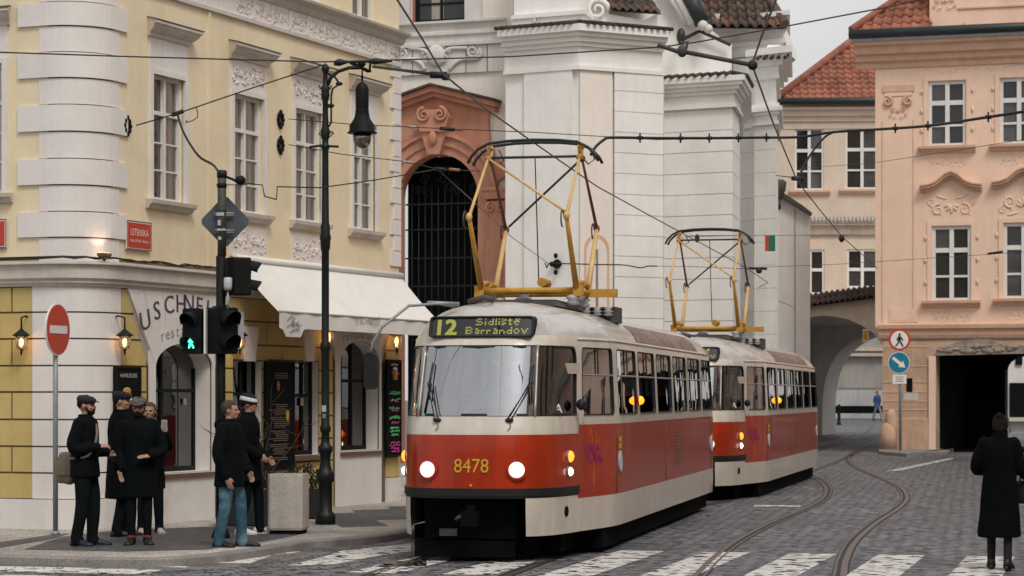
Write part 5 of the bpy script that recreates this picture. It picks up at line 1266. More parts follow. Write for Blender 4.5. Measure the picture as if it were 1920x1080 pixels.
m = MB(); xs_ = BKF.u(1885); m.box(xs_, xo0+.02, dp-.06, dp+.02, .6, zo-.5, 'pink_plaster'); m.build('gate_jamb', ph)
yw = thing('yard_wall', 'pale yard wall with a dark door seen through the gateway', 'wall', at(1925, HY, 96)); yw.location.z = 0
def yb(mb, name): o = mb.build(name, yw); o.matrix_parent_inverse = Matrix.Translation(-yw.location); return o
m = MB(); slab([(1860, 800), (1860, 600), (2100, 600), (2100, 800)], 96, .4, 'annex_white'); yb(m, 'wall')
m = MB(); slab([(1894, 782), (1894, 718), (2000, 718), (2000, 782)], 95.9, .2, 'dark_void'); slab([(1905, 684), (1905, 668), (1917, 668), (1917, 684)], 95.9, .2, 'dark_void'); yb(m, 'door')
m = MB(); slab([(1892, 790), (1892, 783), (2000, 783), (2000, 790)], 95, 1, 'cornice_stone'); slab([(1896, 812), (1896, 790), (2000, 790), (2000, 812)], 95.4, .5, 'annex_white'); yb(m, 'step')
m = MB(); u_ = PK.u(1666); 
m.lathe([(.30, 0), (.28, .5), (.22, .75), (.12, .85), (0, .88)], (u_, -.14, PZ), 'pink_base', 12); m.lathe([(.2, 0), (.18, 1.1), (.1, 1.3), (0, 1.32)], (PK.u(1672), -.10, PZ), 'pink_base', 10); m.build('guard_stone', ph)
m = MB(); P_ = [gnd(1648, 852), gnd(1700, 857), gnd(1775, 853), gnd(1785, 846)]; PI_ = [PK.w(PK.u(1785), -.4, 0), PK.w(PK.u(1645), -.4, 0)]
pts = [(p.x, p.y) for p in P_]+[(p.x, p.y) for p in PI_]
n = len(pts); m.add([(x, y, -.02) for x, y in pts]+[(x, y, PZ) for x, y in pts], [tuple(range(n))[::-1], tuple(range(n, 2*n))]+[(i, (i+1) % n, n+(i+1) % n, n+i) for i in range(n)], 'kerb_granite'); tag(m.build('kerb_island'), kind='structure')
m = MB(); x0, x1 = PK.u(1694), PK.u(1721); m.box(x0, x1, -.04, 0, PK.z(1706, 750), PK.z(1706, 737), 'cornice_stone'); m.box(PK.u(1700), PK.u(1711), -.04, 0, PK.z(1706, 735), PK.z(1706, 709), 'dark_void'); m.build('wall_plaque', ph)
# ------------------------------------------------------------------ unseen houses added behind the camera and on its right, for glass reflections
def street_house(name, label, P0, P1, h, rows, pitch, mat, door=False):
    t = Vector((P1[0]-P0[0], P1[1]-P0[1])); fr = Frame(P0, t); W_ = t.length; r = fr.root(name, label, 'house'); m = MB(); holes = []
    n = int(W_/pitch)
    for i in range(n):
        for k, (a, b) in enumerate(rows): u0 = (i+.5)*pitch-.55; holes.append((u0, u0+1.1, a, b))
    wall(m, 0, W_, 0, h, holes, mat, 0, .18)
    for a, b, c, d in holes: m.add([(a, .18, c), (b, .18, c), (b, .18, d), (a, .18, d)], [(0, 1, 2, 3)], 'pane_far')
    for a, b, c, d in holes:
        m.box((a+b)/2-.04, (a+b)/2+.04, .1, .17, c, d, 'window_white'); m.box(a-.12, b+.12, -.1, .0, c-.14, c, 'window_white')
    m.mould([(0, 3.6), (.15, 3.6), (.2, 3.9), (0, 4.0)], 0, W_, 'cornice_stone'); m.mould([(0, h-.6), (.1, h-.6), (.5, h-.1), (.5, h), (0, h)], 0, W_, 'cornice_stone')
    m.box(0, W_, .02, 8, h-.05, h+.1, 'lead_dark'); m.build('facade', r)
street_house('opposite_house', 'beige street house on the right, outside the photo beside the crossing', (16.4, 64), (10.5, -8), 12.5, ((.9, 2.9), (4.9, 7.0), (8.4, 10.4)), 3.1, 'pink_plaster')
street_house('opposite_house', 'unseen pale street house closing the street behind the photographer', (12, -16), (-30, -22), 12.0, ((.9, 2.9), (4.9, 7.0), (8.4, 10.4)), 2.9, 'beige_plaster')
# ------------------------------------------------------------------ trams: x to the right seen from the front, y back along the car, z up
TL = 14.0
HALF = [(0, 0), (.22, .008), (.40, .035), (.54, .085), (.66, .165), (.76, .29), (.84, .46), (.90, .68), (.95, .92), (.99, 1.2), (1.10, 1.75), (1.19, 2.25), (1.235, 2.60), (1.25, 3.0),
        (1.25, 12.9), (1.21, 13.15), (1.12, 13.42), (.98, 13.64), (.78, 13.82), (.5, 13.93), (.25, 13.98), (0, TL)]
def fine(P, n=6):
    S = smooth_line([Vector((x, y, 0)) for x, y in P], n); return [(p.x, p.y) for p in S]
HF = fine(HALF[:14], 6)+[(1.25, y) for y in [3.0+.25*i for i in range(1, 40)] if y < 12.9]+fine(HALF[14:], 4)
ARC = [0.0]
for a, b in zip(HF[:-1], HF[1:]): ARC.append(ARC[-1]+math.hypot(b[0]-a[0], b[1]-a[1]))
def plan_at(p):
    s = -1 if p < 0 else 1; q = abs(p)
    import bisect
    i = min(max(bisect.bisect_right(ARC, q)-1, 0), len(ARC)-2); t = (q-ARC[i])/(ARC[i+1]-ARC[i])
    return s*lerp(HF[i][0], HF[i+1][0], t), lerp(HF[i][1], HF[i+1][1], t)
def arc_of_y(y):
    for i in range(len(HF)-1):
        if HF[i][1] <= y <= HF[i+1][1] and HF[i+1][1] > HF[i][1]: return lerp(ARC[i], ARC[i+1], (y-HF[i][1])/(HF[i+1][1]-HF[i][1]))
    return ARC[-1]
# how far the nose leans back with height, and how the section narrows into the roof
SH = [(0, .10), (.55, .0), (.85, .0), (1.42, .05), (1.60, .12), (2.45, .42), (2.55, .50), (2.78, .66), (2.88, .95), (2.94, 1.5), (2.97, 2.4)]
NW = [(0, .985), (.5, 1.0), (1.5, 1.0), (1.62, .998), (2.42, .968), (2.48, .96), (2.56, .935), (2.66, .87), (2.76, .76), (2.85, .60), (2.91, .42), (2.95, .22), (2.965, .0)]
def interp(T, z):
    if z <= T[0][0]: return T[0][1]
    for (a, b), (c, d) in zip(T[:-1], T[1:]):
        if z <= c: return lerp(b, d, (z-a)/(c-a))
    return T[-1][1]
def S0(p, z):
    x, y = plan_at(p); k = interp(NW, z); sh = interp(SH, z)
    f = max(0, 1-y/2.6); r = max(0, 1-(TL-y)/2.6)
    f = f*f*(3-2*f); r = r*r*(3-2*r)
    return Vector((x*k, y+sh*f-sh*r, z))
def S(p, z, off=0.0):
    q = S0(p, z)
    if off:
        a = S0(p+.01, z)-S0(p-.01, z); b = S0(p, z+.01)-S0(p, z-.01); n = a.cross(b).normalized()
        q = q+n*off
    return q
PC = arc_of_y(1.2); PM = ARC[-1]
# windows along one flank: front wide one, six of the main flank
flank = []
y0s = arc_of_y(1.30); y1s = arc_of_y(2.46); flank.append((y0s, y1s))
for i in range(6): flank.append((arc_of_y(2.46+.23+1.74*i), arc_of_y(2.46+1.74*(i+1))))
ZW0, ZW1 = 1.62, 2.415
WS = arc_of_y(.30)   # placeholder, refined below
def arc_of_x(x):
    for i in range(14*6):
        if HF[i][0] <= x <= HF[i+1][0]: return lerp(ARC[i], ARC[i+1], (x-HF[i][0])/(HF[i+1][0]-HF[i][0]+1e-9))
    return 0
PWS = arc_of_x(.66); PQ = arc_of_y(1.10)
tram = thing('tram', 'red and cream tram numbered 8478 with lit headlights and a line 12 destination display', 'tram', (-.451, 26.38, 0), -math.atan(.1956), 'trams in the street')
# ---- body shell as a grid over (perimeter, height), window cells left open
zl = [.30, .42, .55, .68, .72, .83, 1.0, 1.2, 1.42, 1.52, ZW0, 1.75, 1.9, 2.05, 2.2, 2.32, ZW1, 2.48, 2.53, 2.60, 2.67, 2.74, 2.80, 2.85, 2.89, 2.92, 2.945, 2.96, 2.9649]
cuts = {0, PWS*.5, PWS, PQ, PC, PM}
for a, b in flank: cuts |= {a, b}
x = 0.0; ps = sorted(cuts); cols = []
for a, b in zip(ps[:-1], ps[1:]):
    n = max(1, int((b-a)/(.07 if a < PC+1 or a > PM-1.6 else .45))); cols += [lerp(a, b, i/n) for i in range(n)]
cols.append(PM); cols = [-c for c in cols[::-1]]+cols[1:]
rear_win = (arc_of_y(13.35), PM)
def is_hole(p, z):
    q = abs(p)
    if ZW0 < z < ZW1:
        if q < PQ: return True
        if any(a < q < b for a, b in flank): return True
        if q > rear_win[0]: return True
    return False
def skirt_open(p, z): return abs(p) < arc_of_x(.56 if p > 0 else .76) and z < .72 or (abs(p) > PM-.8 and z < .6)
m = MB(); nc = len(cols)
for j in range(len(zl)-1):
    zc_ = (zl[j]+zl[j+1])/2
    for i in range(nc-1):
        pc_ = (cols[i]+cols[i+1])/2
        if is_hole(pc_, zc_) or skirt_open(pc_, zc_): continue
        q = abs(pc_); front = q < PC or q > PM-1.2
        lo, hi = (.83, 1.42) if front else (.68, 1.52)
        mt = 'tram_red' if lo < zc_ < hi else ('tram_black' if front and .72 < zc_ < .83 else ('tram_roof' if zc_ > 2.53 else 'tram_cream'))
        m.add([S(cols[i], zl[j]), S(cols[i+1], zl[j]), S(cols[i+1], zl[j+1]), S(cols[i], zl[j+1])], [(0, 1, 2, 3)], mt, True)
body = m.build('body', tram)
def on_surf(mb, poly, off, mat, smooth=False, sub=None):
    mb.add([S(p, z, off) for p, z in poly], [tuple(range(len(poly)))], mat, smooth)
def rr_poly(a, b, c, d, r, n=6, corners=(1, 1, 1, 1)):
    """rounded rectangle a..b by c..d, counter-clockwise from the lower left; corners: ll, lr, ur, ul"""
    P = []
    for (cx_, cy_, a0), on in zip(((a+r, c+r, PI), (b-r, c+r, 1.5*PI), (b-r, d-r, 0), (a+r, d-r, .5*PI)), corners):
        if not on: P += [{PI: (a, c), 1.5*PI: (b, c), 0: (b, d), .5*PI: (a, d)}[a0]]*(n+1); continue
        for i in range(n+1): w = a0+PI/2*i/n; P.append((cx_+r*math.cos(w), cy_+r*math.sin(w)))
    return P
def densify(P, k=5):
    out = []
    for i, p in enumerate(P):
        q = P[(i+1) % len(P)]; d_ = math.hypot(q[0]-p[0], q[1]-p[1]); n = max(1, int(d_/.12))
        out += [(lerp(p[0], q[0], t/n), lerp(p[1], q[1], t/n)) for t in range(n)]
    return out
def ring(mb, P, Q, offP, offQ, mat):
    """strip between two matching outlines"""
    n = len(P); vs = [S(p, z, offP) for p, z in P]+[S(p, z, offQ) for p, z in Q]
    mb.add(vs, [(i, (i+1) % n, n+(i+1) % n, n+i) for i in range(n)], mat, True)
def rim(mb, a, b, c, d, r, matout, matin, off=.0, w=.02, corners=(1, 1, 1, 1)):
    """fills the square corners of an opening and lines it with a rubber bead"""
    n = 6; O = rr_poly(a, b, c, d, 1e-4, n); P = rr_poly(a+.004, b-.004, c+.004, d-.004, r, n, corners); Q = rr_poly(a+w, b-w, c+w, d-w, max(.01, r-w), n, corners)
    def den(X): 
        out = []
        for i, p in enumerate(X):
            q = X[(i+1) % len(X)]; out.append(p)
            for t in (1, 2, 3, 4, 5): out.append((lerp(p[0], q[0], t/6), lerp(p[1], q[1], t/6)))
        return out
    O, P, Q = den(O), den(P), den(Q)
    ring(mb, O, P, off, off+.003, matout); ring(mb, P, Q, off+.010, off+.008, matin); ring(mb, Q, Q, off+.008, off-.03, matin); ring(mb, P, P, off+.003, off+.010, matin)
def pane(a, b, c, d, off, mat, parent, name='pane', n=None):
    n = n or max(1, int((b-a)/.06)); m_ = MB(); k = 4
    vs = [S(lerp(a, b, i/n), lerp(c, d, j/k), off) for j in range(k+1) for i in range(n+1)]
    m_.add(vs, [(j*(n+1)+i, j*(n+1)+i+1, (j+1)*(n+1)+i+1, (j+1)*(n+1)+i) for j in range(k) for i in range(n)], mat, True)
    return m_.build(name, parent, recalc=False)
def bar_s(mb, pts, w, mat, off=.006):
    mb.tube([S(p, z, off) for p, z in pts], w, mat, 6)
for side in (1, -1):
    for i, (a, b) in enumerate(flank):
        if side < 0: a, b = -b, -a
        mm = MB(); rim(mm, a, b, ZW0, ZW1, .07, 'tram_cream', 'rubber')
        zt_ = 2.09; bar_s(mm, [(lerp(a+.02, b-.02, t/4), zt_) for t in range(5)], .011, 'alu'); mid = lerp(a, b, .5); bar_s(mm, [(mid, zt_), (mid, ZW1-.02)], .010, 'rubber')
        w = mm.build('window', tram, recalc=False); pane(a+.01, b-.01, ZW0+.01, ZW1-.01, -.012, 'tram_glass', w)
a, b = rear_win[0], PM
for s_ in (1, -1):
    mm = MB(); q0, q1 = (a, b) if s_ > 0 else (-b, -a); rim(mm, q0, q1, ZW0, ZW1, .08, 'tram_cream', 'rubber'); w = mm.build('rear_window', tram, recalc=False); pane(q0, q1, ZW0, ZW1, -.012, 'tram_glass', w)
mm = MB(); rim(mm, -PQ, PQ, ZW0, ZW1, .16, 'tram_cream', 'rubber', w=.03, corners=(0, 0, 1, 1))
scr = mm.build('windscreen', tram, recalc=False)
pane(-PWS, PWS, ZW0+.01, ZW1-.01, -.010, 'screen_glass', scr); pane(PWS, PQ-.01, ZW0+.01, ZW1-.01, -.010, 'cab_glass', scr); pane(-PQ+.01, -PWS, ZW0+.01, ZW1-.01, -.010, 'tram_glass', scr)
mm = MB()
for s_ in (-1, 1): mm = MB(); bar_s(mm, [(s_*PWS, lerp(ZW0, ZW1, t/6)) for t in range(7)], .017, 'alu', .004); mm.build('windscreen_pillar', scr)
mm = MB()
for px0, tx, tz, bz in ((-.41, -.535, 1.98, (1.80, 2.21)), (.40, .50, 1.99, (1.76, 2.19))):
    pb = arc_of_x(abs(px0))*(1 if px0 > 0 else -1); pt = arc_of_x(abs(tx))*(1 if tx > 0 else -1)
    if px0 > 0: pt = arc_of_x(.61)
    for o_ in (-.022, .022): mm.tube([S(pb+o_, ZW0-.035, .03), S(pt+o_*.6, tz, .05)], .007, 'rubber', 5)
    mm.tube([S(pt+.01, bz[0], .02), S(pt-.005, lerp(*bz, .5), .03), S(pt+.012, bz[1], .02)], .010, 'rubber', 5); q = S(pb, ZW0-.045, .015); mm.ell(q, (.05, .03, .025), 'rubber', 8, 6)
    mm.tube([S(pb+.01, ZW0-.05, .02), S(pb+.02, ZW0-.12, .015), S(pb-.01, ZW0-.16, .01)], .005, 'panto_rust', 5)
mm.build('windscreen_wiper', tram)
mm = MB(); n = 16; mm.add([S(lerp(-PWS+.02, PWS-.02, i/n), z, -.035) for z in (2.325-0, ZW1-.01) for i in range(n+1)], [(i, i+1, n+2+i, n+1+i) for i in range(n)], 'tram_black', True); mm.build('sun_blind', scr, recalc=False)
# destination display
mm = MB(); pd = arc_of_x(.595); zd0, zd1 = 2.505, 2.745
def Sd(x, z, off=0):
    p = arc_of_x(abs(x))*(1 if x >= 0 else -1); q = S(p, z); return q
n = 16; m2 = MB()
# a shallow box let into the brow above the windscreen
yb0 = min(S0(arc_of_x(abs(x_)), zd0).y for x_ in (0, .3, .595))
def D(x, z, off=0): 
    t = (z-zd0)/(zd1-zd0); return Vector((x, .50+.10*t+x*x*.20-off, z))
P_ = rr_poly(-.60, .60, zd0, zd1, .045, 5); Q_ = rr_poly(-.575, .575, zd0+.022, zd1-.022, .03, 5)
den = lambda X: [(lerp(X[i][0], X[(i+1) % len(X)][0], t/5), lerp(X[i][1], X[(i+1) % len(X)][1], t/5)) for i in range(len(X)) for t in range(5)]
P_, Q_ = den(P_), den(Q_); k = len(P_)
mm.add([D(x, z, -.12) for x, z in P_]+[D(x, z, .065) for x, z in P_]+[D(x, z, .065) for x, z in Q_]+[D(x, z, .045) for x, z in Q_],
       [(i, (i+1) % k, k+(i+1) % k, k+i) for i in range(k)]+[(k+i, k+(i+1) % k, 2*k+(i+1) % k, 2*k+i) for i in range(k)]+[(2*k+i, 2*k+(i+1) % k, 3*k+(i+1) % k, 3*k+i) for i in range(k)], 'rubber', True)
disp = mm.build('destination_display', tram)
mm = MB(); n = 12; mm.add([D(lerp(-.58, .58, i/n), z, .048) for z in (zd0+.015, zd1-.015) for i in range(n+1)], [(i, i+1, n+2+i, n+1+i) for i in range(n)], 'pane_far'); mm.build('display_glass', disp, recalc=False)
mm = MB()
for ox_ in (-.010, 0, .010):
    for oz_ in (-.006, .006): mm.text('12', lambda x, y: D(x-.385+ox_, zd0+.032+y+oz_, .052+.0003*(ox_*100+oz_*50)), .165, .215, 'led_yellow')
FONT = {'S': '01110 10000 01110 00001 11110', 'i': '1 0 1 1 1', 'd': '0001 0001 0111 1001 0111', 'l': '1 1 1 1 1', 'B': '11110 10001 11110 10001 11110', 'a': '0000 0110 0011 0101 0111', 'r': '000 000 111 100 100',
        'n': '0000 0000 1110 1001 1001', 'o': '0000 0110 1001 1001 0110', 'v': '00000 10001 01010 01010 00100', 's': '000 011 100 011 110', 't': '010 111 010 010 011', 'e': '0000 0110 1111 1000 0110', '\u00ed': '1 0 1 1 1', '\u0161': '101 011 100 011 110', '\u011b': '0101 0110 1111 1000 0110'}
def dots(txt, x0, z0, dx, dz):
    x = x0
    for ch in txt:
        rows = FONT[ch].split(); w_ = len(rows[0])
        for r_, row in enumerate(rows):
            for c_, bit in enumerate(row):
                if bit == '1':
                    a_, b_ = x+c_*dx, z0+(4-r_)*dz; mm.add([D(a_, b_, .052), D(a_+dx*.9, b_, .052), D(a_+dx*.9, b_+dz*.86, .052), D(a_, b_+dz*.86, .052)], [(0, 1, 2, 3)], 'led_yellow')
        x += (w_+1)*dx
mm.build('line_number', disp, recalc=False); mm = MB()
dots('S\u00eddli\u0161t\u011b', -.055, zd0+.135, .0172, .016); mm.build('destination_text', disp, recalc=False); mm = MB(); dots('Barrandov', -.165, zd0+.035, .0160, .0165)
mm.build('destination_text', disp, recalc=False)
# fleet number and lights
def nose(x, z, off=0): return S(arc_of_x(abs(x))*(1 if x >= 0 else -1), z, off)
mm = MB(); mm.text('8478', lambda x, y: nose(x, 1.005+y, .012), .150, .385, 'tram_yellow')
mm.build('fleet_number', body, recalc=False); mm = MB(); mm.add([nose(-.02, .875, .01), nose(.02, .875, .01), nose(0, .845, .01)], [(0, 2, 1)], 'tram_yellow'); mm.build('centre_mark', body, recalc=False)
def disc(mb, c, ax, r0, r1, t, mat, seg=18, dome=0.0):
    ax = ax.normalized(); u_ = ax.orthogonal().normalized(); v_ = ax.cross(u_); rings_ = []
    for r_, h_ in ((r0, 0), (r0, t), (r1, t+.001)): rings_.append([c+(u_*math.cos(2*PI*i/seg)+v_*math.sin(2*PI*i/seg))*r_+ax*h_ for i in range(seg)])
    mb.loft(rings_, mat, True, False)
def lens(mb, c, ax, r, bulge, mat, seg=18):
    ax = ax.normalized(); u_ = ax.orthogonal().normalized(); v_ = ax.cross(u_)
    mb.loft([[c+(u_*math.cos(2*PI*i/seg)+v_*math.sin(2*PI*i/seg))*r*math.cos(w)+ax*bulge*math.sin(w) for i in range(seg)] for w in (0, .35, .7, 1.05, 1.4)], mat)
for sx in (-.50, .50):
    c = nose(sx, 1.035, -.02); ax_ = (nose(sx, 1.035, .02)-nose(sx, 1.035)); ax_ = (ax_.normalized()+Vector((0, -1.2, 0))).normalized()
    mm = MB(); disc(mm, c, ax_, .118, .106, .055, 'tram_red', 20); hl = mm.build('headlight', tram)
    mm = MB(); disc(mm, c, ax_, .106, .094, .060, 'tram_red', 20); mm.build('bezel', hl); mm = MB(); lens(mm, c+ax_*.056, ax_, .092, .026, 'headlight_rim', 20); mm.build('lens', hl); mm = MB(); lens(mm, c+ax_*.078, ax_, .064, .012, 'headlight_glow', 20); mm.build('bulb', hl)
for sx in (1, -1):
    p = sx*arc_of_y(.86)
    c = S(p, 1.165); ax_ = S(p, 1.165, .1)-c; mm = MB(); disc(mm, c-ax_*.1, ax_, .072, .066, .03, 'alu', 14); tl = mm.build('turn_signal', tram); mm = MB(); lens(mm, c+ax_*.15, ax_, .066, .045, 'amber_glow', 14); mm.build('lens', tl)
    c = S(p, .995); mm = MB(); disc(mm, c-ax_*.1, ax_, .062, .054, .03, 'alu', 14); tl = mm.build('side_lamp', tram); mm = MB(); lens(mm, c+ax_*.15, ax_, .050, .04, 'small_lamp_glow', 14); mm.build('lens', tl)
    # amber repeater between the second and third window, on the pillar
    p = sx*(flank[1][1]+flank[2][0])/2; c = S(p, 1.79); ax_ = S(p, 1.79, .1)-c; mm = MB(); disc(mm, c-ax_*.05, ax_, .055, .05, .03, 'rubber', 12); tl = mm.build('repeater_lamp', tram); mm = MB(); lens(mm, c+ax_*.2, ax_, .058, .06, 'amber_glow', 12); mm.build('lens', tl)
# bumper, skirts, underframe
mm = MB()
for s_ in (0,):
    n = 24; pp = [lerp(-PC-.02, PC+.02, i/n) for i in range(n+1)]
    rings_ = [[S(p, .742, -.01), S(p, .746, .016), S(p, .825, .016), S(p, .832, -.01)] for p in pp]; mm.loft(rings_, 'rubber', True, False)
mm.build('bumper', tram)
mm = MB(); mm.box(-.80, .80, 1.2, 13.0, .30, .62, 'under_black'); mm.box(-.60, .60, .62, 1.2, .06, .66, 'under_black'); mm.box(-.60, .44, .34, .62, .26, .70, 'under_black')
mm.box(-.84, .84, .95, 2.1, .08, .30, 'under_black'); mm.box(-1.14, 1.14, 2.1, 12.9, .06, .31, 'under_black'); mm.box(-.42, -.22, .28, .33, .29, .37, 'lead_dark'); mm.tube([(-.2, .12, .48), (-.14, .10, .52)], .02, 'lead_dark', 6)  # wide low box added in black to fill the shade below the skirts
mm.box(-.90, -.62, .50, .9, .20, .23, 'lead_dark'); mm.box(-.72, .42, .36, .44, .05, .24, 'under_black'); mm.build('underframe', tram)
mm = MB(); mm.lathe([(.0, -.02), (.05, -.0), (.05, .1)], (0, .05, .60), 'under_black', 10, axis='y'); mm.tube([(0, .9, .52), (0, -.05, .50)], .055, 'under_black', 8); mm.box(-.09, .09, -.12, .02, .42, .58, 'under_black'); mm.build('coupler', tram)
mm = MB(); mm.tube([(0, TL-1, .52), (0, TL+.55, .50)], .055, 'under_black', 8); mm.build('coupler', tram)
for yb_ in (3.4, 9.9):
    mm = MB(); mm.box(-1.0, 1.0, yb_-1.25, yb_+1.25, .18, .55, 'under_black'); bg = mm.build('bogie', tram)
    for dy in (-.95, .95):
        for sx in (-1, 1): mw = MB(); mw.lathe([(.0, -.06), (.33, -.06), (.35, -.03), (.35, .03), (.38, .05), (.38, .07), (0, .07)], (sx*.74, yb_+dy, .35), 'rail_steel', 20, axis='x'); mw.build('wheel', bg)
# round towing hole, vents, emblems, scuffs and the red panel joint on the flank
mm = MB(); p = arc_of_y(.80); c = S(p, .55); disc(mm, c-(S(p, .55, .1)-c)*.02, S(p, .55, .1)-c, .062, .05, .006, 'under_black', 14); mm.build('towing_hole', tram)
mm = MB(); a0 = arc_of_y(8.05)
for i in range(10):
    z = .88+i*.045
    for q in range(3): x0_ = a0+q*.24; mm.add([S(x0_, z, .008), S(x0_+.20, z, .008), S(x0_+.20, z+.024, .003), S(x0_, z+.024, .003)], [(0, 1, 2, 3)], 'sill_brown')
mm.build('vent_grille', tram, recalc=False)
mm = MB(); a0 = arc_of_y(2.66)
for dz, s_ in ((1.30, 1), (1.22, 1)): mm.add([S(a0, dz, .004), S(a0+.2, dz, .004), S(a0+.2, dz+.06, .004), S(a0, dz+.06, .004)], [(0, 1, 2, 3)], 'tram_yellow')
mm.build('flank_number', tram, recalc=False); mm = MB(); mm.tube([S(a0+.1+.09*math.cos(w), 1.06+.12*math.sin(w), .005) for w in [2*PI*i/14 for i in range(15)]], .014, 'insul_grey', 5); mm.tube([S(a0+.1, .96, .005), S(a0+.1, 1.16, .005)], .02, 'insul_grey', 5)
mm.build('emblem', tram, recalc=False); mm = MB(); a1 = arc_of_y(12.5); mm.tube([S(a1+.1+.10*math.cos(w), 1.08+.12*math.sin(w), .005) for w in [2*PI*i/14 for i in range(15)]], .016, 'insul_grey', 5)
mm.build('emblem', tram, recalc=False)
mm = MB(); rn = random.Random(2); a0 = arc_of_y(1.55)
for i in range(9):
    x_, z_ = a0-.06+.06*i, 1.21-.06*(i % 3)+rn.uniform(-.03, .03); r_ = rn.uniform(.035, .085)
    mm.add([S(x_+r_*math.cos(w)*1.2, z_+r_*math.sin(w)*.7*rn.uniform(.5, 1.1), .003+.0004*i) for w in [2*PI*k_/9 for k_ in range(9)]], [tuple(range(9))], 'magenta_paint')
mm.build('paint_mark', body, recalc=False)
mm = MB()
for i in range(9):
    x_ = a0-.05+rn.uniform(0, .4); z_ = rn.uniform(1.28, 1.42); mm.add([S(x_, z_, .0025), S(x_+.03, z_, .0025), S(x_+.03, z_+.09, .0025), S(x_, z_+.09, .0025)], [(0, 1, 2, 3)], 'orange_scuff')
mm.add([S(a0+.12, .82, .0025), S(a0+.18, .82, .0025), S(a0+.17, 1.1, .0025), S(a0+.13, 1.1, .0025)], [(0, 1, 2, 3)], 'orange_scuff'); mm.build('scuff', body, recalc=False)
for p in (PC+.01, flank[0][1]+.115, arc_of_y(7.0), arc_of_y(12.6)): mm = MB(); mm.tube([S(p, z, .001) for z in (.70, .9, 1.1, 1.3, 1.51)], .005, 'sill_brown', 5); mm.build('panel_joint', body)
mm = MB(); a0, a1 = flank[2][0]+.2, flank[5][1]+.1; nn_ = 24
vs = [S(lerp(a0, a1, i/nn_)+.05*j, lerp(2.535, 2.76, j/6), .004) for j in range(7) for i in range(nn_+1)]
mm.add(vs, [(j*(nn_+1)+i, j*(nn_+1)+i+1, (j+1)*(nn_+1)+i+1, (j+1)*(nn_+1)+i) for j in range(6) for i in range(nn_)], 'roof_patch', True); mm.build('roof_patch', tram, recalc=False)
# gutters
mm = MB()
for s_ in (1, -1):
    pp = [s_*lerp(PC-.05, PM-1.0, i/40) for i in range(41)]; mm.tube([S(p, 2.50, .006) for p in pp], .016, 'tram_cream', 6)
mm.build('rain_gutter', tram)
# ---- inside: floor, lining, seats, rails, a driver's bulkhead, ceiling
mm = MB(); mm.box(-.86, .86, .9, 2.6, .86, .90, 'tram_floor'); mm.box(-1.1, 1.1, 2.6, 12.9, .86, .90, 'tram_floor'); mm.box(-.75, .75, .35, .9, .84, 1.50, 'tram_floor'); mm.build('floor', tram)
mm = MB(); mm.box(-.6, .6, 1.2, 13.0, 2.60, 2.62, 'tram_inside')
for sx in (-1, 1): mm.box(sx*1.02-.01, sx*1.02+.01, 2.6, 12.8, .9, 1.58, 'tram_inside')
mm.box(-.98, .35, 1.95, 1.98, .9, 1.75, 'tram_inside'); mm.box(-.98, .98, 13.35, 13.38, .9, 1.6, 'tram_inside'); mm.build('lining', tram)
mm = MB(); mm.box(-.72, .72, .42, .86, 1.44, 1.60, 'lead_dark'); mm.box(-.1, .45, .55, .80, 1.60, 1.70, 'tram_black'); mm.build('dashboard', tram)
seat = MB(); seat.box(-.2, .2, -.2, .2, 1.30, 1.36, 'seat_red'); seat.prism([(-.2, 1.36), (.2, 1.36), (.19, 1.80), (.14, 1.84), (-.14, 1.84), (-.19, 1.80)], -.24, -.19, 'seat_red', lambda u_, d, z: (u_, -d, z)); seat.tube([(0, 0, .9), (0, 0, 1.3)], .03, 'lead_dark', 6)
s0 = seat.build('passenger_seat', tram); s0.location = (.78, 3.0, 0)
for i in range(1, 13):
    for sx in (.78, -.78):
        c = s0.copy(); COL.objects.link(c); c.parent = tram; c.location = (sx, 3.0+.78*i, 0)
mm = MB()
for y in (3.2, 5.4, 7.6, 9.8, 12.0):
    for sx in (-.45, .45): mm.tube([(sx, y, .9), (sx, y, 2.6)], .018, 'tram_yellow', 6)
for sx in (-.45, .45): mm.tube([(sx, 2.4, 2.35), (sx, 12.8, 2.35)], .016, 'tram_yellow', 6)
mm.build('handrail', tram)
mm = MB(); mm.text('0A', lambda x, y: Vector((x+.83, .66+.5*x, 1.66+y)), .10, .14, 'paper_white'); mm.build('cab_number', tram, recalc=False); mm = MB(); mm.add([(.88, 1.0, 1.9+.2), (1.0, 1.25, 1.9+.2), (1.0, 1.25, 2.22), (.88, 1.0, 2.22)], [(0, 1, 2, 3)], 'beige_dirty'); mm.build('cab_notice', tram, recalc=False)
# mirrors
mm = MB(); MX = -1.20
mm.tube([(-.34, .72, 2.86), (-.52, .60, 2.885), (-.80, .40, 2.86), (-1.06, .22, 2.62), (-1.16, .18, 2.44), (-1.18, .18, 2.30)], .017, 'steel_grey', 7); mm.tube([(-.30, .75, 2.885), (-.62, .55, 2.895)], .026, 'steel_grey', 7); mir = mm.build('mirror_arm', tram)
mm = MB(); mm.prism(rr_poly(-1.25, -1.11, 1.92, 2.33, .05), -.22, -.12, 'rubber'); mm.build('mirror', mir)
mm = MB(); q = S(PC-.09, 1.70); mm.tube([q+Vector((.02, -.02, -.16)), q+Vector((.09, -.08, -.18)), q+Vector((.09, -.08, .0))], .008, 'insul_grey', 6); mm.ell(q+Vector((.07, -.08, .05)), (.055, .05, .065), 'rubber', 10, 8); mm.build('small_mirror', tram)
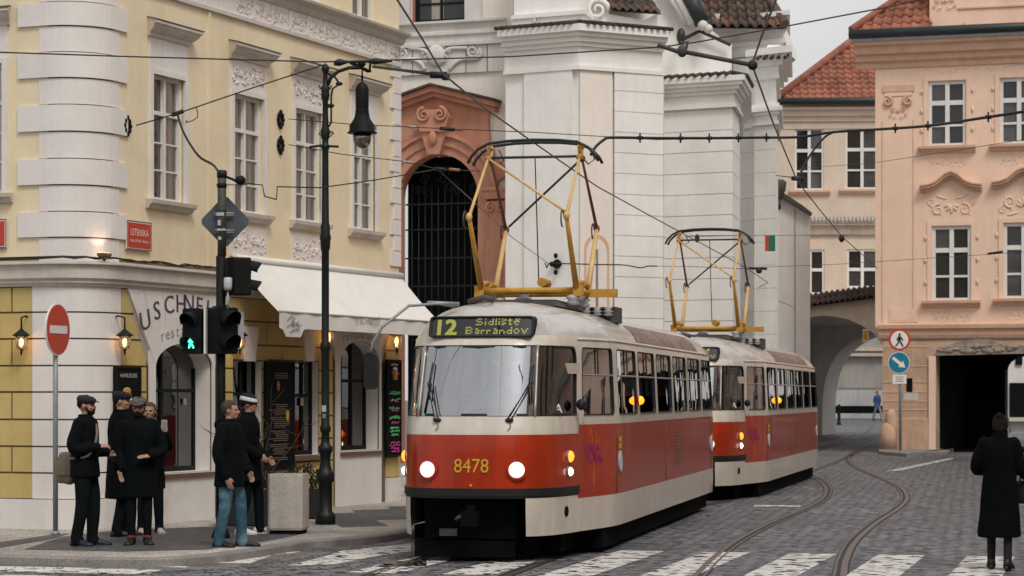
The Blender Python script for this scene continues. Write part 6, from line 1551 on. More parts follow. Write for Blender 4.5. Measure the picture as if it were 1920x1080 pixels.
# roof gear
mm = MB(); mm.box(-.42, .42, 2.9, 5.6, 2.97, 3.02, 'lead_dark'); mm.prism([(-.5, 2.93), (.5, 2.93), (.45, 2.99), (-.45, 2.99)], -5.2, -2.6, 'lead_dark'); mm.tube([(-.30, 1.3, 2.93), (-.1, 1.2, 2.98), (.0, 1.25, 2.95)], .04, 'lead_dark', 6)
mm.box(.55, .95, 4.4, 4.9, 2.78, 2.98, 'lead_dark')
for q in (.58, .72, .86): mm.lathe([(.03, 0), (.07, .02), (.03, .04), (.07, .06), (.03, .08), (.06, .11), (0, .12)], (q, 4.3, 2.86), 'insul_grey', 10)
mm.lathe([(.14, 0), (.10, .04), (.12, .06), (.06, .10), (.08, .12), (.03, .17), (.05, .2), (0, .21)], (-.10, 3.62, 2.99), 'insul_grey', 12); mm.lathe([(.05, 0), (.08, .03), (.04, .06), (.07, .09), (0, .13)], (-.5, 4.2, 2.95), 'insul_grey', 10)
mm.build('roof_gear', tram)
# ---- pantograph
pg = MB(); YC = 3.86; ZP = 3.15
fr_, bk_ = YC-.42, YC+.42
pg.tube([(-.66, fr_, ZP), (.66, fr_, ZP)], .044, 'panto_yellow', 10); pg.tube([(-.62, bk_, ZP), (.66, bk_, ZP)], .044, 'panto_yellow', 10)
for sx in (-.58, .60): pg.tube([(sx, fr_, ZP), (sx, bk_, ZP)], .045, 'panto_yellow', 8)
pg.tube([(.1, YC-.1, ZP+.12), (.1+.0, YC+.3, ZP+.12)], .06, 'panto_yellow', 8)
for x_ in (-.62, .62): pg.box(x_-.06, x_+.06, fr_-.06, fr_+.06, ZP-.07, ZP+.07, 'panto_yellow')
pg.box(.58, .98, bk_-.05, bk_+.05, ZP-.05, ZP+.05, 'panto_yellow')
for x_, y_ in ((-.55, fr_), (.55, fr_), (-.55, bk_), (.55, bk_)): pg.lathe([(.05, 0), (.09, .03), (.05, .06), (.09, .09), (.05, .13)], (x_, y_, ZP-.18), 'insul_grey', 10)
pan = pg.build('pantograph', tram); ZK, ZT = 4.02, 4.83
def arm(pts, r, mat, name): a_ = MB(); a_.tube(pts, r, mat, 8); return a_
kn = {}
for sx, tag_ in ((-.60, 'l'), (.60, 'r')):
    for s_, y_ in ((-1, fr_), (1, bk_)): kn[(tag_, s_)] = (sx, y_+s_*.74, ZK)
for (t_, s_), k_ in kn.items():
    y_ = fr_ if s_ < 0 else bk_; mt = 'panto_yellow' if s_ < 0 else 'panto_pale'
    a_ = MB(); a_.tube([(k_[0], y_, ZP), k_], [.040, .026], mt, 10); a_.tube([(k_[0], y_-s_*.02, ZP+.09), (k_[0], y_-s_*.34, ZP+.11)], .038, 'panto_yellow', 8); a_.ell(k_, (.042, .042, .055), 'panto_pale' if s_ < 0 else 'panto_rust', 10, 8)
    ov = [(k_[0]-.05, k_[1]+.10*math.cos(w), k_[2]-.03+.10*math.sin(w)) for w in [PI*.1+1.5*PI*i/8 for i in range(9)]]; a_.tube(ov, .010, 'panto_dark', 5); a_.build('lower_arm', pan)
    top = (k_[0]*.97, YC+s_*.10, ZT); a_ = MB(); a_.tube([k_, top], [.022, .017], 'panto_pale' if s_ < 0 else 'panto_rust', 8)
    a_.ell(top, (.045, .045, .045), 'panto_yellow' if s_ < 0 else 'panto_dark', 8, 6); a_.build('upper_arm', pan)
a_ = MB(); k_ = kn[('r', -1)]; a_.tube([(-.58, YC-.10, ZT), (k_[0]-.03, k_[1]+.05, k_[2]+.06)], .017, 'panto_pale', 8)
k_ = kn[('l', 1)]; a_.tube([(.58, YC+.10, ZT), (k_[0]+.05, k_[1]-.05, k_[2]+.04)], .015, 'panto_dark', 8); a_.tube([(-.58, YC, ZT+.02), (.58, YC, ZT+.02)], .017, 'panto_dark', 8); a_.build('cross_brace', pan)
for dy in (-.16, .16):
    a_ = MB(); bow = [(-.83, -.25), (-.79, -.17), (-.70, -.075), (-.56, -.005), (-.3, .022), (0, .03), (.3, .022), (.56, -.005), (.70, -.075), (.79, -.17), (.83, -.25)]
    a_.tube([(x_, YC+dy, ZT+.19+z_) for x_, z_ in bow], .019, 'carbon', 8); a_.build('collector_bow', pan)
for sx in (-.58, .58):
    a_ = MB()
    for dy in (-.16, .16): a_.tube([(sx, YC+dy*.4, ZT), (sx, YC+dy, ZT+.18)], .018, 'panto_pale' if sx < 0 else 'panto_yellow', 6)
    a_.tube([(sx, YC-.16, ZT+.14), (sx, YC+.16, ZT+.14)], .02, 'panto_yellow', 6); a_.tube([(sx+.12, YC, ZT+.12), (sx+.18, YC, ZT-.02), (sx+.10, YC, ZT-.08), (sx+.02, YC, ZT)], .012, 'panto_rust', 5); a_.build('bow_carrier', pan)
a_ = MB(); a_.tube([(0, YC, ZT+.02), (.03, YC+.1, ZP+.1)], .008, 'cable_black', 5); a_.build('pull_rope', pan)
# the second tram, coupled behind
t2a = math.radians(12.3); cx2, cy2 = .0, .0
tram2 = copy_tree(tram); P = Vector(((1397-CX)/F*42.9, 42.9))
lx, ly = .99, 1.2
tram2.location = (P.x-(lx*math.cos(t2a)+ly*math.sin(t2a)), P.y-(-lx*math.sin(t2a)+ly*math.cos(t2a)), -.03); tram2.rotation_euler = (0, 0, -t2a)
tram2['label'] = 'second red and cream tram coupled behind the front tram, nose hidden'
for o in tram2.children:
    pass
# ------------------------------------------------------------------ street furniture
def gp(px, py, z=PZ): return gnd(px, py, z)
# --- no-entry sign
p = gp(104, 1003); s = p.y/F
r = thing('no_entry_sign', 'round red no entry sign with a white bar on a grey post at the corner', 'road sign', p)
hh = (1003-570)*s
m = MB(); m.tube([(0, 0, 0), (0, 0, hh-.02)], .032, 'galv', 10); m.lathe([(.06, 0), (.05, .04), (.034, .05)], (0, 0, 0), 'galv', 10); m.build('post', r)
zs_ = (1003-618)*s; rad = 49*s; ra = math.radians(74)
tv = Vector((math.cos(ra), math.sin(ra), 0)); nv = Vector((math.sin(ra), -math.cos(ra), 0))
if False: pass
def face_fn(tv, nv, base): return lambda u, d, z: tuple(base+tv*u+nv*d+Vector((0, 0, z)))
base = Vector((.04, -.03, zs_))
fn = face_fn(tv, nv, base)
circ = lambda r_, n=36: [(r_*math.cos(2*PI*i/n), r_*math.sin(2*PI*i/n)) for i in range(n)]
m = MB(); m.prism(circ(rad), -.02, 0, 'enamel_white', fn); m.build('disc', r)
m = MB(); m.prism(circ(rad*.95), 0, .004, 'enamel_red', fn); m.build('red_field', r)
m = MB(); m.prism([(-rad*.72, -rad*.15), (rad*.72, -rad*.15), (rad*.72, rad*.15), (-rad*.72, rad*.15)], .004, .008, 'enamel_white', fn); m.build('white_bar', r)
m = MB(); m.prism(circ(rad*.6, 12), -.05, -.022, 'steel_grey', fn); m.build('bracket', r)
# --- traffic light
p = gp(414, 1009); s = p.y/F; TLY = p.y
r = thing('traffic_light', 'black traffic light post with a green walking man and the back of a diamond sign', 'traffic light', p)
def L_(px, py, d=0, s=s): return Vector(((px-414)*s, -d, (1009-py)*s))
m = MB(); m.tube([L_(414, 1009), L_(414, 480)], 9*s, 'iron_black', 12); m.lathe([(.12, 0), (.11, .05), (.09, .1), (10*s, .14)], (0, 0, 0), 'iron_black', 12); m.tube([L_(416, 480), L_(416, 322)], 8.2*s, 'post_olive', 12)
m.lathe([(9.5*s, 0), (9.5*s, 12*s), (6*s, 14*s)], L_(416, 333), 'iron_green', 10); m.tube([L_(416, 352), L_(416, 344)], 9.2*s, 'iron_black', 10)
for py in (395, 430, 478): m.tube([L_(416, py+1), L_(416, py)], 8.6*s, 'iron_black', 12)
m.build('post', r)
m = MB(); ds = 47*s; c = L_(420, 414); dn = .10
m.prism([(-ds*.94, -.03), (-ds*.94, .03), (-.03, ds*.98), (.03, ds*.98), (ds*.94, .03), (ds*.94, -.03), (.03, -ds*.98), (-.03, -ds*.98)], -.02, 0, 'sign_back', lambda u, d, z: (c.x+u, dn+.02-d, c.z+z)); dsg = m.build('diamond_sign', r)
m = MB()
for py in (399, 431): a, b = L_(400, py), L_(438, py); m.tube([(a.x, dn-.03, a.z), (b.x, dn-.03, b.z)], .012, 'steel_grey', 6); m.tube([(a.x, dn-.03, a.z-.025), (b.x, dn-.03, b.z-.025)], .008, 'steel_grey', 6)
m.build('sign_clamp', dsg)
m = MB()  # stickers
for px, py, w, h in ((414, 402, 7, 6), (412, 418, 3, 10), (416, 431, 8, 4), (413, 447, 3, 6)): a = L_(px, py); m.box(a.x-w*s, a.x+w*s, -.055, -.052, a.z-h*s/2, a.z+h*s/2, 'insul_grey')
m.build('sticker', r)
def head(x0, x1, y0, y1, name, ang, lamps, d=0, depth=.22, green=None):
    """signal head: housing, two or three hooded lamps; ang turns it about the vertical"""
    a, b = L_(x0, y1), L_(x1, y0); cx_ = (a.x+b.x)/2; w = (b.x-a.x)/2; hgt = b.z-a.z
    o = MB(); Rz = Matrix.Rotation(ang, 3, 'Z'); c0 = Vector((cx_, -d, a.z))
    fn_ = lambda u, dd, z: tuple(c0+Rz @ Vector((u, -dd, z)))
    o.prism(rr_poly(-w, w, 0, hgt, .03, 3), -depth/2, depth/2, 'iron_black', fn_); hd = o.build(name, r)
    for i in range(lamps):
        zc_ = hgt*(1-(i+.5)/lamps); rr_ = min(w*.82, hgt/lamps*.42)
        v = MB(); n = 14; R0 = [];R1 = []
        for k in range(n+1):
            t = -PI*.12+PI*1.24*k/n; R0.append(fn_(rr_*math.cos(t), depth/2, zc_+rr_*math.sin(t))); R1.append(fn_(rr_*math.cos(t)*.96, depth/2+.20*(.55+.45*max(0, math.sin(t))), zc_+rr_*math.sin(t)-.03))
        v.add(R0+R1, [(k, k+1, n+2+k, n+1+k) for k in range(n)], 'iron_black', True); v.build('visor', hd, recalc=False)
        l_ = MB(); l_.prism([(rr_*.9*math.cos(t), zc_+rr_*.9*math.sin(t)) for t in [2*PI*k/16 for k in range(16)]], depth/2, depth/2+.006, 'board_black', fn_); l_.build('lens', hd)
        if green == i:
            gm = MB(); q = rr_*.82
            def lim(pts, th): 
                gm.tube([fn_(u*q, depth/2+.02, zc_+z*q) for u, z in pts], th*q, 'green_man', 6)
            gm.ell(fn_(.02*q, depth/2+.02, zc_+.78*q), (.15*q, .02, .16*q), 'green_man', 8, 6)
            lim([(.0, .55), (-.05, .0)], .20); lim([(-.05, .0), (-.20, -.42), (-.30, -.85)], .13); lim([(-.03, .0), (.22, -.38), (.46, -.82)], .13); lim([(-.02, .45), (-.32, .22), (-.38, .0)], .09); lim([(.02, .45), (.25, .15), (.42, .02)], .09)
            gm.build('green_figure', hd)
    return hd
head(350, 388, 579, 664, 'pedestrian_signal', -.35, 2, d=.10, green=1)
head(392, 442, 577, 664, 'vehicle_signal', .75, 2, d=.05)
head(424, 468, 483, 554, 'vehicle_signal', 2.1, 2, d=-.02)
m = MB(); a, b = L_(388, 664), L_(391, 580); m.box(a.x, b.x, -.30, -.10, a.z, b.z, 'enamel_white'); m.box(L_(420, 640).x, L_(455, 640).x, .10, .12, L_(0, 634).z, L_(0, 584).z, 'insul_grey'); m.box(L_(430, 640).x, L_(446, 640).x, .09, .13, L_(0, 655).z, L_(0, 634).z, 'insul_grey'); m.build('contrast_board', r)
m = MB(); a = L_(430, 545); m.lathe([(7*s, 0), (8*s, 6*s), (8*s, 22*s), (5*s, 24*s)], (a.x, -.14, a.z), 'insul_grey', 12); m.tube([a+Vector((0, -.14, 0)), L_(429, 580, .14)], .012, 'insul_grey', 6); m.tube([L_(400, 577, .05), L_(430, 574, .05)], .02, 'iron_black', 6); m.build('acoustic_unit', r)
m = MB(); c = L_(451, 338); m.ell((c.x, 0, c.z), (10*s, 10*s, 9*s), 'iron_black', 10, 8); m.tube([L_(420, 330), L_(436, 336), L_(450, 344)], .018, 'iron_black', 6); m.tube([L_(405, 347), L_(430, 346), L_(464, 346)], .012, 'steel_grey', 6); m.build('sensor', r)
# --- lamp post
p = gp(610, 983); s = p.y/F; LPX = 609
r = thing('street_lamp', 'tall dark cast iron street lamp with a hanging bell lantern on a curved arm', 'street lamp', p); LY = p.y
def Q_(px, py, s=s): return Vector(((px-610)*s, 0, (983-py)*s))
pr = [(19, 983), (19, 966), (17, 962), (13, 958), (13, 905), (16, 902), (17, 888), (14, 884), (11, 876), (9, 864), (11, 850), (13.5, 846), (14, 838), (10, 834), (8, 828), (7.5, 812), (10, 808), (10, 800), (7.8, 796), (7.5, 720), (7.5, 660), (9.5, 655), (9.5, 645), (7, 640), (7, 470), (9, 466), (9.5, 452), (11, 446), (9, 438), (9, 425), (7, 418), (6, 300), (6, 282), (8, 277), (9, 273), (6, 270), (6, 262), (8, 258), (8.5, 245), (6.5, 238), (5.5, 220), (5, 190), (7, 186), (8, 178), (7, 172), (9, 165), (5, 160), (4, 140), (6, 134), (8, 128), (5, 122), (0, 118)]
m = MB(); m.lathe([(a*s, (983-b)*s) for a, b in pr], (0, 0, 0), 'iron_green', 14); m.build('post', r)
m = MB()
m.tube([Q_(614, 160), Q_(620, 146), Q_(634, 134), Q_(655, 127), Q_(680, 127)], .025, 'iron_green', 8); m.tube([Q_(614, 138), Q_(626, 142), Q_(632, 150), Q_(636, 158)], .016, 'iron_green', 6)
m.tube([Q_(636, 158), Q_(624, 166), Q_(621, 180), Q_(621, 230), Q_(616, 238)], .014, 'iron_green', 6); m.tube([Q_(610, 199), Q_(622, 198)], .03, 'iron_green', 6); m.ell(Q_(622, 198), (.035, .035, .03), 'iron_green', 8, 6); m.ell(Q_(636, 157), (.05, .03, .03), 'iron_green', 8, 6)
m.tube([Q_(580, 276), Q_(600, 273), Q_(635, 275)], .018, 'iron_green', 6)
scroll(m, Q_(619, 252).x, Q_(619, 252).z, .045, 0, 'iron_green', 1.4, 1, .012); scroll(m, Q_(601, 250).x, Q_(601, 250).z, .03, 0, 'iron_green', 1.2, -1, .01)
for sx in (-1, 1): m.tube([Q_(610+sx*5, 168), Q_(610+sx*9, 166), Q_(610+sx*12, 160)], .010, 'iron_green', 5)
m.build('bracket_arm', r)
m = MB(); m.tube([Q_(657, 117), Q_(690, 133), Q_(696, 132)], .028, 'iron_black', 6); m.tube([Q_(693, 132), Q_(695, 114)], .018, 'iron_black', 6); m.ell(Q_(678, 120), (.06, .05, .04), 'iron_black', 8, 6); m.build('hanger', r)
def lq(px, py): return (px*s, (983-py)*s)
m = MB(); m.lathe([lq(0, 250), lq(28, 250), lq(29, 249), lq(24, 246), lq(24, 235), lq(21, 231), lq(15, 222), lq(12.5, 210), lq(13, 208), lq(12, 206), lq(12, 204), lq(12.4, 200), lq(12.6, 168), lq(10, 160), lq(5, 155), lq(2, 154), lq(2, 148), lq(3, 144), lq(1.5, 140), lq(1.5, 132), lq(0, 131)], (Q_(679, 0).x, 0, 0), 'iron_black', 20); lan = m.build('lantern', r)
m = MB(); m.lathe([lq(17, 249), lq(17, 262), lq(14, 272), lq(7, 277), lq(0, 280)], (Q_(679, 0).x, 0, 0), 'lamp_glass', 16); m.build('globe', lan)
m = MB(); m.lathe([lq(0, 276), lq(9, 270), lq(11, 260), lq(8, 250)], (Q_(679, 0).x, 0, 0), 'pane_far_mid', 12); m.build('bulb', lan)
m = MB(); 
for py, h_, w_, mt in ((766, 12, 4, 'insul_grey'), (780, 8, 3, 'steel_grey')): a = Q_(608, py); m.box(a.x-w_*s, a.x+w_*s, -7.6*s-.004, -7.0*s, a.z-h_*s/2, a.z+h_*s/2, mt)
m.build('sticker', r)
# --- concrete bin
p = gp(541, 1000); s = p.y/F
r = thing('litter_bin', 'square washed concrete litter bin standing on the pavement by the lamp post', 'litter bin', p, -.12)
w = 33*s; hgt = 112*s
m = MB(); ch = .03
pl = [(-w+ch, -w), (w-ch, -w), (w, -w+ch), (w, w-ch), (w-ch, w), (-w+ch, w), (-w, w-ch), (-w, -w+ch)]
m.loft([[(x*k, y*k, z) for x, y in pl] for k, z in ((.96, .05), (1.0, .08), (1.0, hgt-.03), (.985, hgt))], 'concrete', False, False)
m.loft([[(x*k, y*k, z) for x, y in pl] for k, z in ((.985, hgt), (.80, hgt), (.78, hgt-.12))], 'concrete', False, False); m.build('housing', r)
m = MB(); m.loft([[(x*.9, y*.9, z) for x, y in pl] for z in (0, .055)], 'under_black', True, False); m.build('plinth', r)
m = MB(); m.loft([[(x*k, y*k, z) for x, y in pl] for k, z in ((.77, hgt-.14), (.77, hgt-.13))], 'dark_void', True, False); m.build('liner', r)
# --- planters with shrubs behind the bin
def planter(px, py, w, h, label, bush=True, twigs=0, seed=1):
    p = gp(px, py); r = thing('planter', label, 'planter', p, AL*0); m = MB()
    m.loft([[(x*k, y*k, z) for x, y in ((-w, -w*.6), (w, -w*.6), (w, w*.6), (-w, w*.6))] for k, z in ((.94, 0), (1, .02), (1, h), (.94, h))], 'planter_dark', True, False); m.build('trough', r)
    rn = random.Random(seed); m = MB()
    if bush:
        for i in range(900):
            a = rn.uniform(0, 2*PI); q = rn.random()**.5; z = rn.random(); x, y = math.cos(a)*q*w*1.05, math.sin(a)*q*w*.75; zz = h-.03+z*.42*(1-.5*q*q)
            d = Vector((rn.uniform(-1, 1), rn.uniform(-1, 1), rn.uniform(-.3, 1))).normalized()*rn.uniform(.02, .045); e = d.cross(Vector((rn.uniform(-1, 1), rn.uniform(-1, 1), 0))).normalized()*.014; c = Vector((x, y, zz))
            m.add([c-e, c+d*.5+e*1.3, c+d, c+d*.4-e*1.4], [(0, 1, 2, 3)], 'hedge_dark')
        m.build('shrub', r)
    m = MB()
    for i in range(twigs):
        b_ = Vector((rn.uniform(-.6, .6)*w, rn.uniform(-.3, .3)*w, h)); d = Vector((rn.uniform(-.35, .35), rn.uniform(-.25, .15), 1)); pts = [b_.copy()]
        for k in range(6): d = (d+Vector((rn.uniform(-.3, .3), rn.uniform(-.2, .2), .0))).normalized(); b_ = b_+d*rn.uniform(.16, .30); pts.append(b_.copy())
        m.tube(pts, [.010-.0014*k for k in range(7)], 'twig', 5)
        for k in (2, 3, 4, 5):
            q = pts[k]; e = Vector((rn.choice((-1, 1))*rn.uniform(.3, 1), rn.uniform(-.3, .3), rn.uniform(.1, .6))).normalized(); m.tube([q, q+e*.14, q+e*.25+Vector((0, 0, .05))], [.006, .004, .002], 'twig', 4)
    if twigs: m.build('bare_twigs', r)
planter(566, 972, .30, .42, 'low dark planter with a clipped shrub between the bin and the lamp post', True, 0, 3)
planter(470, 985, .42, .48, 'dark planter with bare twigs behind the young man in jeans', True, 9, 5)
# --- two round signs by the pink house
p = gp(1688, 845); s = p.y/F
r = thing('sign_post', 'grey post with a no pedestrians disc above a blue arrow disc before the pink house', 'road sign', p)
def R_(px, py, s=s): return Vector(((px-1688)*s, 0, (845-py)*s))
m = MB(); m.tube([R_(1688, 845), R_(1688, 618)], .05, 'galv', 10); m.build('post', r)
def disc_sign(cx_, cy_, rpx, outer, field, name):
    c = R_(cx_, cy_); fn = lambda u, d, z: (c.x+u, -.06-d, c.z+z); rad = rpx*s
    m = MB(); m.prism(circ(rad), -.02, 0, outer, fn); o = m.build(name, r); m = MB(); m.prism(circ(rad*(.80 if field == 'enamel_white' else .94)), 0, .006, field, fn); m.build('field', o); return o, c, rad
o, c, rad = disc_sign(1686, 637, 20.5, 'enamel_red', 'enamel_white', 'pedestrian_disc')
m = MB(); q = rad*.72
def lim(pts, th): m.tube([(c.x+u*q, -.075, c.z+z*q) for u, z in pts], th*q, 'enamel_black', 6)
m.ell((c.x, -.075, c.z+.68*q), (.14*q, .01, .14*q), 'enamel_black', 8, 6); lim([(0, .5), (0, -.05)], .17); lim([(0, -.05), (-.2, -.45), (-.5, -.8)], .09); lim([(0, -.05), (.2, -.4), (.45, -.85)], .09); lim([(-.02, .42), (-.32, .1), (-.2, -.1)], .07); lim([(.03, .42), (.3, .15), (.42, -.1)], .07)
m.build('walking_figure', o)
o, c, rad = disc_sign(1685, 680, 20.5, 'enamel_white', 'enamel_blue', 'arrow_disc')
m = MB(); a = -math.radians(38); cs, sn = math.cos(a), math.sin(a); ar = [(-.72, -.14), (.18, -.14), (.18, -.36), (.74, 0), (.18, .36), (.18, .14), (-.72, .14)]
m.prism([((x*cs-y*sn)*rad, (x*sn+y*cs)*rad) for x, y in ar], .006, .012, 'enamel_white', lambda u, d, z: (c.x+u, -.06-d, c.z+z)); m.build('arrow', o)
c = R_(1686, 711); m = MB(); m.box(c.x-13*s, c.x+13*s, -.075, -.06, c.z-8.5*s, c.z+8.5*s, 'enamel_white'); o = m.build('text_plate', r)
m = MB()
for i in range(3): z = c.z+(4-4*i)*s; m.box(c.x-(8-2*(i % 2))*s, c.x+(8-2*(i % 2))*s, -.079, -.075, z-.6*s, z+.6*s, 'board_print')
m.build('plate_print', o)
# ------------------------------------------------------------------ overhead wires
def wire(name, label, pts, r, mat='cable_black', cat='wire', sag=0.0, n=1, group=None):
    m = MB(); P = [Vector(p) for p in pts]
    if sag: 
        out = []
        for a, b in zip(P[:-1], P[1:]): out += [a.lerp(b, t/8)-Vector((0, 0, sag*4*(t/8)*(1-t/8))) for t in range(8)]
        P = out+[P[-1]]
    m.tube(P, r, mat, 6); o = m.build(name); tag(o, label, cat, group); return o
Zc = 5.0; hY = lambda py: F*(Zc-H)/(HY-py)
def cw(px, py): return at(px, py, hY(py))
wire('contact_wire', 'dark contact wire touched by the front tram pantograph', [at(690, -90, 17.2), cw(745, 0), cw(790, 70), cw(830, 138), cw(905, 200), Vector((.30, 30.5, 5.05)), cw(1120, 350), cw(1220, 405), cw(1340, 470), cw(1400, 503), cw(1440, 530), Vector((7.2, 72, 5.0)), Vector((14, 104, 5.0))], .010, 'wire_bronze', group='contact wires over the tracks')
wire('contact_wire', 'dark contact wire over the empty track beside the trams', [at(1480, -60, 17), cw(1455, 0), cw(1430, 62), cw(1410, 121), cw(1450, 232), cw(1495, 340), cw(1540, 397), cw(1580, 445), cw(1620, 480), cw(1645, 503)], .010, 'wire_bronze', group='contact wires over the tracks')
ySp = 24.0
wire('span_wire', 'thin span wire crossing the whole top of the street', [at(-60, 96, ySp), at(240, 106, ySp), at(600, 116, ySp), at(720, 113, ySp), at(960, 106, ySp), at(1240, 88, ySp), at(1300, 80, ySp), at(1480, 48, ySp), at(1660, 14, ySp), at(1740, -4, ySp)], .008, 'wire_bronze')
m = MB(); m.tube([at(626, 119, ySp), at(636, 117, ySp), at(652, 116, ySp), at(690, 115, ySp), at(702, 115, ySp), at(735, 114, ySp)], [.022, .038, .014, .014, .034, .012], 'cable_black', 8); tag(m.build('wire_insulator'), 'dark insulator on the top span wire beside the street lamp hanger', 'insulator')
wire('insulated_rod', 'dark insulated rod right of the street lamp hanger, ending at the contact wire', [at(700, 125, LY-.1), at(838, 142, 24)], .020, 'cable_black', 'rod')
m = MB(); a, b = at(806, 140, 24), at(838, 141, 24); m.tube([a, b], .035, 'cable_black', 8); m.tube([at(836, 140, 24), at(836, 150, 24)], .04, 'cable_black', 8); tag(m.build('wire_clamp'), 'black clamp joining the insulated rod to the contact wire left of the portal pediment', 'clamp')
m = MB(); m.tube([at(1282, 97, 23), at(1412, 122, 23)], .022, 'lead_dark', 8); m.tube([at(1233, 84, 23), at(1284, 101, 23)], .022, 'lead_dark', 6); m.tube([at(1284, 101, 23), at(1290, 78, 23), at(1272, 80, 23)], .014, 'lead_dark', 6); m.ell(at(1279, 96, 23), (.05, .05, .06), 'lead_dark', 8, 6); m.ell(at(1411, 122, 23), (.05, .04, .05), 'cable_black', 8, 6)
tag(m.build('insulated_rod'), 'grey insulated rod sloping down in front of the church gable', 'rod')
top = Vector((Q_(605, 122).x, 0, Q_(605, 122).z))+Vector(bpy.data.objects['street_lamp'].location)
wire('span_wire', 'wire from the wall anchor by the quoins up to the street lamp top', [AN1, at(335, 212, lerp(AN1.y, top.y, .27)), at(470, 166, lerp(AN1.y, top.y, .63)), top], .010, 'cable_black')
q = at(332, 212, lerp(AN1.y, top.y, .27)); tp = Vector(bpy.data.objects['traffic_light'].location)+L_(410, 322)
wire('feed_cable', 'black cable drooping from the span wire to the top of the traffic light', smooth_line([q, at(345, 250, q.y-.4), at(372, 292, q.y-.9), at(398, 308, q.y-1.3), tp], 5), .016, 'cable_black', 'cable')
m = MB(); m.tube([at(322, 216, q.y), at(344, 208, q.y)], .03, 'cable_black', 7); m.tube(smooth_line([at(351, 225, q.y), at(349, 230, q.y), at(370, 220, q.y), at(368, 200, q.y+.3)], 3), .007, 'cable_black', 5); tag(m.build('wire_clamp'), 'small black clamp with a loop on the span wire in front of the first window', 'clamp')
E1_ = at(1000, 248, 33); 
wire('span_wire', 'upper wire from the wall anchors to the church side, passing the keystone', [AN2, at(660, 233, lerp(AN2.y, 33, .3)), at(830, 241, lerp(AN2.y, 33, .65)), E1_, at(1230, 262, 40), at(1460, 258, 60)], .007, 'wire_bronze')
m = MB(); m.tube([at(826, 241, 34.2), at(852, 243, 34)], .028, 'cable_black', 7); m.tube([at(852, 243, 34), at(868, 244, 34)], .02, 'insulator', 7); tag(m.build('wire_insulator'), 'small dark and brown insulator on the upper wire before the keystone', 'insulator')
m = MB(); m.tube([at(766, 238, 34.6), at(780, 239, 34.5)], .024, 'insul_grey', 7); tag(m.build('wire_insulator'), 'small pale grey insulator on the upper wire left of the keystone', 'insulator')
wire('span_wire', 'lower wire from the wall anchors to the porch arch', [AN3, at(640, 289, lerp(AN3.y, 33, .45)), at(760, 303, 34), at(820, 317, 33), at(900, 321, 34)], .007, 'wire_bronze')
m = MB(); m.tube([at(756, 303, 34), at(772, 306, 34)], .022, 'insul_grey', 7); tag(m.build('wire_insulator'), 'small pale grey insulator on the lower wire at the left portal jamb', 'insulator')
m = MB(); m.tube([at(814, 316, 33), at(836, 318, 33)], .025, 'cable_black', 7); m.tube([at(842, 317, 33), at(862, 319, 33)], .02, 'insulator', 7); tag(m.build('wire_insulator'), 'insulators where the lower wire meets other wires inside the porch arch', 'insulator')
tp2 = Vector(bpy.data.objects['traffic_light'].location)+L_(452, 342)
wire('feed_cable', 'thin kinked cable from the traffic light top to the porch arch', [tp2, at(492, 347, 29.4), at(496, 368, 29.5), at(518, 374, 29.7), at(520, 350, 29.8), at(600, 352, 30.5), at(700, 338, 31.5), at(770, 326, 32.3), at(820, 317, 33)], .008, 'cable_black', 'cable')
wire('span_wire', 'thin wire falling from the porch arch to the church pier anchor', [at(820, 317, 33), at(870, 362, 38), at(960, 445, 50), at(1030, 495, 57.6)], .008, 'wire_bronze')
# heavy feeder cable with clips
FC = [at(1108, 290, 33), at(1118, 274, 33.2), at(1134, 261, 33.5), at(1148, 258, 33.7), at(1240, 259, 35), at(1330, 259, 36), at(1420, 258, 37), at(1500, 257, 38), at(1560, 248, 37.5), at(1640, 243, 36.5), at(1740, 236, 35), at(1830, 223, 33.5), at(1960, 203, 32)]
m = MB(); P = smooth_line(FC, 5); m.tube(P, .021, 'cable_black', 7)
fc = m.build('feeder_cable'); tag(fc, 'thick black feeder cable with clips, crossing before church and pink house', 'cable')
for px in (1207, 1268, 1338, 1392, 1445, 1676, 1738, 1862):
    m = MB(); b = min(P, key=lambda v: abs(CX+F*v.x/v.y-px)); m.tube([b+Vector((0, 0, -.07)), b+Vector((0, 0, .07))], .014, 'cable_black', 5)
    m.tube([b+Vector((-.04, 0, 0)), b+Vector((.04, 0, 0))], .03, 'cable_black', 6); m.build('cable_clip', fc)
wire('feeder_branch', 'thick black branch drooping off the feeder cable beside the beige house windows', smooth_line([at(1562, 248, 37.5), at(1548, 256, 37.5), at(1528, 278, 37.5), at(1510, 306, 37.4), at(1502, 325, 37.3), at(1502, 352, 37.3)], 5), .019, 'cable_black', 'cable')
wire('span_wire', 'short taut wire from the annexe chimney to the right contact wire', [at(1455, 329, 60), at(1480, 332, 45), at(1500, 335, 37)], .012, 'cable_black')
m = MB(); m.tube([at(1484, 334, 37), at(1506, 336, 37)], .035, 'cable_black', 7); m.ell(at(1499, 343, 37), (.04, .04, .08), 'cable_black', 8, 6); tag(m.build('wire_clamp'), 'black clamp on the right contact wire beside the beige house window', 'clamp')
wire('section_rod', 'thin horizontal rod that carries the red and green plate', [at(1292, 442, 50), at(1440, 441, 50), at(1600, 440, 50)], .012, 'steel_grey', 'rod')
p = at(1444, 456, 49.95); s = 50/F; r = thing('section_plate', 'small hanging plate, red on the left and green on the right', 'signal plate', p)
m = MB(); m.box(-9.5*s, -3*s, -.01, .01, -15*s, 15*s, 'enamel_red'); m.build('red_half', r); m = MB(); m.box(-3*s, 9.5*s, -.012, .012, -15*s, 15*s, 'enamel_green'); m.build('green_half', r)
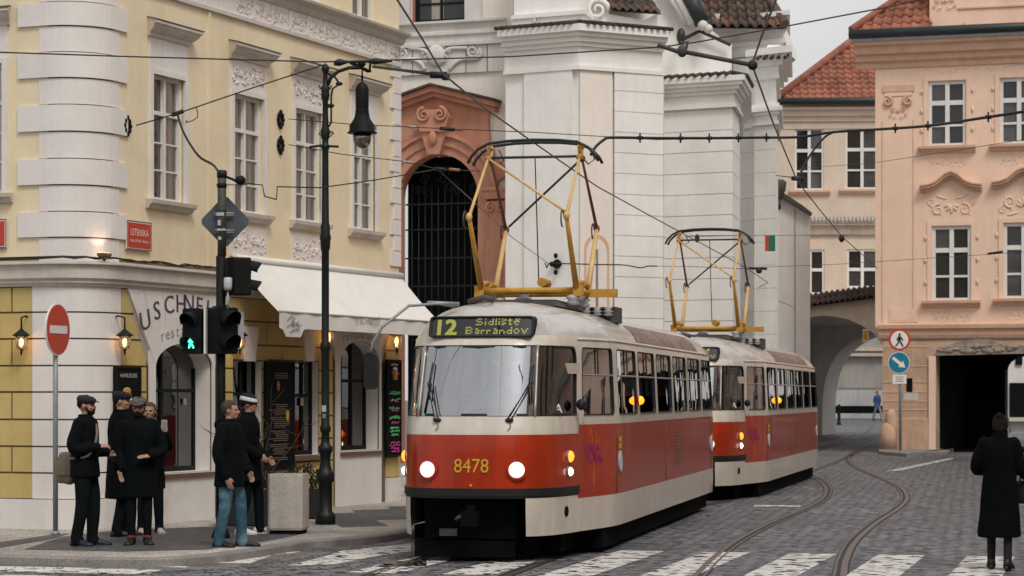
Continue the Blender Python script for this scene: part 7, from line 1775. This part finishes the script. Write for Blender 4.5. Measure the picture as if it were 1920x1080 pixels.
m = MB(); m.ell(at(1307, 447, 50), (.05, .05, .09), 'cable_black', 8, 6); m.ell(at(1578, 447, 48), (.06, .06, .08), 'cable_black', 8, 6); tag(m.build('wire_clamp'), 'pair of clamps where the horizontal rod meets the contact wires', 'clamp')
q = plan([(1043, 58.1)])[0]; r = thing('wall_anchor', 'dark iron anchor on the church pier beside the niche', 'wall anchor', (q.x, q.y, zpy(495, 58.1)), -.5, 'iron rosettes that hold the span wires')
m = MB(); m.lathe([(.10, 0), (.12, -.03), (.06, -.08), (.04, -.2), (0, -.22)], (0, 0, 0), 'iron_black', 10, axis='y')
for a in range(4): m.ell((math.cos(a*PI/2)*.11, -.03, math.sin(a*PI/2)*.2), (.06, .03, .07), 'iron_black', 6, 4)
m.build('rosette', r)
wire('pier_cable', 'dark cable running along the church pier from its anchor, with a loop', smooth_line([at(1022, 492, 57.4), at(1025, 502, 57.4), at(1030, 494, 57.4), at(1046, 494, 57.3), at(1120, 496, 57.5), at(1170, 497, 57.8), at(1200, 502, 58), at(1215, 499, 58.2), at(1232, 499, 58.5)], 4), .016, 'cable_black', 'cable')
wire('span_wire', 'thin wire between the church piers at rod height, ending beside the second pantograph', [at(1232, 499, 58.5), at(1300, 500, 56), at(1420, 505, 52)], .008, 'wire_bronze')
m = MB(); m.tube([at(1405, 503, 52), at(1438, 504, 52)], .03, 'cable_black', 6); m.ell(at(1423, 508, 52), (.07, .05, .06), 'cable_black', 8, 6); tag(m.build('wire_clamp'), 'black clamp above the rear pantograph right horn', 'clamp')
wire('span_wire', 'faint thin wire across the pink house upper floor', [at(1500, 316, 60), at(1640, 305, 55), at(1760, 287, 50), at(1960, 255, 45)], .006, 'wire_bronze')
wire('span_wire', 'faint thin wire across the pink house lower windows', [at(1400, 502, 55), at(1560, 496, 55), at(1700, 487, 55), at(1960, 470, 55)], .006, 'wire_bronze')
m = MB(); m.tube([at(1852, 476, 54), at(1880, 472, 54)], .03, 'cable_black', 6); tag(m.build('wire_insulator'), 'small dark insulator on the thin wire between the lower pink house windows', 'insulator')
# ------------------------------------------------------------------ people
def remesh(mb, voxel, name, parent, wr=0.0, seed=0, smooth=3, split=None, ws=6.0):
    """fuse the shapes of a body or a garment into one continuous skin, then crease it slightly"""
    o = mb.build('tmp', None); mats = [M(x) if isinstance(x, str) else x for x in mb.mats]
    md = o.modifiers.new('r', 'REMESH'); md.mode = 'VOXEL'; md.voxel_size = voxel
    if smooth: sm = o.modifiers.new('s', 'SMOOTH'); sm.iterations = smooth; sm.factor = .5
    dg = bpy.context.evaluated_depsgraph_get(); me = bpy.data.meshes.new_from_object(o.evaluated_get(dg)); me.name = name
    bpy.data.objects.remove(o)
    me.materials.clear(); me.materials.append(mats[0])
    if wr:
        ns = [v.normal.copy() for v in me.vertices]
        for v, n in zip(me.vertices, ns):
            p = v.co*ws+Vector((seed*7.1, 0, 0)); q = Vector((p.x, p.y, p.z*.55))
            v.co += n*(wr*mnoise.noise(q)+wr*.6*mnoise.noise(q*2.3))
    for f in me.polygons: f.use_smooth = True
    if split:
        for mt, fn in split:
            me.materials.append(M(mt)); k = len(me.materials)-1
            for f in me.polygons:
                if fn(f.center): f.material_index = k
    ob = bpy.data.objects.new(name, me); COL.objects.link(ob); ob.parent = parent; return ob
def ellring(c, rx, ry, n=20, rot=0.0, tilt=None):
    cs, sn = math.cos(rot), math.sin(rot)
    return [(c[0]+rx*math.cos(2*PI*i/n)*cs-ry*math.sin(2*PI*i/n)*sn, c[1]+rx*math.cos(2*PI*i/n)*sn+ry*math.sin(2*PI*i/n)*cs, c[2]) for i in range(n)]
def limb(mb, pts, rs, mat):
    P = smooth_line([Vector(p) for p in pts], 5); R_ = []
    n = len(pts)
    for i in range(len(P)): t = i/(len(P)-1)*(n-1); a = min(int(t), n-2); R_.append(lerp(rs[a], rs[a+1], t-a))
    mb.tube(P, R_, mat, 12); mb.ell(P[0], (R_[0],)*3, mat, 10, 8); mb.ell(P[-1], (R_[-1],)*3, mat, 10, 8)
def hand(mb, w, d, nrm, side, curl, mat, k=1.0):
    """palm and five separate fingers from the wrist w along d; nrm is the way the palm faces"""
    w = Vector(w); d = Vector(d).normalized(); nrm = Vector(nrm); nrm = (nrm-d*nrm.dot(d)).normalized(); x = d.cross(nrm).normalized()*side
    R_ = Matrix((x, d, nrm)).transposed(); c = w+d*.052*k; mb.ell(c, (.040*k, .055*k, .017*k), mat, 12, 8, R_)
    for i, (ox, ln) in enumerate(((-.028, .068), (-.010, .078), (.010, .074), (.028, .058))):
        p = w+d*.095*k+x*ox*k; dirv = d.copy(); pts = [p-d*.02*k]; 
        for j in range(3):
            a = curl*(.5+.5*j)+.1*i*curl; v = (d*math.cos(a)+nrm*math.sin(a)); p = p+v*ln*k/3*(1.15-.15*j); pts.append(p.copy())
        mb.tube(pts, [.0095*k, .0095*k, .0088*k, .0075*k], mat, 8)
    p = w+d*.03*k-x*.035*k; pts = [w+d*.02*k-x*.02*k, p+nrm*.012*k, p+d*.028*k-x*.014*k+nrm*.022*k, p+d*.055*k-x*.012*k+nrm*.032*k]; mb.tube(pts, [.013*k, .012*k, .0105*k, .009*k], mat, 8)
def person(label, px, py, z, h, face, o):
    p = gnd(px, py, z); root = thing('person', label, 'person', p, face); k = h/1.75
    V = lambda x, y, z_: Vector((x, y, z_))*k
    lean = o.get('lean', 0.0)
    sh = {1: V(.175, lean, 1.425), -1: V(-.175, lean, 1.425)}
    el = {s: V(*o.get('elbow'+('l' if s > 0 else 'r'), (s*.235, .02+lean, 1.13))) for s in (1, -1)}
    wr = {s: V(*o.get('wrist'+('l' if s > 0 else 'r'), (s*.235, -.05+lean, .87))) for s in (1, -1)}
    hip = {1: V(.09, 0, .90), -1: V(-.09, 0, .90)}
    ft = {s: V(*o.get('foot'+('l' if s > 0 else 'r'), (s*.11, 0, .085))) for s in (1, -1)}
    kn = {s: V(*o['knee'+('l' if s > 0 else 'r')]) if 'knee'+('l' if s > 0 else 'r') in o else (hip[s]+ft[s])*.5+V(0, -.035, .03) for s in (1, -1)}
    # body: one continuous skin
    b = MB(); sk = 'skin'
    rings_ = [((0, 0, .86), .15, .105), ((0, 0, .95), .165, .115), ((0, lean*.4, 1.08), .145, .10), ((0, lean*.7, 1.22), .15, .108), ((0, lean, 1.34), .165, .11), ((0, lean, 1.42), .165, .095), ((0, lean+.005, 1.47), .10, .07), ((0, lean-.005, 1.52), .058, .058)]
    b.loft([ellring(V(*c), rx*k, ry*k) for c, rx, ry in rings_], sk)
    for s in (1, -1):
        limb(b, [sh[s], el[s], wr[s]], [.05*k, .040*k, .028*k], sk); limb(b, [hip[s], kn[s], ft[s]], [.08*k, .055*k, .038*k], sk); b.ell(ft[s]+V(0, -.05, -.045), (.028*k, .08*k, .022*k), sk, 10, 6)
        hd = o.get('handl' if s > 0 else 'handr'); d = (wr[s]-el[s]).normalized()
        d2, n2, cu = hd if hd else (d, (-s, 0, 0), .45)
        hand(b, wr[s], d2, n2, s, cu, sk, k)
    hy, hp = o.get('yaw', 0.0), o.get('pitch', 0.0); HR = (Matrix.Rotation(hy, 3, 'Z') @ Matrix.Rotation(hp, 3, 'X')); hc = V(0, lean-.012, 1.535)
    def Hd(x, y, z_): return hc+HR @ (Vector((x, y, z_))*k)
    b.tube([V(0, lean+.0, 1.44), Hd(0, 0, .03)], [.060*k, .053*k], sk, 12)
    e = lambda c, r, nu=16, nv=12: b.ell(Hd(*c), [q*k for q in r], sk, nu, nv, HR)
    e((0, .005, .118), (.074, .094, .098)); e((0, -.025, .070), (.060, .070, .075)); e((0, -.050, .025), (.042, .040, .028)); e((0, -.072, .018), (.020, .018, .016), 10, 8)
    b.tube([Hd(0, -.086, .112), Hd(0, -.112, .075), Hd(0, -.100, .068)], [.009*k, .014*k, .012*k], sk, 8)
    e((0, -.083, .122), (.050, .014, .012), 10, 6); e((0, -.090, .040), (.022, .010, .009), 10, 6)
    for s in (1, -1): e((s*.074, .012, .095), (.009, .020, .030), 8, 8); e((s*.040, -.062, .075), (.022, .025, .02), 8, 6)
    inv = HR.inverted()
    def loc(c): return (inv @ (Vector(c)-hc))/k
    def is_eye(c): q = loc(c); return q.y < -.060 and abs(q.z-.103) < .009 and .016 < abs(q.x) < .047
    def is_lip(c): q = loc(c); return q.y < -.080 and abs(q.z-.041) < .009 and abs(q.x) < .024
    remesh(b, .0085*k, 'body', root, 0, 0, 2, [('eye_dark', is_eye), ('lips', is_lip)])
    # trousers
    t = MB(); tm = o.get('trousers', 'trouser_black'); lg = o.get('leg', 1.0)
    t.loft([ellring(V(0, 0, z_), rx*k, ry*k) for z_, rx, ry in ((.80, .165, .12), (.90, .178, .13), (1.0, .165, .122))], tm)
    for s in (1, -1):
        a_, b_ = V(0, .012, -.02), V(0, 0, -.03)
        limb(t, [hip[s]+V(0, 0, -.03), kn[s], ft[s]+V(0, .01, .0)], [.096*k*lg, .072*k*lg, .062*k*lg], tm); limb(t, [ft[s]+V(0, .01, .03), ft[s]+V(0, -.01, -.035)], [.062*k*lg, .068*k*lg], tm)
    if o.get('bare_leg') is None: remesh(t, .012, 'trousers', root, .007, 1, 2)
    else: remesh(t, .012, 'stockings', root, .003, 1, 2)
    # coat or jacket
    c = MB(); cm = o.get('coat', 'coat_black'); hem = o['hem']; fl = o.get('flare', 1.0); bulk = o.get('bulk', 1.0)
    rr_ = [(hem, .205*fl, .155*fl), (hem+.04, .205*fl, .156*fl)]
    if hem < .8: rr_ += [(lerp(hem, .95, .5), .200*lerp(fl, 1, .5), .150*lerp(fl, 1, .5))]
    rr_ += [(1.0, .192, .142), (1.14, .186, .138), (1.28, .198, .142), (1.38, .200, .132), (1.445, .165, .108), (1.49, .10, .085)]
    c.loft([ellring(V(0, lean*max(0, min(1, (z_-.9)/.5)), z_), rx*k*bulk, ry*k*bulk) for z_, rx, ry in rr_], cm)
    for s in (1, -1): limb(c, [sh[s]+V(-s*.02, 0, -.01), el[s], wr[s]+(el[s]-wr[s])*.08], [.084*k*bulk, .070*k*bulk, .056*k*bulk], cm)
    if o.get('collar', 1): c.loft([ellring(V(0, lean+y, z_), rx*k, ry*k) for z_, y, rx, ry in ((1.44, 0, .105, .095), (1.49, .0, .085, .088), (1.535, .008, .078, .082))], cm)
    if o.get('hood'): c.ell(V(0, lean+.115, 1.46), (.12*k, .075*k, .085*k), cm, 14, 10); c.ell(V(0, lean+.09, 1.52), (.10*k, .05*k, .05*k), cm, 12, 8)
    remesh(c, .013, 'coat' if hem < .7 else 'jacket', root, .011, 2+px % 5, 2, None, 5.0)
    if o.get('shirt'):
        m = MB(); m.tube([Hd(.05, .03, -.02), Hd(.035, -.045, -.035), Hd(-.035, -.045, -.035), Hd(-.05, .03, -.02)], .016*k, 'shirt_white', 8); m.build('shirt_collar', root)
    # shoes
    for s in (1, -1):
        m = MB(); sm_ = o.get('shoe', 'shoe_black'); f = ft[s]; yw = o.get('toe', 0.12)*s; Rt = Matrix.Rotation(yw, 3, 'Z')
        secs = [(.085, .030, .030, .055), (.06, .040, .036, .09), (.0, .043, .040, .105), (-.07, .046, .045, .075), (-.14, .050, .050, .052), (-.19, .045, .045, .042), (-.22, .025, .025, .028)]
        R0 = []
        base = Vector((f.x, f.y, 0))
        for y_, w0, w1, hz_ in secs:
            ring_ = [(-w0, .012), (w0, .012), (w1, hz_*.55), (w1*.55, hz_), (-w1*.55, hz_), (-w1, hz_*.55)]
            zoff = f.z-.085*k
            if o.get('heel'): zoff += .05*k if y_ > -.05 else lerp(.05, 0, min(1, (-.05-y_)/.1))*k
            R0.append([tuple(base+Rt @ Vector((x_*k, y_*k, z_*k))+Vector((0, 0, zoff))) for x_, z_ in ring_])
        m.loft(R0, sm_, True, True)
        sh_ = m.build('shoe', root)
        m = MB(); 
        if o.get('heel'): m.tube([base+Rt @ V(0, .06, .06), base+Rt @ V(0, .065, .0)], [.026*k, .018*k], sm_, 8)
        else: m.loft([[tuple(base+Rt @ (Vector((x_*w*1.04, y_, z_))*k)) for x_, y_, w in ((-1, .088, .028), (1, .088, .028), (1, .0, .045), (1, -.14, .053), (1, -.20, .046), (0, -.226, .03), (-1, -.20, .046), (-1, -.14, .053), (-1, .0, .045))] for z_ in (.0, .016)], o.get('sole', sm_), True, False)
        m.build('sole', sh_)
        if o.get('stripes'):
            m = MB()
            for q in (-.05, -.02, .01):
                for e_ in (-1, 1): m.tube([base+Rt @ V(e_*.047, q-.02, .02), base+Rt @ V(e_*.040, q+.015, .075)], .007*k, 'shoe_black', 5)
            m.build('shoe_stripe', sh_)
        if o.get('sock'): m = MB(); m.tube([f+V(0, .0, .012), f+V(0, -.01, -.02)], [.060*k, .056*k], o['sock'], 10); m.build('sock', root)
    # head: hair, cap, beard, glasses
    hm = o.get('hair')
    if hm:
        m = MB(); hl = o.get('hairlen', .02)
        m.ell(Hd(0, .016, .132), (.081*k, .098*k, .096*k), hm, 18, 12, HR)
        if o.get('hairbig'): m.ell(Hd(0, .02, .085), (.090*k, .105*k, .115*k), hm, 16, 12, HR)
        if hl > .03: m.ell(Hd(0, .06, .05), (.07*k, .05*k, .09*k), hm, 14, 10, HR)
        if o.get('bun'): m.ell(Hd(0, .11, .15), (.045*k, .045*k, .045*k), hm, 12, 8)
        hb = m; ob = remesh(hb, .010, 'hair', root, .006, 3, 1, None, 22.0)
        # keep the face clear: pull hair in front of the hairline back into the skull
        for v in ob.data.vertices:
            q = loc(v.co)
            if q.y < -.035 and q.z < .165: v.co = hc+HR @ (Vector((q.x*.7, -.02, q.z))*k)
            elif abs(q.x) > .045 and q.y < .02 and q.z < .085: v.co = hc+HR @ (Vector((q.x*.75, .03, q.z))*k)
    if o.get('cap'):
        m = MB(); cmx = o['cap']; m.loft([[tuple(Hd(rx*math.cos(2*PI*i/20), yo+ry*math.sin(2*PI*i/20), z_+sl*math.sin(2*PI*i/20))) for i in range(20)] for z_, rx, ry, yo, sl in ((.128, .080, .100, .004, .012), (.158, .094, .118, -.004, .012), (.185, .092, .114, -.002, .012), (.212, .066, .084, .004, .010), (.222, .02, .03, .006, .004))], cmx)
        cp = m.build('flat_cap', root)
        m = MB(); n = 10; R0 = [[tuple(Hd(math.sin(a)*.074, -.085-math.cos(a)*q, .150-.22*math.cos(a)*q+t_)) for a in [-PI/2+PI*i/n for i in range(n+1)]] for q, t_ in ((.0, .012), (.062, .008), (.066, .0), (.0, -.004))]
        m.loft(R0, cmx, True, True); m.build('cap_peak', cp)
    if o.get('beanie'):
        m = MB(); pf = [(.100, .084, .103), (.115, .088, .108), (.145, .090, .110), (.185, .082, .100), (.215, .060, .075), (.235, .03, .038), (.240, .004, .005)]
        m.loft([[tuple(Hd(rx*math.cos(2*PI*i/22), .012+ry*math.sin(2*PI*i/22), z_+.022*math.sin(2*PI*i/22)*(1-(z_-.1)/.15))) for i in range(22)] for z_, rx, ry in pf], 'knit_black'); bn = m.build('beanie', root)
        m = MB(); m.loft([[tuple(Hd(rx*math.cos(2*PI*i/22), .012+ry*math.sin(2*PI*i/22), z_+.020*math.sin(2*PI*i/22))) for i in range(22)] for z_, rx, ry in ((.140, .092, .112), (.146, .0935, .1135), (.182, .086, .104), (.188, .081, .099))], 'knit_white', False); m.build('white_band', bn)
    if o.get('beard'):
        m = MB(); m.ell(Hd(0, -.052, .022), (.050*k, .052*k, .040*k), o['beard'], 14, 10, HR); m.tube([Hd(-.028, -.092, .044), Hd(0, -.104, .056), Hd(.028, -.092, .044)], .010*k, o['beard'], 6)
        for s in (1, -1): m.tube([Hd(s*.062, -.01, .085), Hd(s*.060, -.03, .045), Hd(s*.045, -.06, .02)], .014*k, o['beard'], 6)
        m.build('beard', root)
    if o.get('glasses'):
        m = MB()
        for s in (1, -1):
            m.tube([Hd(s*.031+.022*math.cos(w), -.099, .104+.018*math.sin(w)) for w in [2*PI*i/12 for i in range(13)]], .0035*k, 'glasses_dark', 5); m.tube([Hd(s*.053, -.096, .108), Hd(s*.078, .0, .105)], .003*k, 'glasses_dark', 5)
        m.tube([Hd(-.010, -.101, .106), Hd(.010, -.101, .106)], .003*k, 'glasses_dark', 5); m.build('glasses', root)
    return root, k, V
R90 = PI/2
# 1 flat cap, shoulder bag
r1, k1, V1 = person('man in navy flat cap with a canvas shoulder bag beside the no entry sign', 160, 1023, PZ, 1.75, 1.32,
    dict(hem=.80, flare=1.0, bulk=1.06, trousers='trouser_black', leg=1.12, shoe='shoe_blue', cap='cap_navy', beard='hair_dark', hair='hair_dark', yaw=.15, elbowl=(.24, .01, 1.13), wristl=(.11, -.25, 1.08), elbowr=(-.25, .03, 1.14), wristr=(-.11, -.22, 1.16), handl=((-.35, -.8, -.4), (-1, .2, .2), .9), handr=((.6, -.8, .1), (.4, .2, -1), .9), footl=(.10, -.05, .085), footr=(-.11, .05, .085), toe=.25))
# camera in his hands
W1_ = Matrix.Translation(r1.location) @ Matrix.Rotation(1.32, 4, 'Z')
cam_ = thing('hand_camera', 'small black camera held at the waist by the man in the navy flat cap', 'camera', W1_ @ Vector((.03, -.36, .97)), 1.32)
m = MB(); m.loft([rr_poly(-.06, .06, 0, .08, .015, 3) and [(x, y, z) for x, z in rr_poly(-.06, .06, 0, .08, .015, 3)] for y in (-.03, .03)], 'board_black', True, False); m.build('camera_body', cam_); m = MB(); m.lathe([(.0, -.09), (.028, -.085), (.03, -.03)], (0, 0, .04), 'board_black', 12, axis='y'); m.build('lens', cam_)
bag = thing('shoulder_bag', 'olive canvas shoulder bag hanging behind the hip of the man in the flat cap', 'bag', W1_ @ Vector((.06, .26, .72)), 1.32-.2)
m = MB(); m.loft([[(x*sx, y*sy+.03*z, z) for x, y in rr_poly(-.06, .06, -.115, .115, .04, 3)] for z, sx, sy in ((0, .9, .85), (.04, 1.15, 1.05), (.2, 1.3, 1.0), (.34, .9, .8), (.37, .6, .7))], 'bag_canvas', True, True); bo = remesh(m, .014, 'pouch', bag, .018, 3, 2, None, 9.0)
m = MB(); m.loft([[(x, y, z) for x, y in ((-.092, -.112), (-.078, -.112), (-.078, .118), (-.092, .118))] for z in (.10, .30)], 'bag_canvas', True, False); m.build('flap', bag)
m = MB(); BI = (Matrix.Translation(bag.location) @ Matrix.Rotation(1.12, 4, 'Z')).inverted() @ W1_
st = [(.07, .22, 1.02), (.16, .13, 1.16), (.17, .05, 1.33), (.10, .02, 1.50), (.04, -.08, 1.46), (-.02, -.155, 1.35), (-.10, -.165, 1.18), (-.17, -.10, 1.05), (-.16, .10, 1.02), (.0, .20, 1.02)]
P_ = [BI @ Vector(q) for q in smooth_line([Vector(q) for q in st], 4)]
for a, b in zip(P_[:-1], P_[1:]): pass
m.tube(P_, .017, 'bag_canvas', 6); m.build('strap', bag)
# 2 long coat at the back
person('man in long black coat with a white collar behind the bearded man', 226, 1006, PZ, 1.80, 1.95,
    dict(hem=.46, flare=1.12, bulk=1.10, coat='coat_black_wool', hair='hair_dark', cap='knit_black', shirt=1, yaw=-.35, wristr=(-.24, -.10, .87), elbowr=(-.25, .02, 1.13), wristl=(.22, -.12, .92), footl=(.10, -.08, .085), footr=(-.10, .06, .085)))
# 3 tweed cap, glasses, beard
person('bearded man in tweed cap, glasses and long black coat facing the road', 261, 1021, PZ, 1.73, .10,
    dict(hem=.56, flare=.98, bulk=1.04, leg=.86, cap='cap_tweed', hair='hair_dark', beard='hair_dark', glasses=1, yaw=-.12, pitch=.10, elbowl=(.27, .0, 1.14), wristl=(.15, -.20, 1.06), handl=((-.9, -.3, -.05), (0, .5, -1), .25), elbowr=(-.25, .02, 1.13), wristr=(-.23, -.10, .90), handr=((.2, -.2, -1), (.6, -.6, 0), .3), footl=(.10, 0, .085), footr=(-.09, -.02, .085), sock='sock_red', toe=.2))
# 4 half hidden, phone
r4, k4, V4 = person('person half hidden behind the bearded man, raising a white phone', 281, 1000, PZ, 1.66, .25,
    dict(hem=.60, hair='hair_red', hairlen=.05, yaw=-.35, coat='coat_black', shoe='curtain_far', elbowl=(.25, -.02, 1.16), wristl=(.17, -.20, 1.33), handl=((-.1, -.1, 1), (0, 1, 0), .8), footl=(.12, -.06, .085)))
W4 = Matrix.Translation(r4.location) @ Matrix.Rotation(.25, 4, 'Z')
ph_ = thing('phone', 'white phone held up by the half hidden person', 'phone', W4 @ (Vector((.17, -.215, 1.37))*k4), .25)
m = MB(); m.prism(rr_poly(-.036, .036, 0, .145, .01, 3), -.004, .004, 'phone_white'); m.build('phone_body', ph_); m = MB(); m.box(-.031, .031, -.006, -.004, .012, .132, 'curtain_far'); m.build('screen', ph_)
# 5 jeans
person('young man in blue jeans and black hooded jacket beside the traffic light', 430, 1025, PZ, 1.69, 1.25,
    dict(hem=.72, flare=1.02, bulk=1.10, hood=1, trousers='jeans', leg=1.08, hair='hair_brown', yaw=.25, elbowr=(-.26, .02, 1.12), wristr=(-.22, -.07, .84), elbowl=(.25, -.02, 1.13), wristl=(.20, -.16, .90), footl=(.11, -.12, .085), footr=(-.11, .08, .085), toe=.2))
# 6 beanie
person('person in black and white beanie, dark coat and white striped trainers', 466, 1001, PZ, 1.76, 1.40,
    dict(hem=.66, flare=1.05, bulk=1.04, beanie=1, hair='hair_dark', glasses=1, yaw=.1, elbowr=(-.24, .0, 1.13), wristr=(-.15, -.18, .98), elbowl=(.24, -.02, 1.13), wristl=(.16, -.20, .96), handr=((.5, -.7, -.4), (.8, .4, 0), .7), footl=(.10, -.12, .085), footr=(-.11, .06, .085), shoe='shoe_white', sole='shoe_white', stripes=1, leg=.95, toe=.25))
# 7 woman at the right edge
r7, k7, V7 = person('woman in long black coat and heeled boots alone on the crossing', 1874, 1069, 0, 1.66, 2.85,
    dict(hem=.37, flare=1.22, bulk=.98, coat='coat_black_wool', hair='hair_dark', hairlen=.07, bun=1, bare_leg=1, trousers='knit_black', leg=.76, pitch=.55, hairbig=1, heel=1, elbowl=(.26, -.04, 1.14), wristl=(.16, -.30, 1.10), handl=((-.2, -1, .1), (-.6, 0, .6), .8), elbowr=(-.25, -.02, 1.13), wristr=(-.27, -.26, 1.04), handr=((.1, -1, .1), (.6, 0, .6), .8), footl=(.10, -.10, .085), footr=(-.10, .10, .085)))
W7 = Matrix.Translation(r7.location) @ Matrix.Rotation(2.85, 4, 'Z')
m = MB(); q = W7 @ (Vector((-.24, -.36, 1.04))*k7); rr7 = thing('paper_bag', 'small white paper bag in the hands of the woman on the crossing', 'bag', q, 2.85)
m.loft([[(x*s_, y*s_, z) for x, y in ((-.06, -.03), (.06, -.03), (.07, 0), (.06, .03), (-.06, .03), (-.07, 0))] for z, s_ in ((0, 1), (.12, 1.05), (.19, .8), (.22, 1.0))], 'paper_white', True, True); m.build('bag_body', rr7)
q = W7 @ (Vector((-.31, -.22, .74))*k7); hb = thing('handbag', 'black handbag hanging from the forearm of the woman on the crossing', 'bag', q, 2.85)
m = MB(); m.loft([[(x*s_, y*t_, z) for x, y in rr_poly(-.16, .16, -.06, .06, .03, 3)] for z, s_, t_ in ((0, .95, .8), (.03, 1, 1), (.18, .95, .8), (.24, .85, .4))], 'shoe_black', True, True); m.build('bag_body', hb)
m = MB(); m.tube([(-.10, 0, .22), (-.08, 0, .36), (0, .02, .42), (.08, 0, .36), (.10, 0, .22)], .010, 'shoe_black', 6); m.build('handle', hb)
# 8 far away
r8, k8, V8 = person('distant person in a blue jacket and pale trousers walking beyond the archway', 1646, 785, gz(150), 1.72, .6,
    dict(hem=.85, coat='jacket_blue', trousers='trouser_pale', hair='hair_dark', footl=(.12, -.25, .085), footr=(-.10, .25, .12), wristl=(.24, .12, .9), wristr=(-.24, -.18, .9)))
r8.location = (at(1645, HY, 142).x, 142, gz(142))
# 9 the driver in the front cab
r9, k9, V9 = person('tram driver in a pale shirt seated behind the windscreen of the front tram', 900, 1000, 0, 1.74, 0,
    dict(hem=.86, coat='shirt_white', trousers='trouser_black', hair='hair_brown', bulk=.92, footl=(.10, -.45, .50), footr=(-.10, -.42, .50), kneel=(.11, -.42, .90), kneer=(-.11, -.42, .90), elbowl=(.25, -.10, 1.16), wristl=(.18, -.36, 1.20), elbowr=(-.25, -.10, 1.16), wristr=(-.18, -.36, 1.20)))
r9.location = tram.matrix_basis @ Vector((-.05, 1.42, .47)); r9.rotation_euler = tram.rotation_euler
# ------------------------------------------------------------------ camera, sky, sun
cam = bpy.data.cameras.new('camera'); co = bpy.data.objects.new('camera', cam); COL.objects.link(co)
co.location = (0, 0, H); co.rotation_euler = (PI/2, 0, 0); cam.sensor_width = 36; cam.lens = F/1920*36; cam.shift_y = (HY-540)/1920
cam.clip_start = .1; cam.clip_end = 2000
cam.dof.use_dof = True; cam.dof.focus_distance = 28.0; cam.dof.aperture_fstop = 5.6
SC.camera = co
EL, AZ = math.radians(52), math.radians(158)     # sun direction: high, behind the camera to the left, filtered by cloud
w = bpy.data.worlds.new('World'); SC.world = w; w.use_nodes = True; nt = w.node_tree; nt.nodes.clear()
sky = N(nt, 'ShaderNodeTexSky', sky_type='NISHITA', sun_disc=False); sky.sun_elevation = EL; sky.sun_rotation = AZ; sky.air_density = 1.0; sky.dust_density = 6.0; sky.ozone_density = 1.0
hs = N(nt, 'ShaderNodeHueSaturation', i_Saturation=.10, i_Value=1.0); L(nt, sky.outputs[0], hs.inputs['Color'])
# cloud layer: evens the dome out to a pale grey
mx = N(nt, 'ShaderNodeMix', data_type='RGBA'); mx.inputs[0].default_value = .72; L(nt, hs.outputs[0], mx.inputs[6]); tcw = N(nt, 'ShaderNodeTexCoord'); mpw = N(nt, 'ShaderNodeMapping'); mpw.inputs['Scale'].default_value = (1, 1, 2.2); L(nt, tcw.outputs['Generated'], mpw.inputs['Vector'])
cn = N(nt, 'ShaderNodeTexNoise', i_Scale=3.0, i_Detail=6.0, i_Roughness=.55); L(nt, mpw.outputs[0], cn.inputs['Vector'])
L(nt, ramp(nt, cn.outputs['Fac'], .32, (6.9, 7.0, 7.2, 1), .66, (9.6, 9.5, 9.4, 1)), mx.inputs[7])
bg = N(nt, 'ShaderNodeBackground', i_Strength=.085); L(nt, mx.outputs[2], bg.inputs['Color']); ow = N(nt, 'ShaderNodeOutputWorld'); L(nt, bg.outputs[0], ow.inputs[0])
sl = bpy.data.lights.new('sun', 'SUN'); so = bpy.data.objects.new('sun', sl); COL.objects.link(so)
sl.energy = 1.35; sl.angle = math.radians(18); sl.color = (1.0, .95, .88)
# pointing: azimuth measured clockwise from +Y
d = Vector((math.sin(AZ)*math.cos(EL), math.cos(AZ)*math.cos(EL), math.sin(EL))); so.rotation_euler = d.to_track_quat('Z', 'Y').to_euler()
SC.view_settings.view_transform = 'Standard'; SC.view_settings.look = 'None'; SC.view_settings.exposure = 0.27; SC.view_settings.gamma = 1.0
SC.render.engine = 'CYCLES'; SC.cycles.max_bounces = 8; SC.cycles.transparent_max_bounces = 12; SC.cycles.use_denoising = True
